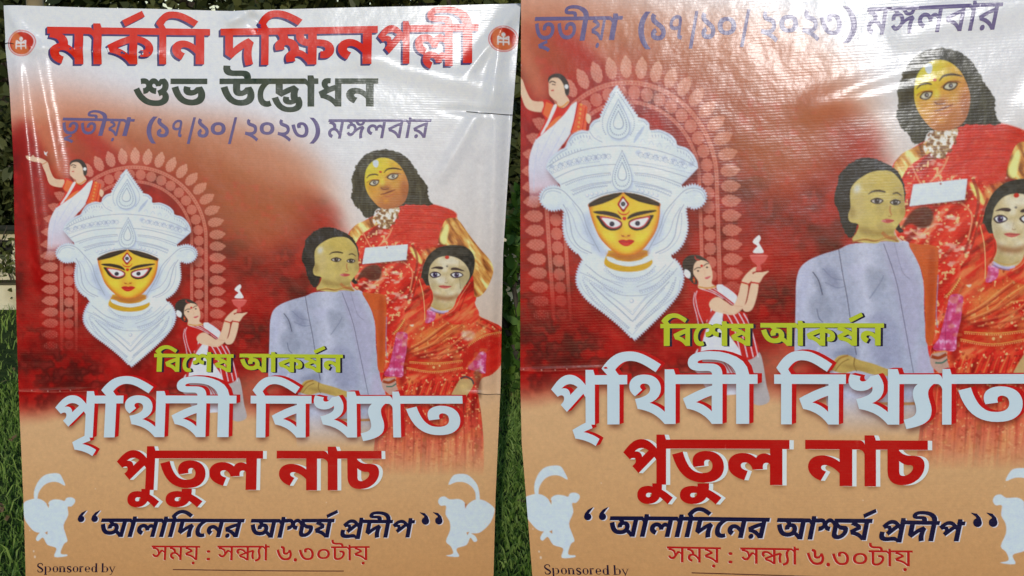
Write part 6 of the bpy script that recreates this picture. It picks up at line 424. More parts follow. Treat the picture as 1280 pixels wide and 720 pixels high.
    stroke(V, [(160, 150), (260, 112), (350, 90)], 10, (70, 54, 40), .6); stroke(V, [(430, 88), (540, 116), (640, 150)], 10, (70, 54, 40), .6)
    t = (176, 26, 24)
    poly(V, [(385, 98), (412, 130), (436, 164), (416, 196), (388, 230), (358, 196), (340, 164), (360, 128)], t, 1)
    poly(V, [(385, 110), (406, 136), (424, 164), (408, 192), (388, 216), (366, 192), (352, 164), (368, 134)], (120, 20, 18), 1)
    poly(V, [(386, 118), (404, 142), (418, 165), (404, 188), (388, 206), (370, 188), (357, 164), (370, 140)], (232, 222, 226), 1)
    dot(V, (386, 163), 19, (30, 26, 30)); dot(V, (387, 162), 8, (150, 150, 150)); dot(V, (387, 162), 4, (20, 18, 20))
    stroke(V, [(342, 214), (360, 240), (394, 250), (424, 240), (440, 214)], 9, (196, 44, 20), 1, taper=[2, 8, 12, 8, 2]); dot(V, (396, 281), 16, (190, 24, 18))
    poly(V, [(143, 224), (230, 219), (310, 234), (352, 256), (374, 290), (330, 274), (250, 254), (170, 242)], hc); poly(V, [(420, 288), (438, 256), (500, 229), (590, 215), (658, 214), (640, 228), (560, 246), (480, 266)], hc)
    poly(V, [(167, 258), (240, 268), (320, 282), (362, 300), (380, 328), (362, 362), (320, 380), (270, 376), (220, 345), (190, 302)], hc); poly(V, [(634, 252), (560, 266), (490, 278), (440, 298), (428, 330), (446, 362), (490, 380), (545, 372), (590, 342), (615, 300)], hc)
    poly(V, [(196, 264), (260, 270), (322, 284), (362, 306), (374, 328), (350, 354), (300, 364), (254, 346), (222, 308)], (190, 60, 60)); poly(V, [(606, 262), (545, 272), (486, 284), (444, 306), (434, 328), (456, 352), (508, 364), (558, 344), (590, 304)], (190, 60, 60))
    poly(V, [(212, 278), (262, 280), (320, 292), (352, 310), (364, 328), (342, 346), (302, 354), (262, 338), (232, 306)], (234, 226, 232)); poly(V, [(592, 275), (545, 282), (488, 294), (452, 310), (442, 328), (462, 346), (508, 354), (552, 336), (580, 302)], (234, 226, 232))
    dot(V, (295, 326), 21, (34, 32, 46)); dot(V, (504, 321), 21, (34, 32, 46)); dot(V, (296, 325), 7, (60, 60, 80)); dot(V, (505, 320), 7, (60, 60, 80))
    dot(V, (384, 424), 12, (150, 60, 20), .8, ry=6); dot(V, (431, 421), 12, (150, 60, 20), .8, ry=6); stroke(V, [(372, 410), (376, 426), (408, 432), (440, 424), (444, 408)], 4, (176, 84, 24), .8)
    poly(V, [(346, 466), (384, 452), (412, 458), (440, 452), (478, 465), (448, 496), (412, 508), (376, 498)], (196, 26, 20)); stroke(V, [(352, 467), (412, 472), (474, 466)], 4, (130, 14, 12)); stroke(V, [(392, 488), (430, 488)], 6, (220, 70, 60), .7)
    # ---- dancer with burner
    V = View('R', 840, 280, 6.546); X = View('R', 820, 280, 3.6)
    poly(X, [(415, 606), (462, 576), (482, 630), (496, 720), (510, 800), (440, 810), (424, 700)], (176, 166, 160), 1, DANCER2)
    poly(X, [(300, 395), (400, 398), (416, 440), (436, 490), (464, 572), (420, 612), (380, 590), (340, 520)], (186, 26, 24), 1, DANCER2)
    for a0 in ((318, 402), (346, 402), (372, 400), (394, 402)): stroke(X, [a0, (a0[0]+34, 470), (a0[0]+66, 600)], 5, (226, 216, 220), .9, clip=(pid == DANCER2)*1.)
    poly(X, [(236, 384), (262, 372), (300, 396), (300, 440), (330, 500), (372, 560), (384, 600), (400, 680), (390, 760), (250, 760), (180, 660), (172, 640), (196, 560), (222, 470)], (212, 212, 218), 1, DANCER2)
    poly(X, [(252, 386), (270, 392), (240, 440), (212, 520), (188, 640), (170, 640), (198, 540), (225, 450)], (190, 30, 26), .9)
    poly(X, [(190, 560), (168, 600), (164, 640), (185, 670), (188, 640), (176, 620)], (216, 214, 218), 1, DANCER2)
    poly(X, [(200, 640), (300, 600), (380, 610), (390, 740), (260, 740)], (186, 180, 182), .8, soft=2, clip=(pid == DANCER2)*1.)
    for a0 in (0, 14, 28, 42): stroke(X, [(300+a0, 610+a0*.4), (345+a0, 690), (380+a0, 760)], 5, (176, 26, 24), .85, clip=(pid == DANCER2)*1.)
    poly(V, [(365, 500), (420, 498), (478, 540), (532, 590), (504, 660), (440, 612), (380, 560)], (214, 214, 220), 1, DANCER2)
    poly(V, [(190, 552), (216, 530), (300, 536), (364, 596), (320, 636), (308, 760), (240, 800), (196, 740), (176, 640)], (188, 22, 20), 1, DANCER2)
    for q in ([(186, 560), (176, 640), (200, 740), (222, 850)], [(206, 544), (192, 600), (216, 720), (260, 830)], [(230, 528), (330, 560), (420, 610)], [(280, 524), (380, 570), (500, 660)], [(330, 520), (420, 580), (510, 640)]):
        stroke(V, q, 6, (222, 214, 218), .95, part=DANCER2)
    stroke(V, [(310, 520), (400, 575), (505, 655)], 12, (186, 26, 24), 1, DANCER2); stroke(V, [(420, 500), (480, 536), (532, 584)], 5, (196, 50, 44), 1)
    poly(V, [(84, 332), (98, 288), (146, 255), (214, 254), (272, 284), (302, 318), (250, 304), (204, 304), (184, 342), (182, 400), (202, 450), (206, 492), (166, 482), (134, 444), (100, 400)], (50, 42, 38), 1, DANCER2)
    poly(V, [(178, 342), (202, 304), (252, 296), (300, 318), (324, 370), (332, 430), (324, 470), (332, 494), (362, 516), (300, 532), (216, 524), (216, 472), (190, 432), (174, 400)], skin, 1, DANCER2)
    stroke(V, [(186, 262), (196, 286), (226, 296)], 12, (180, 50, 44), .9)
    dot(V, (242, 342), 11, (196, 24, 22)); stroke(V, [(180, 376), (204, 358), (236, 356)], 6, (50, 36, 30)); stroke(V, [(258, 344), (280, 326), (302, 322)], 6, (50, 36, 30))
    dot(V, (213, 383), 9, (50, 38, 34), 1, ry=7); dot(V, (286, 354), 9, (50, 38, 34), 1, ry=7); stroke(V, [(254, 366), (272, 400), (258, 412)], 4, sk2)
    poly(V, [(266, 440), (290, 430), (316, 424), (306, 440), (284, 452)], (196, 90, 90)); stroke(V, [(216, 512), (290, 524), (360, 508)], 9, (196, 130, 40))
    poly(V, [(104, 372), (128, 376), (150, 400), (146, 440), (118, 436), (98, 408)], (226, 228, 234), 1, DANCER2); dot(V, (180, 454), 10, (206, 90, 30)); dot(V, (178, 438), 6, (190, 24, 20)); dot(V, (182, 472), 8, (196, 60, 30))
    poly(X, [(430, 262), (460, 268), (452, 330), (432, 384), (402, 394), (388, 374), (408, 350)], skin, 1, DANCER2)
    poly(X, [(238, 362), (252, 338), (280, 328), (312, 348), (348, 366), (372, 310), (386, 262), (414, 270), (408, 330), (392, 376), (352, 408), (300, 402), (254, 388)], skin, 1, DANCER2)
    poly(X, [(384, 262), (400, 232), (424, 208), (444, 194), (462, 198), (448, 212), (432, 220), (442, 236), (412, 270)], skin, 1, DANCER2); poly(X, [(430, 262), (440, 222), (480, 216), (508, 211), (484, 234), (462, 266)], skin, 1, DANCER2)
    stroke(X, [(352, 368), (390, 372)], 3, sk2); stroke(X, [(300, 392), (350, 404), (388, 378)], 3, sk2, .7)
    stroke(X, [(380, 260), (414, 270)], 6, (186, 26, 24)); stroke(X, [(428, 262), (462, 267)], 6, (186, 26, 24)); stroke(X, [(382, 266), (412, 275)], 2, (220, 180, 120))
    poly(X, [(425, 138), (498, 138), (497, 156), (484, 174), (470, 184), (474, 208), (448, 208), (454, 186), (436, 172), (426, 154)], (206, 84, 76), 1, BURNER); stroke(X, [(427, 142), (496, 142)], 4, (222, 116, 104))
    poly(X, [(437, 129), (444, 112), (456, 98), (434, 80), (462, 50), (471, 66), (463, 84), (474, 104), (483, 129)], (232, 230, 232), 1, BURNER, n=3)
    # ---- gold and red doll (back), saree in foil
    sp = noise(3.2, 2, 21); sp2 = noise(7, 3, 22, 1.6, .8); fold = streak(8, 5, 42, 23)
    V = View('L', 320, 180, 3.274); Z = View('L', 430, 260, 5.145)
    sar = ramp(fold, [(.24, (140, 14, 10)), (.42, (196, 28, 20)), (.6, (214, 44, 30)), (.76, (236, 104, 70))])
    poly(V, [(378, 372), (400, 340), (430, 322), (490, 290), (590, 250), (650, 242), (720, 246), (800, 270), (822, 296), (830, 330), (850, 400), (900, 430), (900, 640), (800, 760), (720, 800), (640, 900), (560, 1010), (490, 1000), (480, 800), (430, 620), (390, 570), (384, 430)], sar, 1, WOMAN)
    Wm = (pid == WOMAN)*1.
    lay(FULL, Wm*np.clip((sp-.64)*9, 0, 1), (236, 196, 130), .85); lay(FULL, Wm*np.clip((sp2-.66)*9, 0, 1), (238, 220, 190), .6)
    poly(V, [(590, 250), (650, 242), (720, 246), (800, 270), (822, 296), (770, 340), (740, 420), (690, 440), (640, 400), (560, 400), (540, 380), (575, 300)], (198, 40, 28), .85, soft=.8)
    for q in ([(600, 262), (720, 262), (800, 290)], [(590, 290), (700, 292), (790, 306)], [(580, 330), (680, 320), (770, 330)], [(560, 380), (640, 350), (740, 350)]): stroke(V, q, 9, (176, 30, 22), .5); 
    gold = ramp(streak(5, 4, -35, 25), [(.25, (112, 56, 22)), (.45, (186, 116, 52)), (.6, (212, 156, 76)), (.78, (244, 222, 140))])
    poly(V, [(772, 316), (800, 302), (830, 312), (872, 370), (910, 420), (962, 482), (970, 530), (940, 600), (905, 628), (885, 600), (880, 470), (840, 420), (760, 412), (748, 384)], gold, 1, WOMAN)
    poly(V, [(752, 390), (775, 330), (790, 340), (776, 410)], (240, 232, 140), .9, soft=.8); poly(V, [(630, 420), (660, 440), (682, 480), (672, 490), (640, 450)], (240, 222, 120), .9, soft=.8)
    poly(V, [(680, 440), (760, 420), (750, 470), (690, 500)], gold, .7, soft=1)
    poly(V, [(384, 364), (410, 330), (450, 312), (500, 292), (512, 320), (470, 345), (430, 372), (404, 412), (388, 400)], gold, 1, WOMAN)
    poly(V, [(445, 505), (500, 495), (516, 540), (480, 560), (440, 545), (410, 560)], (70, 28, 20), .85, soft=.8)
    stroke(V, [(640, 410), (660, 470), (650, 540), (620, 640)], 10, (120, 16, 12), .6); stroke(V, [(690, 470), (660, 560), (640, 640)], 8, (130, 20, 14), .6); stroke(V, [(520, 520), (500, 600), (520, 700)], 8, (226, 150, 100), .4)
    for q in ([(430, 340), (470, 420), (520, 470)], [(560, 340), (540, 380), (500, 420)], [(600, 480), (640, 520), (630, 600)], [(440, 560), (470, 580), (500, 560)]): stroke(V, q, 6, (240, 186, 130), .6)
    poly(V, [(500, 284), (520, 262), (560, 252), (588, 262), (576, 300), (540, 346), (508, 336), (488, 306)], (182, 150, 104), 1, WOMAN)
    lay(FULL, maskof(V, [(470, 300), (520, 255), (590, 258), (580, 310), (540, 350), (480, 340)])*np.clip((sp-.52)*12, 0, 1), (112, 70, 40), .8); lay(FULL, maskof(V, [(480, 300), (520, 258), (586, 262), (574, 306), (540, 344), (490, 334)])*np.clip((.44-sp)*12, 0, 1), (226, 222, 206), .9)
    V = View('R', 1120, 60, 6.)
    hh = [(4, 330), (22, 270), (40, 220), (90, 120), (160, 50), (260, 12), (380, 6), (480, 38), (560, 108), (625, 205), (660, 270), (692, 312), (735, 400), (738, 500), (776, 572), (640, 578), (520, 572), (440, 605), (250, 628), (205, 700), (130, 716), (85, 640), (30, 590), (4, 500), (14, 420)]
    P = smooth(V(hh), 6); P = P+rng.normal(0, .55, P.shape); sl, m = cover([P]); hair = ramp(noise(5, 3, 31, .5, 2.), [(.2, (30, 28, 18)), (.6, (56, 54, 38)), (.9, (82, 78, 58))])
    lay(sl, m, hair[sl], 1, WOMANHAIR)
    fo = [(300, 90), (380, 102), (452, 150), (502, 220), (544, 330), (546, 430), (512, 540), (440, 602), (340, 624), (262, 604), (182, 512), (142, 430), (130, 340), (140, 240), (180, 162), (240, 112)]
    F = maskof(V, fo); d = V([(200, 200), (480, 560)]); ax = d[1]-d[0]; tt = ((XX-d[0][0])*ax[0]+(YY-d[0][1])*ax[1])/(ax@ax)+.18*(noise(14, 2, 33)-.5)
    lay(FULL, F, ramp(tt, [(-.2, (196, 190, 48)), (.15, (210, 182, 48)), (.42, (206, 150, 56)), (.7, (184, 112, 52)), (1.1, (154, 84, 46))]), 1, WOMANFACE)
    Fm = F
    for q, c, a in (([(360, 110), (460, 170), (480, 220), (400, 180)], (200, 150, 50), .8), ([(280, 300), (310, 320), (318, 380), (290, 390)], (214, 206, 70), .9), ([(290, 390), (360, 380), (370, 430), (280, 430)], (140, 74, 36), .7), ([(400, 320), (450, 330), (460, 400), (400, 400)], (190, 140, 46), .7),
                    ([(310, 530), (350, 530), (350, 550), (312, 552)], (226, 160, 44), .9), ([(140, 370), (220, 390), (260, 430), (200, 470)], (196, 130, 40), .7), ([(500, 320), (545, 400), (520, 520), (480, 440)], (156, 86, 44), .6), ([(430, 350), (445, 350), (450, 430), (434, 430)], (206, 150, 80), .7), ([(390, 470), (440, 480), (420, 520)], (176, 106, 50), .7)):
        poly(V, q, c, a, soft=1.8, clip=Fm)
    poly(V, [(214, 130), (250, 118), (266, 140), (258, 185), (236, 196), (214, 170)], (196, 206, 214), .95)
    dot(V, (283, 241), 15, (190, 60, 36), 1, ry=11)
    hb = (52, 36, 24)
    stroke(V, [(148, 310), (180, 278), (230, 268), (262, 276)], 14, hb, .9, taper=[5, 14, 15, 8]); stroke(V, [(316, 250), (350, 212), (420, 200), (492, 214)], 15, hb, .9, taper=[6, 15, 17, 8])
    stroke(V, [(150, 360), (190, 330), (250, 322), (270, 330)], 8, (150, 70, 50), .7); stroke(V, [(330, 300), (380, 258), (440, 250), (480, 262)], 8, (120, 60, 40), .8)
    for ex, ey, w in ((220, 356, 50), (400, 286, 58)):
        poly(V, [(ex-w, ey+16), (ex-w*.4, ey-26), (ex+w*.4, ey-30), (ex+w, ey-22), (ex+w*.6, ey+22), (ex-w*.2, ey+36)], hb, .9); poly(V, [(ex-w*.75, ey+12), (ex-w*.3, ey-16), (ex+w*.4, ey-20), (ex+w*.8, ey-14), (ex+w*.4, ey+14), (ex-w*.2, ey+24)], (196, 190, 160)); dot(V, (ex+4, ey-1), 17, (60, 50, 50), .95); dot(V, (ex+7, ey-3), 6, (170, 170, 170))
    stroke(V, [(278, 476), (330, 462), (380, 440), (424, 424)], 14, (112, 44, 26), .9, taper=[5, 14, 14, 5]); stroke(V, [(320, 495), (370, 488), (410, 462)], 12, (176, 96, 60), .8)
    stroke(V, [(282, 404), (310, 424), (360, 414)], 9, (96, 44, 24), .8)
    # ---- the card pinned on the saree
    sl, m = poly(Z, [(122, 366), (404, 346), (414, 240), (140, 262)], (60, 10, 8), .5, sm=False, soft=1.)
    poly(Z, [(118, 360), (402, 333), (412, 232), (137, 255)], (206, 214, 224), 1, CARD, sm=False); dot(Z, (277, 254), 5, (150, 60, 40))
    # ---- man doll in grey coat
    V = View('L', 330, 350, 4.8); low = lambda y0, y1: np.clip((y1-YY)/(y1-y0), 0, 1)
    coat = ramp(.82*streak(22, 7, -6, 41, 2)+.18*noise(2.4, 2, 42), [(.2, (146, 151, 166)), (.5, (168, 172, 186)), (.8, (188, 190, 202))])
    G = maskof(V, [(302, 74), (250, 96), (170, 118), (104, 144), (62, 176), (44, 215), (36, 270), (32, 400), (26, 585), (60, 604), (150, 600), (210, 650), (180, 760), (190, 860), (200, 1010), (240, 1080), (660, 1080), (720, 900), (728, 690), (700, 600), (690, 540), (672, 400), (662, 240), (600, 80), (530, 62), (400, 66)])
    lay(FULL, G*low(505, 552), coat, 1, MAN, .35); Gm = G*low(505, 552)
    for q, c, a in (([(120, 200), (150, 240), (175, 300), (160, 310), (130, 240)], (108, 114, 130), .7), ([(380, 180), (470, 200), (480, 260), (420, 330), (400, 300)], (136, 142, 156), .6), ([(100, 330), (170, 300), (230, 400), (180, 440), (120, 420)], (134, 140, 154), .6), ([(290, 180), (380, 170), (350, 240), (310, 220)], (186, 186, 204), .6),
                    ([(60, 200), (110, 170), (90, 300), (45, 420)], (172, 174, 194), .6), ([(470, 80), (560, 90), (640, 250), (660, 400), (600, 620), (540, 340)], (164, 160, 180), .7), ([(170, 180), (240, 200), (250, 280), (190, 260)], (120, 126, 148), .6), ([(40, 430), (60, 590), (200, 600), (150, 500)], (164, 168, 188), .5), ([(660, 560), (700, 600), (720, 700), (640, 700)], (186, 170, 190), .5), ([(200, 600), (330, 560), (330, 620)], (100, 106, 128), .5), ([(400, 420), (520, 420), (560, 640), (420, 620)], (140, 142, 166), .5)):
        poly(V, q, c, a, soft=2.2, clip=Gm)
    stroke(V, [(248, 92), (270, 220), (290, 320), (312, 460), (338, 600)], 3.4, (64, 62, 76), .9, clip=Gm); stroke(V, [(468, 72), (530, 240), (570, 420), (626, 690)], 3.4, (84, 82, 100), .85, clip=Gm); stroke(V, [(520, 70), (560, 200), (600, 240)], 3, (110, 110, 130), .6, clip=Gm)
    stroke(V, [(120, 200), (150, 244), (168, 310)], 5, (60, 64, 80), .8, clip=Gm); stroke(V, [(140, 376), (150, 420), (170, 440)], 4, (76, 82, 100), .7, clip=Gm); stroke(V, [(130, 590), (150, 560), (140, 590)], 5, (206, 208, 216), .6)
    for q in ([(170, 185), (220, 230), (270, 240)], [(180, 250), (240, 275), (280, 270)], [(90, 480), (130, 440), (180, 450)], [(400, 330), (450, 260), (470, 220)]): stroke(V, q, 5, (104, 110, 132), .5, clip=Gm)
    poly(V, [(590, 76), (640, 78), (715, 86), (735, 122), (730, 300), (722, 530), (684, 538), (676, 400), (664, 240), (630, 150)], (196, 84, 34), 1, MAN); poly(V, [(690, 120), (720, 130), (715, 400), (700, 500), (690, 380)], (170, 62, 22), .7, soft=1.5); stroke(V, [(736, 220), (732, 400), (740, 470)], 5, (150, 146, 170), .8)
    stroke(V, [(385, 840), (560, 842), (700, 838)], 16, (170, 110, 50), .8); 
    hand = [(196, 664), (222, 630), (250, 604), (296, 600), (346, 622), (420, 642), (480, 664), (530, 680), (520, 704), (460, 700), (410, 694), (340, 676), (270, 690)]
    poly(V, hand, (186, 156, 82), 1, MAN); stroke(V, [(330, 612), (326, 650), (340, 680)], 5, (96, 66, 30), .8); stroke(V, [(210, 676), (250, 620), (296, 602)], 9, (150, 104, 44), .9); stroke(V, [(230, 680), (262, 640), (300, 620)], 4, (110, 76, 30), .8)
    poly(V, [(260, 650), (330, 650), (420, 680), (340, 676)], (150, 120, 60), .7, soft=1)
    V = View('R', 1030, 190, 6.)
    hh = [(76, 350), (84, 290), (104, 230), (112, 170), (165, 112), (220, 68), (290, 42), (380, 54), (460, 84), (530, 130), (572, 182), (596, 240), (604, 310), (596, 420), (560, 540), (590, 590), (560, 604), (500, 560), (300, 480), (250, 540), (232, 600), (200, 642), (160, 612), (130, 540), (106, 450), (80, 390)]
    P = smooth(V(hh), 6); P += rng.normal(0, .35, P.shape); sl, m = cover([P]); hair = ramp(noise(4, 3, 45, .7, 1.5), [(.2, (12, 12, 14)), (.6, (30, 30, 33)), (.95, (84, 86, 92))]); lay(sl, m, hair[sl], 1, MANHAIR)
    fo = [(252, 208), (340, 155), (430, 138), (505, 150), (566, 214), (592, 282), (600, 400), (606, 450), (592, 492), (542, 560), (520, 602), (542, 642), (556, 676), (440, 664), (380, 684), (214, 664), (240, 602), (256, 542), (192, 522), (178, 472), (192, 430), (196, 400), (192, 330), (202, 266)]
    F = maskof(V, fo); fn = noise(12, 3, 46); tt = (XX-V([(200, 0)])[0][0])/(V([(600, 0)])[0][0]-V([(200, 0)])[0][0])
    lay(FULL, F, ramp(fn*.5+tt*.25+.25, [(.3, (184, 164, 98)), (.6, (196, 174, 94)), (.9, (170, 148, 82))]), 1, MANFACE)
    for q, c, a in (([(230, 250), (268, 250), (262, 300), (226, 310)], (206, 206, 198), .95), ([(220, 330), (300, 320), (280, 480), (240, 500)], (190, 168, 108), .6), ([(260, 560), (420, 590), (520, 570), (500, 620), (300, 620)], (128, 100, 48), .6), ([(570, 250), (600, 400), (590, 480), (560, 400)], (140, 112, 58), .6), ([(320, 180), (470, 160), (540, 260), (380, 270)], (190, 164, 74), .6), ([(450, 380), (490, 400), (500, 470), (470, 480)], (192, 166, 90), .6), ([(190, 400), (230, 430), (220, 500), (186, 480)], (128, 100, 52), .5), ([(390, 540), (480, 530), (500, 580), (400, 590)], (176, 150, 84), .6)):
        poly(V, q, c, a, soft=2., clip=F)
    hb = (46, 34, 28)
    stroke(V, [(328, 318), (360, 296), (410, 290), (458, 300)], 14, hb, .95, taper=[4, 12, 15, 10]); stroke(V, [(510, 314), (545, 306), (578, 330)], 12, hb, .9, taper=[8, 12, 4])
    for ex, ey, w in ((393, 368, 50), (530, 378, 42)):
        poly(V, [(ex-w, ey), (ex-w*.5, ey-20), (ex+w*.2, ey-26), (ex+w, ey-6), (ex+w*.5, ey+18), (ex-w*.3, ey+20)], hb, .95); poly(V, [(ex-w*.75, ey), (ex-w*.3, ey-12), (ex+w*.7, ey-6), (ex+w*.4, ey+12), (ex-w*.3, ey+13)], (190, 180, 166)); dot(V, (ex, ey-2), 20, (36, 26, 26)); dot(V, (ex+6, ey-8), 4, (190, 180, 170))
    stroke(V, [(494, 400), (490, 440), (504, 474)], 10, (166, 92, 56), .7); stroke(V, [(476, 482), (500, 484)], 6, (140, 84, 50), .7)
    poly(V, [(424, 516), (456, 502), (480, 500), (524, 512), (492, 530), (466, 532)], (188, 76, 72)); stroke(V, [(424, 517), (460, 516)], 5, (214, 170, 160)); stroke(V, [(460, 516), (520, 512)], 3, (150, 40, 40))
    beads(V, [(210, 672), (300, 655), (380, 665), (470, 640), (550, 668)], 12, 8, (150, 96, 44), .9); beads(V, [(216, 660), (310, 645), (400, 655), (500, 620)], 10, 5, (206, 170, 90), .9)
    stroke(V, [(430, 600), (480, 640), (540, 640)], 26, (170, 98, 50), .7)
    # ---- bride doll
    bf = noise(13, 3, 51, .8, 1.2); wk = np.clip((YY-455)/30, 0, 1); br = ramp(streak(6, 5, 55, 56)*(1-wk)+streak(6, 9, 2, 57)*wk, [(.22, (140, 16, 12)), (.4, (200, 32, 24)), (.58, (216, 48, 32)), (.76, (236, 116, 68))])
    G = maskof(Lp, [(527, 345), (519, 365), (508, 392), (495, 408), (490, 418), (488, 440), (480, 462), (478, 478), (482, 500), (470, 540), (466, 600), (480, 650), (600, 650), (604, 600), (605, 562), (602, 522), (598, 492), (602, 474), (616, 468), (628, 452), (629, 414), (614, 402), (598, 394), (593, 376), (592, 350), (586, 344), (560, 356)])
    fadeb = low(500, 590); lay(FULL, G*fadeb, br, 1, BRIDE, .4); Gb = G*fadeb; up_ = np.clip((470-YY)/30, 0, 1)*Gb
    lay(FULL, Gb*np.clip((noise(8, 2, 52)-.58)*8, 0, 1), (216, 130, 60), .4); lay(FULL, Gb*np.clip((noise(3, 2, 53)-.7)*9, 0, 1), (244, 216, 140), .8); lay(FULL, Gb*np.clip((noise(4, 2, 54)-.68)*9, 0, 1), (120, 20, 12), .55)
    M_ = View('L', 470, 380, 5.541)
    for q, c, a in (([(215, 330), (330, 370), (420, 385), (600, 375), (600, 385), (400, 400), (240, 350)], (120, 14, 8), .8), ([(220, 340), (300, 380), (600, 390), (640, 420), (560, 490), (400, 500), (230, 480), (190, 420)], (190, 36, 20), .75), ([(640, 290), (760, 220), (880, 200), (884, 300), (740, 330), (660, 400), (600, 450), (600, 360)], (186, 30, 20), .8), ([(884, 300), (882, 400), (800, 490), (736, 510), (750, 420), (760, 340)], (196, 34, 24), .9), ([(190, 330), (225, 330), (200, 540), (160, 560)], (130, 14, 10), .6)):
        poly(M_, q, c, a, soft=1.2, clip=Gb)
    for q, c, a in (([(225, 320), (300, 200), (400, 140), (520, 80), (610, 110), (560, 200), (430, 290), (300, 335)], (206, 116, 50), .5), ([(130, 190), (200, 80), (300, 20), (330, 90), (240, 170), (170, 215)], (206, 96, 48), .45), ([(600, 180), (680, 160), (780, 180), (700, 240), (620, 260)], (210, 130, 64), .45), ([(330, 400), (480, 400), (520, 440), (400, 470)], (206, 110, 50), .5)):
        poly(M_, q, c, a, soft=2.5, clip=Gb)
    for q in ([(240, 300), (330, 250), (420, 180), (560, 90)], [(260, 330), (380, 280), (480, 200), (600, 130)], [(420, 360), (520, 290), (620, 200)], [(350, 250), (400, 230), (420, 210)], [(460, 260), (500, 240), (560, 230)]): stroke(M_, q, 7, (232, 176, 96), .6, clip=Gb); stroke(M_, [(x+10, y+14) for x, y in q], 6, (140, 24, 14), .5, clip=Gb)
    for c in ((240, 145), (500, 135), (620, 220), (660, 232), (400, 440), (360, 415), (440, 430), (500, 352), (560, 330), (700, 150)): dot(M_, c, rng.uniform(4, 9), (236, 214, 140), .75, clip=Gb)
    dot(M_, (250, 145), 12, (230, 232, 226), .9); poly(M_, [(590, 200), (640, 186), (684, 206), (670, 250), (610, 250)], (236, 232, 206), .6, soft=1)
    for a, b_, m_ in (((215, 330), (560, 80), (380, 230)), ((225, 350), (620, 130), (430, 270)), ((235, 365), (690, 190), (480, 310)), ((300, 380), (700, 250), (540, 330)), ((140, 200), (250, 60), (190, 120)), ((180, 215), (300, 70), (230, 130)), ((700, 90), (860, 190), (790, 130)), ((680, 130), (850, 210), (770, 165))):
        for j, (c, al) in enumerate((((120, 16, 10), .55), ((236, 140, 84), .5))):
            P = np.array([a, m_, b_], float)+[0, -9*j]; R = ribbon(smooth(M_(P), 8, False), 3.2*(1 if j else 1.3), [.3, 1.8, 2.2, 1.4, .3]); sl, m = cover([R]); Q = np.zeros((PH, PW)); Q[sl] = m; lay(FULL, blur(Q, .8)*Gb, c, al)
    for q in ([(125, 200), (170, 150), (215, 70), (240, 0)], [(640, 286), (760, 214), (884, 196)], [(230, 400), (420, 410), (600, 392)], [(210, 440), (400, 470), (600, 440)]):
        stroke(M_, q, 5, (226, 178, 84), .85, clip=Gb); beads(M_, [(x, y+9) for x, y in q], 13, 3.4, (238, 206, 120), .85, clip=Gb)
    for k in range(16):
        x = 215+k*24; stroke(M_, [(x+rng.uniform(-6, 6), 530+rng.uniform(0, 20)), (x-14, 580), (x-30+rng.uniform(-8, 8), 640)], rng.uniform(4, 9), (228, 150, 74) if k % 2 else (150, 22, 12), .6, clip=Gb)
    S_ = View('L', 480, 460, 4.)
    for k in range(22):
        x = 20+k*21+rng.uniform(-6, 6); stroke(S_, [(x, 180), (x-6+k*.5, 300), (x-14+k*1.2, 430), (x-20+k*1.6, 560)], rng.uniform(4, 10), [(140, 22, 14), (206, 96, 60), (120, 30, 20), (214, 130, 80)][k % 4], .4, clip=Gb)
    for c in ((185, 440), (460, 395), (200, 360), (60, 420), (370, 480), (300, 300)): dot(S_, c, 12, (150, 100, 40), .5, clip=Gb)
    pk = ramp(noise(4, 2, 55), [(.3, (190, 52, 96)), (.6, (206, 92, 136)), (.8, (226, 160, 186))])
    poly(M_, [(150, 198), (214, 202), (216, 260), (208, 340), (190, 430), (184, 502), (120, 505), (66, 500), (58, 478), (90, 430), (112, 340), (130, 260)], pk, 1, BRIDE); stroke(M_, [(135, 250), (125, 360), (126, 480)], 4, (140, 30, 70), .6); stroke(M_, [(60, 490), (120, 500), (184, 498)], 5, (150, 40, 80), .6)
    poly(M_, [(636, 446), (680, 390), (722, 336), (762, 342), (760, 420), (756, 482), (700, 470)], pk, 1, BRIDE); stroke(M_, [(690, 468), (720, 460), (756, 480)], 6, (236, 206, 220), .8)
    poly(M_, [(360, 26), (410, 56), (402, 112), (344, 132), (350, 80)], pk, 1, BRIDE)
    poly(M_, [(40, 545), (60, 515), (130, 510), (140, 560), (152, 610), (112, 636), (70, 610), (48, 590)], (190, 150, 130), 1, BRIDE); stroke(M_, [(48, 536), (90, 545), (134, 524)], 20, (150, 60, 30)); stroke(M_, [(70, 572), (110, 572), (140, 552)], 10, (70, 110, 90)); stroke(M_, [(52, 520), (90, 512), (132, 506)], 7, (206, 130, 70))
    poly(M_, [(520, 640), (560, 560), (590, 522), (660, 528), (672, 570), (640, 620), (610, 660), (560, 650)], (190, 156, 100), 1, BRIDE); stroke(M_, [(586, 520), (620, 506), (664, 528), (676, 560)], 12, (70, 60, 60)); poly(M_, [(580, 560), (640, 560), (610, 610)], (206, 176, 110), .7, soft=1)
    poly(M_, [(680, 480), (724, 470), (726, 660), (700, 600)], (88, 50, 30), .6, soft=1.2)
    # veil edges
    V = View('L', 510, 300, 7.2)
    hh = [(118, 330), (128, 270), (140, 225), (182, 140), (250, 80), (320, 54), (400, 44), (500, 54), (566, 98), (600, 165), (596, 260), (572, 340), (540, 400), (200, 410), (150, 396), (124, 360)]
    poly(V, hh, ramp(noise(4, 2, 57), [(.2, (22, 24, 22)), (.8, (58, 58, 52))]), 1, BRIDEHAIR)
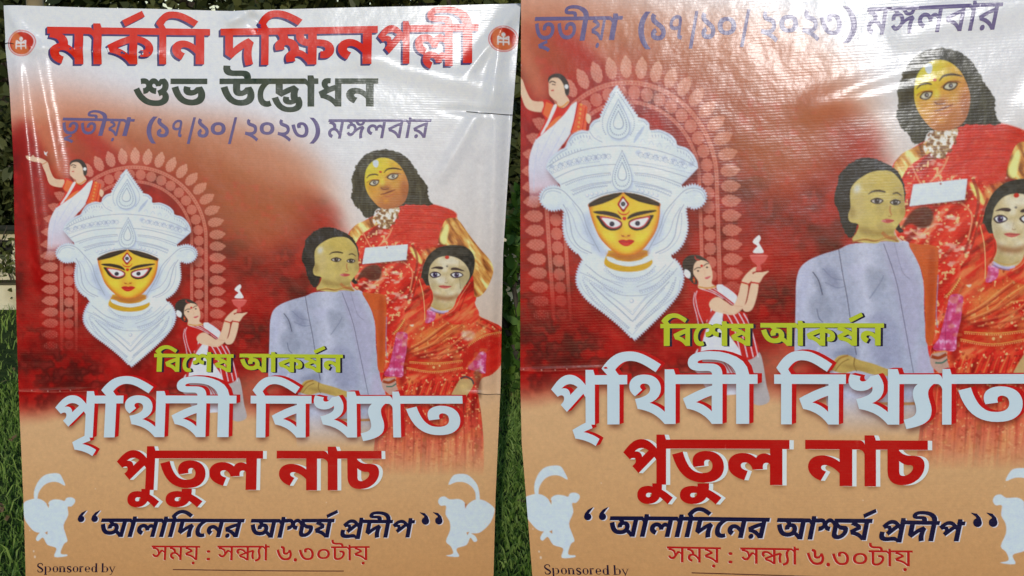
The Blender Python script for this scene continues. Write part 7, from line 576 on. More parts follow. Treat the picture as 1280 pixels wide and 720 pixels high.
    fo = [(190, 280), (205, 226), (262, 164), (350, 142), (440, 160), (512, 212), (554, 290), (548, 350), (506, 420), (470, 478), (440, 520), (410, 600), (350, 642), (250, 632), (205, 600), (226, 540), (222, 470), (200, 420), (184, 345)]
    F = maskof(V, fo); fn = noise(10, 2, 58); lay(FULL, F, ramp(fn, [(.25, (182, 162, 112)), (.6, (206, 188, 142)), (.85, (216, 204, 168))]), 1, BRIDEFACE)
    for q, c, a in (([(210, 470), (300, 505), (390, 505), (460, 478), (450, 510), (390, 545), (300, 545), (220, 510)], (140, 88, 50), .75), ([(480, 250), (550, 290), (500, 420), (460, 440)], (166, 150, 106), .6), ([(190, 300), (230, 330), (240, 470), (200, 400)], (160, 140, 100), .6), ([(260, 180), (350, 160), (430, 180), (400, 230), (290, 230)], (212, 204, 176), .5), ([(260, 340), (330, 330), (340, 390), (270, 390)], (212, 206, 190), .6), ([(220, 560), (400, 570), (380, 620), (240, 620)], (176, 150, 90), .5)):
        poly(V, q, c, a, soft=1.8, clip=F)
    hb = (48, 34, 36)
    poly(V, [(205, 258), (250, 238), (300, 238), (318, 252), (300, 264), (250, 256)], hb, .95); poly(V, [(384, 262), (400, 248), (440, 248), (490, 268), (508, 282), (450, 272), (396, 270)], hb, .95)
    for ex, ey, w in ((246, 312, 52), (440, 314, 60)):
        poly(V, [(ex-w, ey-6), (ex-w*.4, ey-28), (ex+w*.4, ey-26), (ex+w, ey), (ex+w*.5, ey+22), (ex-w*.3, ey+30), (ex-w*.8, ey+16)], hb, .95); poly(V, [(ex-w*.75, ey-4), (ex-w*.3, ey-17), (ex+w*.4, ey-15), (ex+w*.8, ey+2), (ex+w*.4, ey+13), (ex-w*.3, ey+20)], (222, 222, 226)); dot(V, (ex-2, ey), 22, (58, 44, 84)); dot(V, (ex-2, ey), 11, (24, 18, 34)); dot(V, (ex+5, ey-8), 4, (230, 230, 240))
    stroke(V, [(330, 378), (342, 386), (358, 382)], 6, (150, 116, 84), .9); stroke(V, [(348, 300), (340, 350), (334, 376)], 5, (176, 154, 116), .6); poly(V, [(274, 414), (310, 406), (345, 410), (394, 416), (350, 436), (308, 434)], (190, 92, 82)); stroke(V, [(276, 416), (340, 418), (392, 417)], 4, (140, 40, 40))
    dot(V, (352, 155), 20, (190, 34, 24), 1, ry=16); dot(V, (352, 236), 9, (120, 112, 100)); stroke(V, [(462, 180), (458, 260)], 3, (110, 100, 70), .6); stroke(V, [(464, 340), (474, 440)], 3, (90, 76, 50), .8)
    beads(V, [(200, 606), (250, 634), (310, 648), (360, 640)], 11, 9, (186, 180, 206), .95); beads(V, [(206, 590), (260, 616), (330, 625), (400, 600)], 12, 6, (190, 150, 80), .9); beads(V, [(196, 622), (260, 652), (330, 662)], 12, 6, (120, 110, 150), .9)
    poly(V, [(122, 340), (160, 400), (205, 460), (222, 520), (200, 600), (165, 640), (150, 720), (0, 760), (-30, 640), (30, 560), (80, 420)], br, .9, BRIDE); stroke(V, [(586, 330), (550, 370)]+[], 2, (200, 50, 30)); poly(V, [(586, 330), (550, 370), (500, 440), (450, 520), (420, 600), (360, 660), (300, 690), (420, 760), (600, 740), (640, 660), (600, 560)], br, .9, BRIDE)
    vm = (pid == BRIDE)*1.; lay(FULL, vm*up_*np.clip((noise(9, 2, 61)-.6)*8, 0, 1), (206, 140, 72), .35)
    stroke(V, [(100, 350), (135, 480), (150, 640), (150, 720)], 6, (232, 196, 130), .9); stroke(V, [(560, 380), (480, 500), (420, 620), (340, 670)], 6, (230, 160, 110), .8); stroke(V, [(210, 470), (216, 540), (180, 610)], 8, (120, 24, 14), .6); stroke(V, [(560, 400), (500, 540), (460, 640)], 9, (150, 22, 14), .6)
    # ---- drummers
    dc = (200, 211, 218)
    V = View('L', 20, 580, 5.54)
    poly(V, [(120, 248), (120, 190), (145, 130), (185, 86), (235, 70), (292, 72), (316, 108), (333, 156), (285, 132), (235, 130), (190, 150), (160, 185), (146, 215), (140, 248)], dc, 1, DRUM1, n=3)
    poly(V, [(45, 280), (96, 250), (150, 246), (190, 266), (212, 296), (225, 350), (225, 420), (200, 462), (165, 480), (120, 472), (80, 430), (50, 375)], dc, 1, DRUM1); poly(V, [(214, 288), (250, 252), (300, 254), (328, 262), (342, 242), (370, 236), (398, 248), (400, 272), (376, 300), (350, 304), (354, 360), (322, 430), (336, 490), (349, 540), (325, 560), (302, 625), (346, 632), (340, 645), (260, 649), (273, 600), (262, 582), (210, 565), (180, 515), (146, 540), (131, 522), (160, 478), (215, 430)], dc, 1, DRUM1, n=3)
    poly(V, [(204, 284), (222, 284), (219, 312)], (190, 140, 90), 1, sm=False); poly(V, [(192, 482), (212, 472), (210, 496)], (190, 140, 90), 1, sm=False)
    V = View('L', 540, 580, 5.54)
    poly(V, [(114, 146), (140, 90), (175, 72), (240, 75), (290, 115), (320, 165), (331, 252), (305, 252), (300, 200), (270, 155), (220, 128), (165, 128)], dc, 1, DRUM2, n=3)
    poly(V, [(226, 330), (248, 282), (300, 248), (360, 254), (420, 294), (433, 330), (402, 410), (340, 470), (295, 480), (240, 470), (215, 400)], dc, 1, DRUM2); poly(V, [(98, 300), (88, 288), (60, 290), (42, 264), (55, 234), (88, 226), (122, 246), (185, 244), (222, 264), (232, 300), (234, 400), (262, 472), (298, 498), (313, 530), (290, 539), (265, 510), (240, 560), (180, 580), (170, 600), (186, 642), (95, 635), (146, 620), (130, 570), (97, 535), (125, 460), (122, 400), (94, 350)], dc, 1, DRUM2, n=3)
    poly(V, [(226, 276), (242, 276), (230, 310)], (176, 110, 70), 1, sm=False); poly(V, [(238, 474), (258, 470), (246, 494)], (190, 140, 90), 1, sm=False)
    for x, y, r in ((41, 690, .9), (42.5, 697, 1.1), (36, 664, .6), (118, 612, .5), (230, 600, .5), (607, 655, .7), (40, 488, .5), (60, 489, .6), (75, 489, .5), (88, 488, .5), (408, 628, .5), (560, 612, .4)):
        dot(Lp, (x, y), r, (226, 210, 186), .8, ry=r*1.5)
    stroke(Lp, [(24, 488), (60, 490), (112, 489)], .8, (214, 150, 120), .5)
    # ---- round emblems: three linked stick figures in a red disc
    for V, c, rx, ry, pt in ((View('L', 0, 0, 7.2), (195, 388), 134, 116, EMB1), (View('L', 600, 20, 12), (350, 350), 226, 194, EMB2)):
        f = lambda x, y: (c[0]+rx*x, c[1]+ry*y)
        t = np.linspace(0, 2*np.pi, 49)[:-1]
        for r, col in ((1., (200, 50, 40)), (.95, (228, 214, 208)), (.87, (190, 52, 34))): poly(V, [f(r*math.cos(a), r*math.sin(a)) for a in t], col, 1, pt, sm=False)
        poly(V, [f(-.75, -.4), f(-.3, -.82), f(.6, .5), f(.1, .86), f(-.6, .6)], (214, 124, 70), .8, soft=.8)
        w = rx*.085; wc = (232, 230, 228)
        dot(V, f(0, -.32), rx*.14, wc); 
        for q in ([f(0, -.2), f(0, .5)], [f(-.36, -.2), f(-.36, .45)], [f(.36, -.2), f(.36, .45)], [f(-.36, .0), f(.36, .0)], [f(-.36, .24), f(.36, .24)], [f(-.36, -.2), f(0, .02)], [f(.36, -.2), f(0, .02)]): stroke(V, q, w, wc)
    # ---- grain of the ink: finer on the drawn parts, coarser on the printed photographs
    g = rng.normal(0, 1, (PH, PW)); g2 = blur(rng.normal(0, 1, (PH, PW)), 1.)*3.
    k = np.where(np.isin(pid, (MAN, MANFACE, MANHAIR, WOMAN, WOMANFACE, WOMANHAIR, BRIDE, BRIDEFACE, BRIDEHAIR)), .04, .026)
    img[:] = np.clip(img*(1+k*(.6*g+.8*g2))[..., None]+k[..., None]*.12*rng.normal(0, 1, (PH, PW, 3)), 0, 1)
# ------------------------------------------------------------------ the place: lawn, garden wall, hedge, trees
g_mat = noisy('lawn_soil', (.03, .05, .014), (.09, .12, .03), 14., .95, .5, .1, mid=(.05, .08, .02))
nx = 60
gv = [(-150+300*i/nx, -40+340*j/nx, 0) for j in range(nx+1) for i in range(nx+1)]
gf = [(j*(nx+1)+i, j*(nx+1)+i+1, (j+1)*(nx+1)+i+1, (j+1)*(nx+1)+i) for j in range(nx) for i in range(nx)]
tag(mesh_obj('ground', gv, gf, g_mat), kind='structure')
# grass: one sward of single blades, thick where the camera can look between and beside the banners
rg = np.random.default_rng(3)
def blades(n, x0, x1, y0, y1, h0, h1):
    x = rg.uniform(x0, x1, n); y = rg.uniform(y0, y1, n); a = rg.uniform(0, 6.283, n); h = rg.uniform(h0, h1, n)*(.6+.8*rg.random(n)**2); w = rg.uniform(.0022, .0045, n); b = rg.uniform(.2, 1.1, n)*h; bd = rg.uniform(0, 6.283, n)
    V = np.zeros((n, 5, 3)); dx, dy = np.cos(a)*w, np.sin(a)*w; ox, oy = np.cos(bd)*b, np.sin(bd)*b
    V[:, 0] = np.c_[x-dx, y-dy, 0*x]; V[:, 1] = np.c_[x+dx, y+dy, 0*x]
    V[:, 2] = np.c_[x+dx*.8+ox*.35, y+dy*.8+oy*.35, h*.6]; V[:, 3] = np.c_[x-dx*.8+ox*.35, y-dy*.8+oy*.35, h*.6]; V[:, 4] = np.c_[x+ox, y+oy, h*np.clip(1.05-b/h*.35, .4, 1)]
    return V
VB = np.concatenate([blades(26000, -2.6, -1.0, 2.3, 7.3, .02, .065), blades(22000, -.35, .5, 2.2, 7.3, .02, .065), blades(16000, -3.5, 3.5, 2.2, 7.3, .03, .08), blades(4000, -2., 2., 1.2, 2.4, .03, .07)])
n = len(VB); me = bpy.data.meshes.new('grass'); V = VB.reshape(-1, 3); me.vertices.add(n*5); me.vertices.foreach_set('co', V.ravel().astype(np.float32))
k = np.arange(n)[:, None]*5; Q = k+np.array([0, 1, 2, 3]); T = k+np.array([3, 2, 4])
loops = np.concatenate([np.c_[Q, T]], 1).ravel(); me.loops.add(n*7); me.loops.foreach_set('vertex_index', loops.astype(np.int32)); me.polygons.add(n*2)
ls = (np.arange(n)[:, None]*7+np.array([0, 4])).ravel(); me.polygons.foreach_set('loop_start', ls.astype(np.int32)); me.update(); me.validate()
grass_m = leaf_material('grass_blade', (.13, .26, .03), (.48, .62, .14), .5); me.materials.append(grass_m)
go = bpy.data.objects.new('grass', me); C.objects.link(go); tag(go, kind='stuff')

dead = noisy('dead_leaf', (.10, .055, .02), (.30, .19, .09), 30., .8, .2, .2)
Vd, Fd = [], []; rdl = random.Random(5)
for _ in range(420):
    x, y = rdl.choice(((rdl.uniform(-2.9, -1.0), rdl.uniform(2.4, 7.2)), (rdl.uniform(-.3, .5), rdl.uniform(2.4, 7.2)), (rdl.uniform(-2.5, 2.5), rdl.uniform(1.3, 7.)))); z = rdl.uniform(.015, .05); a = rdl.uniform(0, 6.28); L_ = rdl.uniform(.02, .05); w_ = L_*rdl.uniform(.25, .45); t_ = rdl.uniform(-.3, .3)
    k = len(Vd); ca, sa = math.cos(a), math.sin(a)
    for px_, py_, pz_ in ((0, 0, 0), (L_*.4, w_, .006), (L_, 0, .012), (L_*.4, -w_, .008)): Vd.append((x+px_*ca-py_*sa, y+px_*sa+py_*ca, z+pz_+t_*py_))
    Fd.append((k, k+1, k+2, k+3))
tag(mesh_obj('fallen_leaves', Vd, Fd, dead), kind='stuff')
wall_m = noisy('old_plaster', (.5, .42, .24), (.8, .72, .5), 5., .9, .3, .1, mid=(.72, .63, .41))
moss_m = noisy('mossy_coping', (.03, .035, .015), (.12, .10, .06), 9., .95, .5, .1)
wall = empty('garden_wall', (0, 7.4, 0)); tag(wall, 'low weathered beige garden wall with dark mossy coping behind the lawn', 'wall')
V_, F_ = merge([boxvf(-9, 9, 0, .18, 0, .50), boxvf(-9, 9, -.10, -.002, 0, .17)])
mesh_obj('wall_body', V_, F_, wall_m, wall)
V_, F_ = merge([boxvf(-9.02, 9.02, -.03, .22, .502, .522), boxvf(-9.02, 9.02, -.12, -.003, .172, .184)])
mesh_obj('coping', V_, F_, moss_m, wall)
hole_m = noisy('painted_recess_shade', (.01, .01, .008), (.03, .028, .02), 20.)  # no opening is cut; the hole's shade is put into this colour
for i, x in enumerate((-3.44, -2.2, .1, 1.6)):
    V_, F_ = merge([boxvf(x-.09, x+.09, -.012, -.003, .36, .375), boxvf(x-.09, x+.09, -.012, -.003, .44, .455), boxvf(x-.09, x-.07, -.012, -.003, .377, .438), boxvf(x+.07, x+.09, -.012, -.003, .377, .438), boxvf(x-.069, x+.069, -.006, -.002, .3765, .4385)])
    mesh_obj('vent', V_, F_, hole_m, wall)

def foliage(n, pos, size, seed, droop=.3):
    """leaf-sized pointed faces at the given points"""
    r = np.random.default_rng(seed); P = pos(n, r); V = np.zeros((n, 6, 3)); d = r.normal(0, 1, (n, 3)); d[:, 2] -= droop; d /= np.linalg.norm(d, axis=1)[:, None]
    u = np.cross(d, r.normal(0, 1, (n, 3))); u /= np.linalg.norm(u, axis=1)[:, None]; s = size*r.uniform(.6, 1.3, n)[:, None]; nn = np.cross(d, u)
    V[:, 0] = P; V[:, 1] = P+d*s*.35+u*s*.24+nn*s*.05; V[:, 2] = P+d*s*.75+u*s*.17; V[:, 3] = P+d*s-nn*s*.12; V[:, 4] = P+d*s*.75-u*s*.17; V[:, 5] = P+d*s*.35-u*s*.24+nn*s*.05
    k = np.arange(n)*6
    return V.reshape(-1, 3), k
def leaf_obj(name, n, pos, size, seed, mat, parent):
    V, k = foliage(n, pos, size, seed); me = bpy.data.meshes.new(name); me.vertices.add(len(V)); me.vertices.foreach_set('co', V.ravel().astype(np.float32))
    L = (k[:, None]+np.arange(6)).ravel(); me.loops.add(len(L)); me.loops.foreach_set('vertex_index', L.astype(np.int32)); me.polygons.add(len(k)); me.polygons.foreach_set('loop_start', (np.arange(len(k))*6).astype(np.int32)); me.update(); me.validate()
    me.materials.append(mat); o = bpy.data.objects.new(name, me); C.objects.link(o); o.parent = parent; return o
leaf_dark = leaf_material('leaf_dark', (.02, .034, .010), (.17, .18, .055)); leaf_mid = leaf_material('leaf_mid', (.05, .07, .016), (.22, .23, .06)); leaf_bright = leaf_material('leaf_bright', (.05, .13, .018), (.22, .36, .05))
bark = noisy('bark', (.05, .04, .03), (.14, .11, .08), 12., .95, .6, .1)
def shrub(loc, rx, ry, h, n, size, mat, label, seed, group='shrubs behind the garden wall', cat='shrub', name='garden_shrub', low=.02):
    o = empty(name, loc); tag(o, label, cat, group); r = random.Random(seed)
    blobs = [(r.uniform(-.75, .75)*rx, r.uniform(-.6, .6)*ry, h*r.uniform(.15, .85), r.uniform(.25, .5)) for _ in range(16)]
    def pos(n, g):
        k = g.integers(0, len(blobs), n); B = np.array(blobs)[k]; d = g.normal(0, 1, (n, 3)); d /= np.linalg.norm(d, axis=1)[:, None]; rad = (g.random(n)**.45)[:, None]
        P = B[:, :3]+d*rad*B[:, 3:4]*np.array((rx, ry, h*.55)); P[:, 2] = np.clip(P[:, 2], low, None); return P
    leaf_obj('foliage', n, pos, size, seed, mat, o)
    st = []
    for b in blobs[:7]:
        p0 = Vector((r.uniform(-.1, .1)*rx, r.uniform(-.1, .1)*ry, 0)); p2 = Vector(b[:3]); p1 = (p0+p2)/2+Vector((r.uniform(-.1, .1), r.uniform(-.1, .1), .1)); st.append(tube([p0, p1, p2], .018, 6, .4))
    V_, F_ = merge(st); mesh_obj('stem', V_, F_, bark, o); return o
S1 = 'dense dark green shrub beyond the beige wall, left of the left banner'
shrub((-3.9, 8.3, 0), .9, .5, 1.5, 5200, .10, leaf_dark, S1, 11)
shrub((-2.7, 8.5, 0), .9, .5, 1.7, 5200, .10, leaf_mid, 'lighter green shrub beyond the wall behind the left banner edge', 12)
shrub((-1.5, 8.6, 0), .8, .5, 1.6, 3500, .10, leaf_dark, 'dark green shrub beyond the wall hidden behind the left banner', 13)
shrub((.15, 8.2, 0), .8, .5, 1.6, 5200, .12, leaf_dark, 'dark broad shrub beyond the wall seen in the gap between banners', 14)
shrub((1.6, 8.6, 0), .9, .5, 1.6, 3000, .10, leaf_mid, 'mid green shrub beyond the wall behind the right banner', 15)
shrub((3.0, 8.5, 0), .9, .5, 1.6, 3000, .10, leaf_dark, 'dark green shrub beyond the wall to the right of both banners', 16)
shrub((.10, 5.3, 0), .26, .24, 1.12, 1300, .09, leaf_bright, 'bright green leafy bush growing on the lawn in the gap between banners', 17, None, 'bush', 'leafy_bush')
def ivy(x, w, n, seed):
    o = empty('climbing_plant', (x, 7.38, 0)); tag(o, IVY[seed % 4], 'climber', 'climbers on the garden wall')
    leaf_obj('foliage', n, lambda n_, g: np.c_[g.normal(0, w, n_), -.03-.05*g.random(n_), np.clip(g.normal(.34, .10, n_), .02, .56)], .05, seed, leaf_mid, o)
    V_, F_ = tube([(0, .0, 0), (.04, -.02, .2), (-.03, -.01, .4), (.05, -.02, .56)], .008, 6, .5); mesh_obj('stem', V_, F_, bark, o)
IVY = ['small olive creeper on the wall at the left picture edge', 'small olive creeper on the wall hidden behind the left banner', 'creeper low on the wall in the gap between the banners', 'creeper on the wall behind the right banner']
ivy(-3.40, .10, 150, 40); ivy(-2.3, .2, 160, 41); ivy(.18, .14, 200, 42); ivy(1.9, .2, 160, 43)
def tree(loc, h, cr, n, size, mat, label, seed):
    o = empty('garden_tree', loc); tag(o, label, 'tree', 'trees behind the garden wall'); r = random.Random(seed)
    top = Vector((r.uniform(-.3, .3), r.uniform(-.3, .3), h*.75)); pr = [tube([(0, 0, 0), (r.uniform(-.1, .1), .05, h*.25), (top.x*.5, top.y*.5, h*.5), top], .17, 10, .35)]
    blobs = []
    for k in range(22):
        a = r.uniform(0, 6.28); z = h*r.uniform(.3, 1.0); q = cr*r.uniform(.3, 1.)*(1.15-abs(z/h-.62)); e = Vector((math.cos(a)*q, math.sin(a)*q, z)); blobs.append((e.x, e.y, e.z, r.uniform(.25, .5)*cr))
        s = Vector((top.x*.5, top.y*.5, min(z*.7, h*.6))); pr.append(tube([s, (s+e)/2+Vector((0, 0, .15)), e], .055, 6, .3))
    V_, F_ = merge(pr); mesh_obj('trunk', V_, F_, bark, o)
    def pos(n, g):
        k = g.integers(0, len(blobs), n); B = np.array(blobs)[k]; d = g.normal(0, 1, (n, 3)); d /= np.linalg.norm(d, axis=1)[:, None]; return B[:, :3]+d*(g.random(n)**.4)[:, None]*B[:, 3:4]*np.array((1, 1, .75))
    leaf_obj('crown', n, pos, size, seed, mat, o); return o
for x, y, h, c_, n_, m_, lb in ((-5.2, 11.5, 4.6, 1.9, 9000, leaf_dark, 'dark broad tree standing farthest left beyond the wall'), (-2.6, 12.5, 4.2, 1.8, 9000, leaf_dark, 'dark tree beyond the wall behind the left banner top left corner'),
                                (-.5, 12.0, 4.4, 1.7, 8000, leaf_dark, 'dark tree beyond the wall above the middle of the left banner'), (1.2, 11.2, 4.6, 1.8, 8000, leaf_mid, 'lighter green tree beyond the wall behind the gap between banners'), (3.8, 12., 5., 2.0, 8000, leaf_dark, 'dark tree beyond the wall behind the right banner')):
    tree((x, y, 0), h, c_, n_, .15, m_, lb, int(x*10)+77)
# distant belt of trees
for i, x in enumerate(np.linspace(-26, 26, 12)):
    shrub((x, 26+3*math.sin(i*2.1), 0), 3.4, 1.6, 2.0+.5*math.sin(i*1.7), 1500, .42, leaf_dark, 'far dark tree clump in the belt closing the background', 200+i, 'far tree clumps', 'tree clump', 'tree_clump')

# ------------------------------------------------------------------ printed vinyl
def vinyl():
    m, t, b = material('printed_vinyl', VIN_ROUGH, VIN_SPEC); n, l = t.nodes, t.links
    b.inputs['Coat Weight'].default_value = .31; b.inputs['Coat Roughness'].default_value = .215; b.inputs['Coat IOR'].default_value = 1.6
    at = n.new('ShaderNodeAttribute'); at.attribute_name = 'ink'; ge = n.new('ShaderNodeNewGeometry'); sd_ = n.new('ShaderNodeMix'); sd_.data_type = 'RGBA'; l.new(ge.outputs['Backfacing'], sd_.inputs[0]); l.new(at.outputs['Color'], sd_.inputs[6]); sd_.inputs[7].default_value = (.62, .62, .60, 1); l.new(sd_.outputs[2], b.inputs['Base Color'])   # printed face, plain white back
    tc = n.new('ShaderNodeTexCoord'); mp = n.new('ShaderNodeMapping'); l.new(tc.outputs['Object'], mp.inputs[0])
    w1 = n.new('ShaderNodeTexWave'); w1.wave_type = 'BANDS'; w1.bands_direction = 'Z'; w1.inputs['Scale'].default_value = 55.; w1.inputs['Distortion'].default_value = .9; w1.inputs['Detail'].default_value = 2; w1.inputs['Detail Scale'].default_value = 2.
    nz = n.new('ShaderNodeTexNoise'); nz.inputs['Scale'].default_value = 9.; nz.inputs['Detail'].default_value = 4
    n2 = n.new('ShaderNodeTexNoise'); n2.inputs['Scale'].default_value = 420.; n2.inputs['Detail'].default_value = 1
    l.new(mp.outputs[0], w1.inputs[0]); l.new(mp.outputs[0], nz.inputs[0]); l.new(mp.outputs[0], n2.inputs[0])
    n3 = n.new('ShaderNodeTexNoise'); n3.inputs['Scale'].default_value = 4.; n3.inputs['Detail'].default_value = 3; l.new(mp.outputs[0], n3.inputs[0]); mm = n.new('ShaderNodeMath'); mm.operation = 'MULTIPLY'; l.new(w1.outputs['Fac'], mm.inputs[0]); l.new(n3.outputs[0], mm.inputs[1])
    b1 = n.new('ShaderNodeBump'); b1.inputs['Strength'].default_value = .075; b1.inputs['Distance'].default_value = .0012; l.new(mm.outputs[0], b1.inputs['Height'])
    b2 = n.new('ShaderNodeBump'); b2.inputs['Strength'].default_value = .15; b2.inputs['Distance'].default_value = .02; l.new(nz.outputs[0], b2.inputs['Height']); l.new(b1.outputs[0], b2.inputs['Normal'])
    b3 = n.new('ShaderNodeBump'); b3.inputs['Strength'].default_value = .07; b3.inputs['Distance'].default_value = .0006; l.new(n2.outputs[0], b3.inputs['Height']); l.new(b2.outputs[0], b3.inputs['Normal'])
    l.new(b3.outputs[0], b.inputs['Normal']); l.new(b3.outputs[0], b.inputs['Coat Normal']); return m
VIN_ROUGH, VIN_SPEC = .5, .02
vinyl_m = vinyl()
def lin(c):
    c = np.asarray(c, float); return np.where(c <= .04045, c/12.92, ((c+.055)/1.055)**2.4)
WHITE = lin(np.array((211, 209, 199))/255.)
def albedo(c): return np.clip(lin(c)/WHITE*.72, .002, .8)
def decode(s):
    out = []
    for c in s.split('|'):
        a = np.array([[int(v) for v in p.split(',')] for p in c.split()], float); out.append(np.cumsum(a, 0)/10)
    return out
LET = {k: decode(v) for k, v in LETTERS.items()}
# 'Sponsored by' in a small roman face, drawn from its strokes
def ring(cx, cy, rx, ry, t0=0., t1=6.2832, thick=2., thin=.75):
    t = np.linspace(t0, t1, 22); w = thin+(thick-thin)*np.cos(t)**2; o = np.c_[cx+(rx)*np.cos(t), cy+ry*np.sin(t)]; i = np.c_[cx+(rx-w)*np.cos(t), cy+(ry-.55)*np.sin(t)]
    return np.vstack([o, i[::-1]])
def bar(x0, y0, x1, y1): return np.array([(x0, y0), (x1, y0), (x1, y1), (x0, y1)], float)
def sponsor():
    x = 46.; base = 716.; xh = 7.2; asc = 11.2; L = []
    def stem(x, top, bot): L.append(bar(x-.2, top, x+1.8, bot)); L.append(bar(x-1., bot-.7, x+2.6, bot)); L.append(np.array([(x-.9, top+.7), (x+1.5, top), (x+1.5, top+.8)]))
    def S(x, h, w):
        P = np.array([(w*.92, -h*.74), (w*.8, -h*.95), (w*.45, -h), (w*.12, -h*.9), (w*.08, -h*.68), (w*.4, -h*.52), (w*.75, -h*.38), (w*.92, -h*.2), (w*.7, -h*.03), (w*.4, 0), (w*.12, -h*.06), (w*.04, -h*.28)])
        L.append(ribbon(smooth(P+[x, base], 4, False), 1.1, [.9, 1.1, .9, 1.3, 1.8, 2.1, 2.1, 1.8, 1.3, .9, 1.1, .9]))
    def O(x): L.append(ring(x+3.6, base-xh/2, 3.6, xh/2+.1))
    S(x, 11, 7); x += 9.2
    stem(x, base-xh, base+3.4); L.append(ring(x+4.2, base-xh/2, 3.6, xh/2, -1.9, 1.9)); x += 9.6
    O(x); x += 8.8
    stem(x, base-xh, base); stem(x+5, base-xh+1.5, base); L.append(ribbon(np.array([(x+1, base-xh+1.6), (x+3, base-xh+.2), (x+5.2, base-xh+.8), (x+6, base-xh+2.4)]), .9)); x += 9.6
    S(x, xh, 5); x += 6.8; O(x); x += 8.8
    stem(x, base-xh, base); L.append(ribbon(np.array([(x+1.2, base-xh+2.), (x+2.6, base-xh+.4), (x+4.6, base-xh+.5)]), 1.2)); x += 6.4
    L.append(ring(x+3.4, base-xh/2, 3.4, xh/2, .7, 6.28)); L.append(bar(x+.9, base-xh/2-.3, x+6.6, base-xh/2+.3)); x += 8.2
    L.append(ring(x+3.4, base-xh/2, 3.4, xh/2)); stem(x+5.4, base-asc, base); x += 13.4
    stem(x, base-asc, base); L.append(ring(x+4.2, base-xh/2, 3.6, xh/2, -2.2, 2.2)); x += 9.
    L.append(ribbon(np.array([(x+.6, base-xh), (x+4., base-.2)]), 1.4)); L.append(ribbon(np.array([(x+7., base-xh), (x+4., base-.2), (x+2.6, base+2.6), (x+.8, base+3.)]), .7)); L.append(bar(x-.4, base-xh, x+2.4, base-xh+.5)); L.append(bar(x+5.4, base-xh, x+8., base-xh+.5))
    return [hap(HI['L'], p) for p in L]
LET['sponsor'] = sponsor()
LET['rule'] = [hap(HI['L'], [(216, 711.4), (430, 712.4), (430, 713.6), (216, 712.6)])]

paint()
# printed soft shadows of the two big lines belong to the artwork
def soft_shadow(key, dx, dy, s, a, col=(70, 20, 10)):
    M = np.zeros((PH, PW)); sl, m = cover([p+[dx, dy] for p in LET[key]], 2); M[sl] = m; lay(FULL, blur(M, s), col, a)
soft_shadow('headline', 2, 4, 3., .6); soft_shadow('puppet', 3, 3, 2., .35, (90, 50, 20))
ART = albedo(np.clip(img*255., 0, 255)/255.)

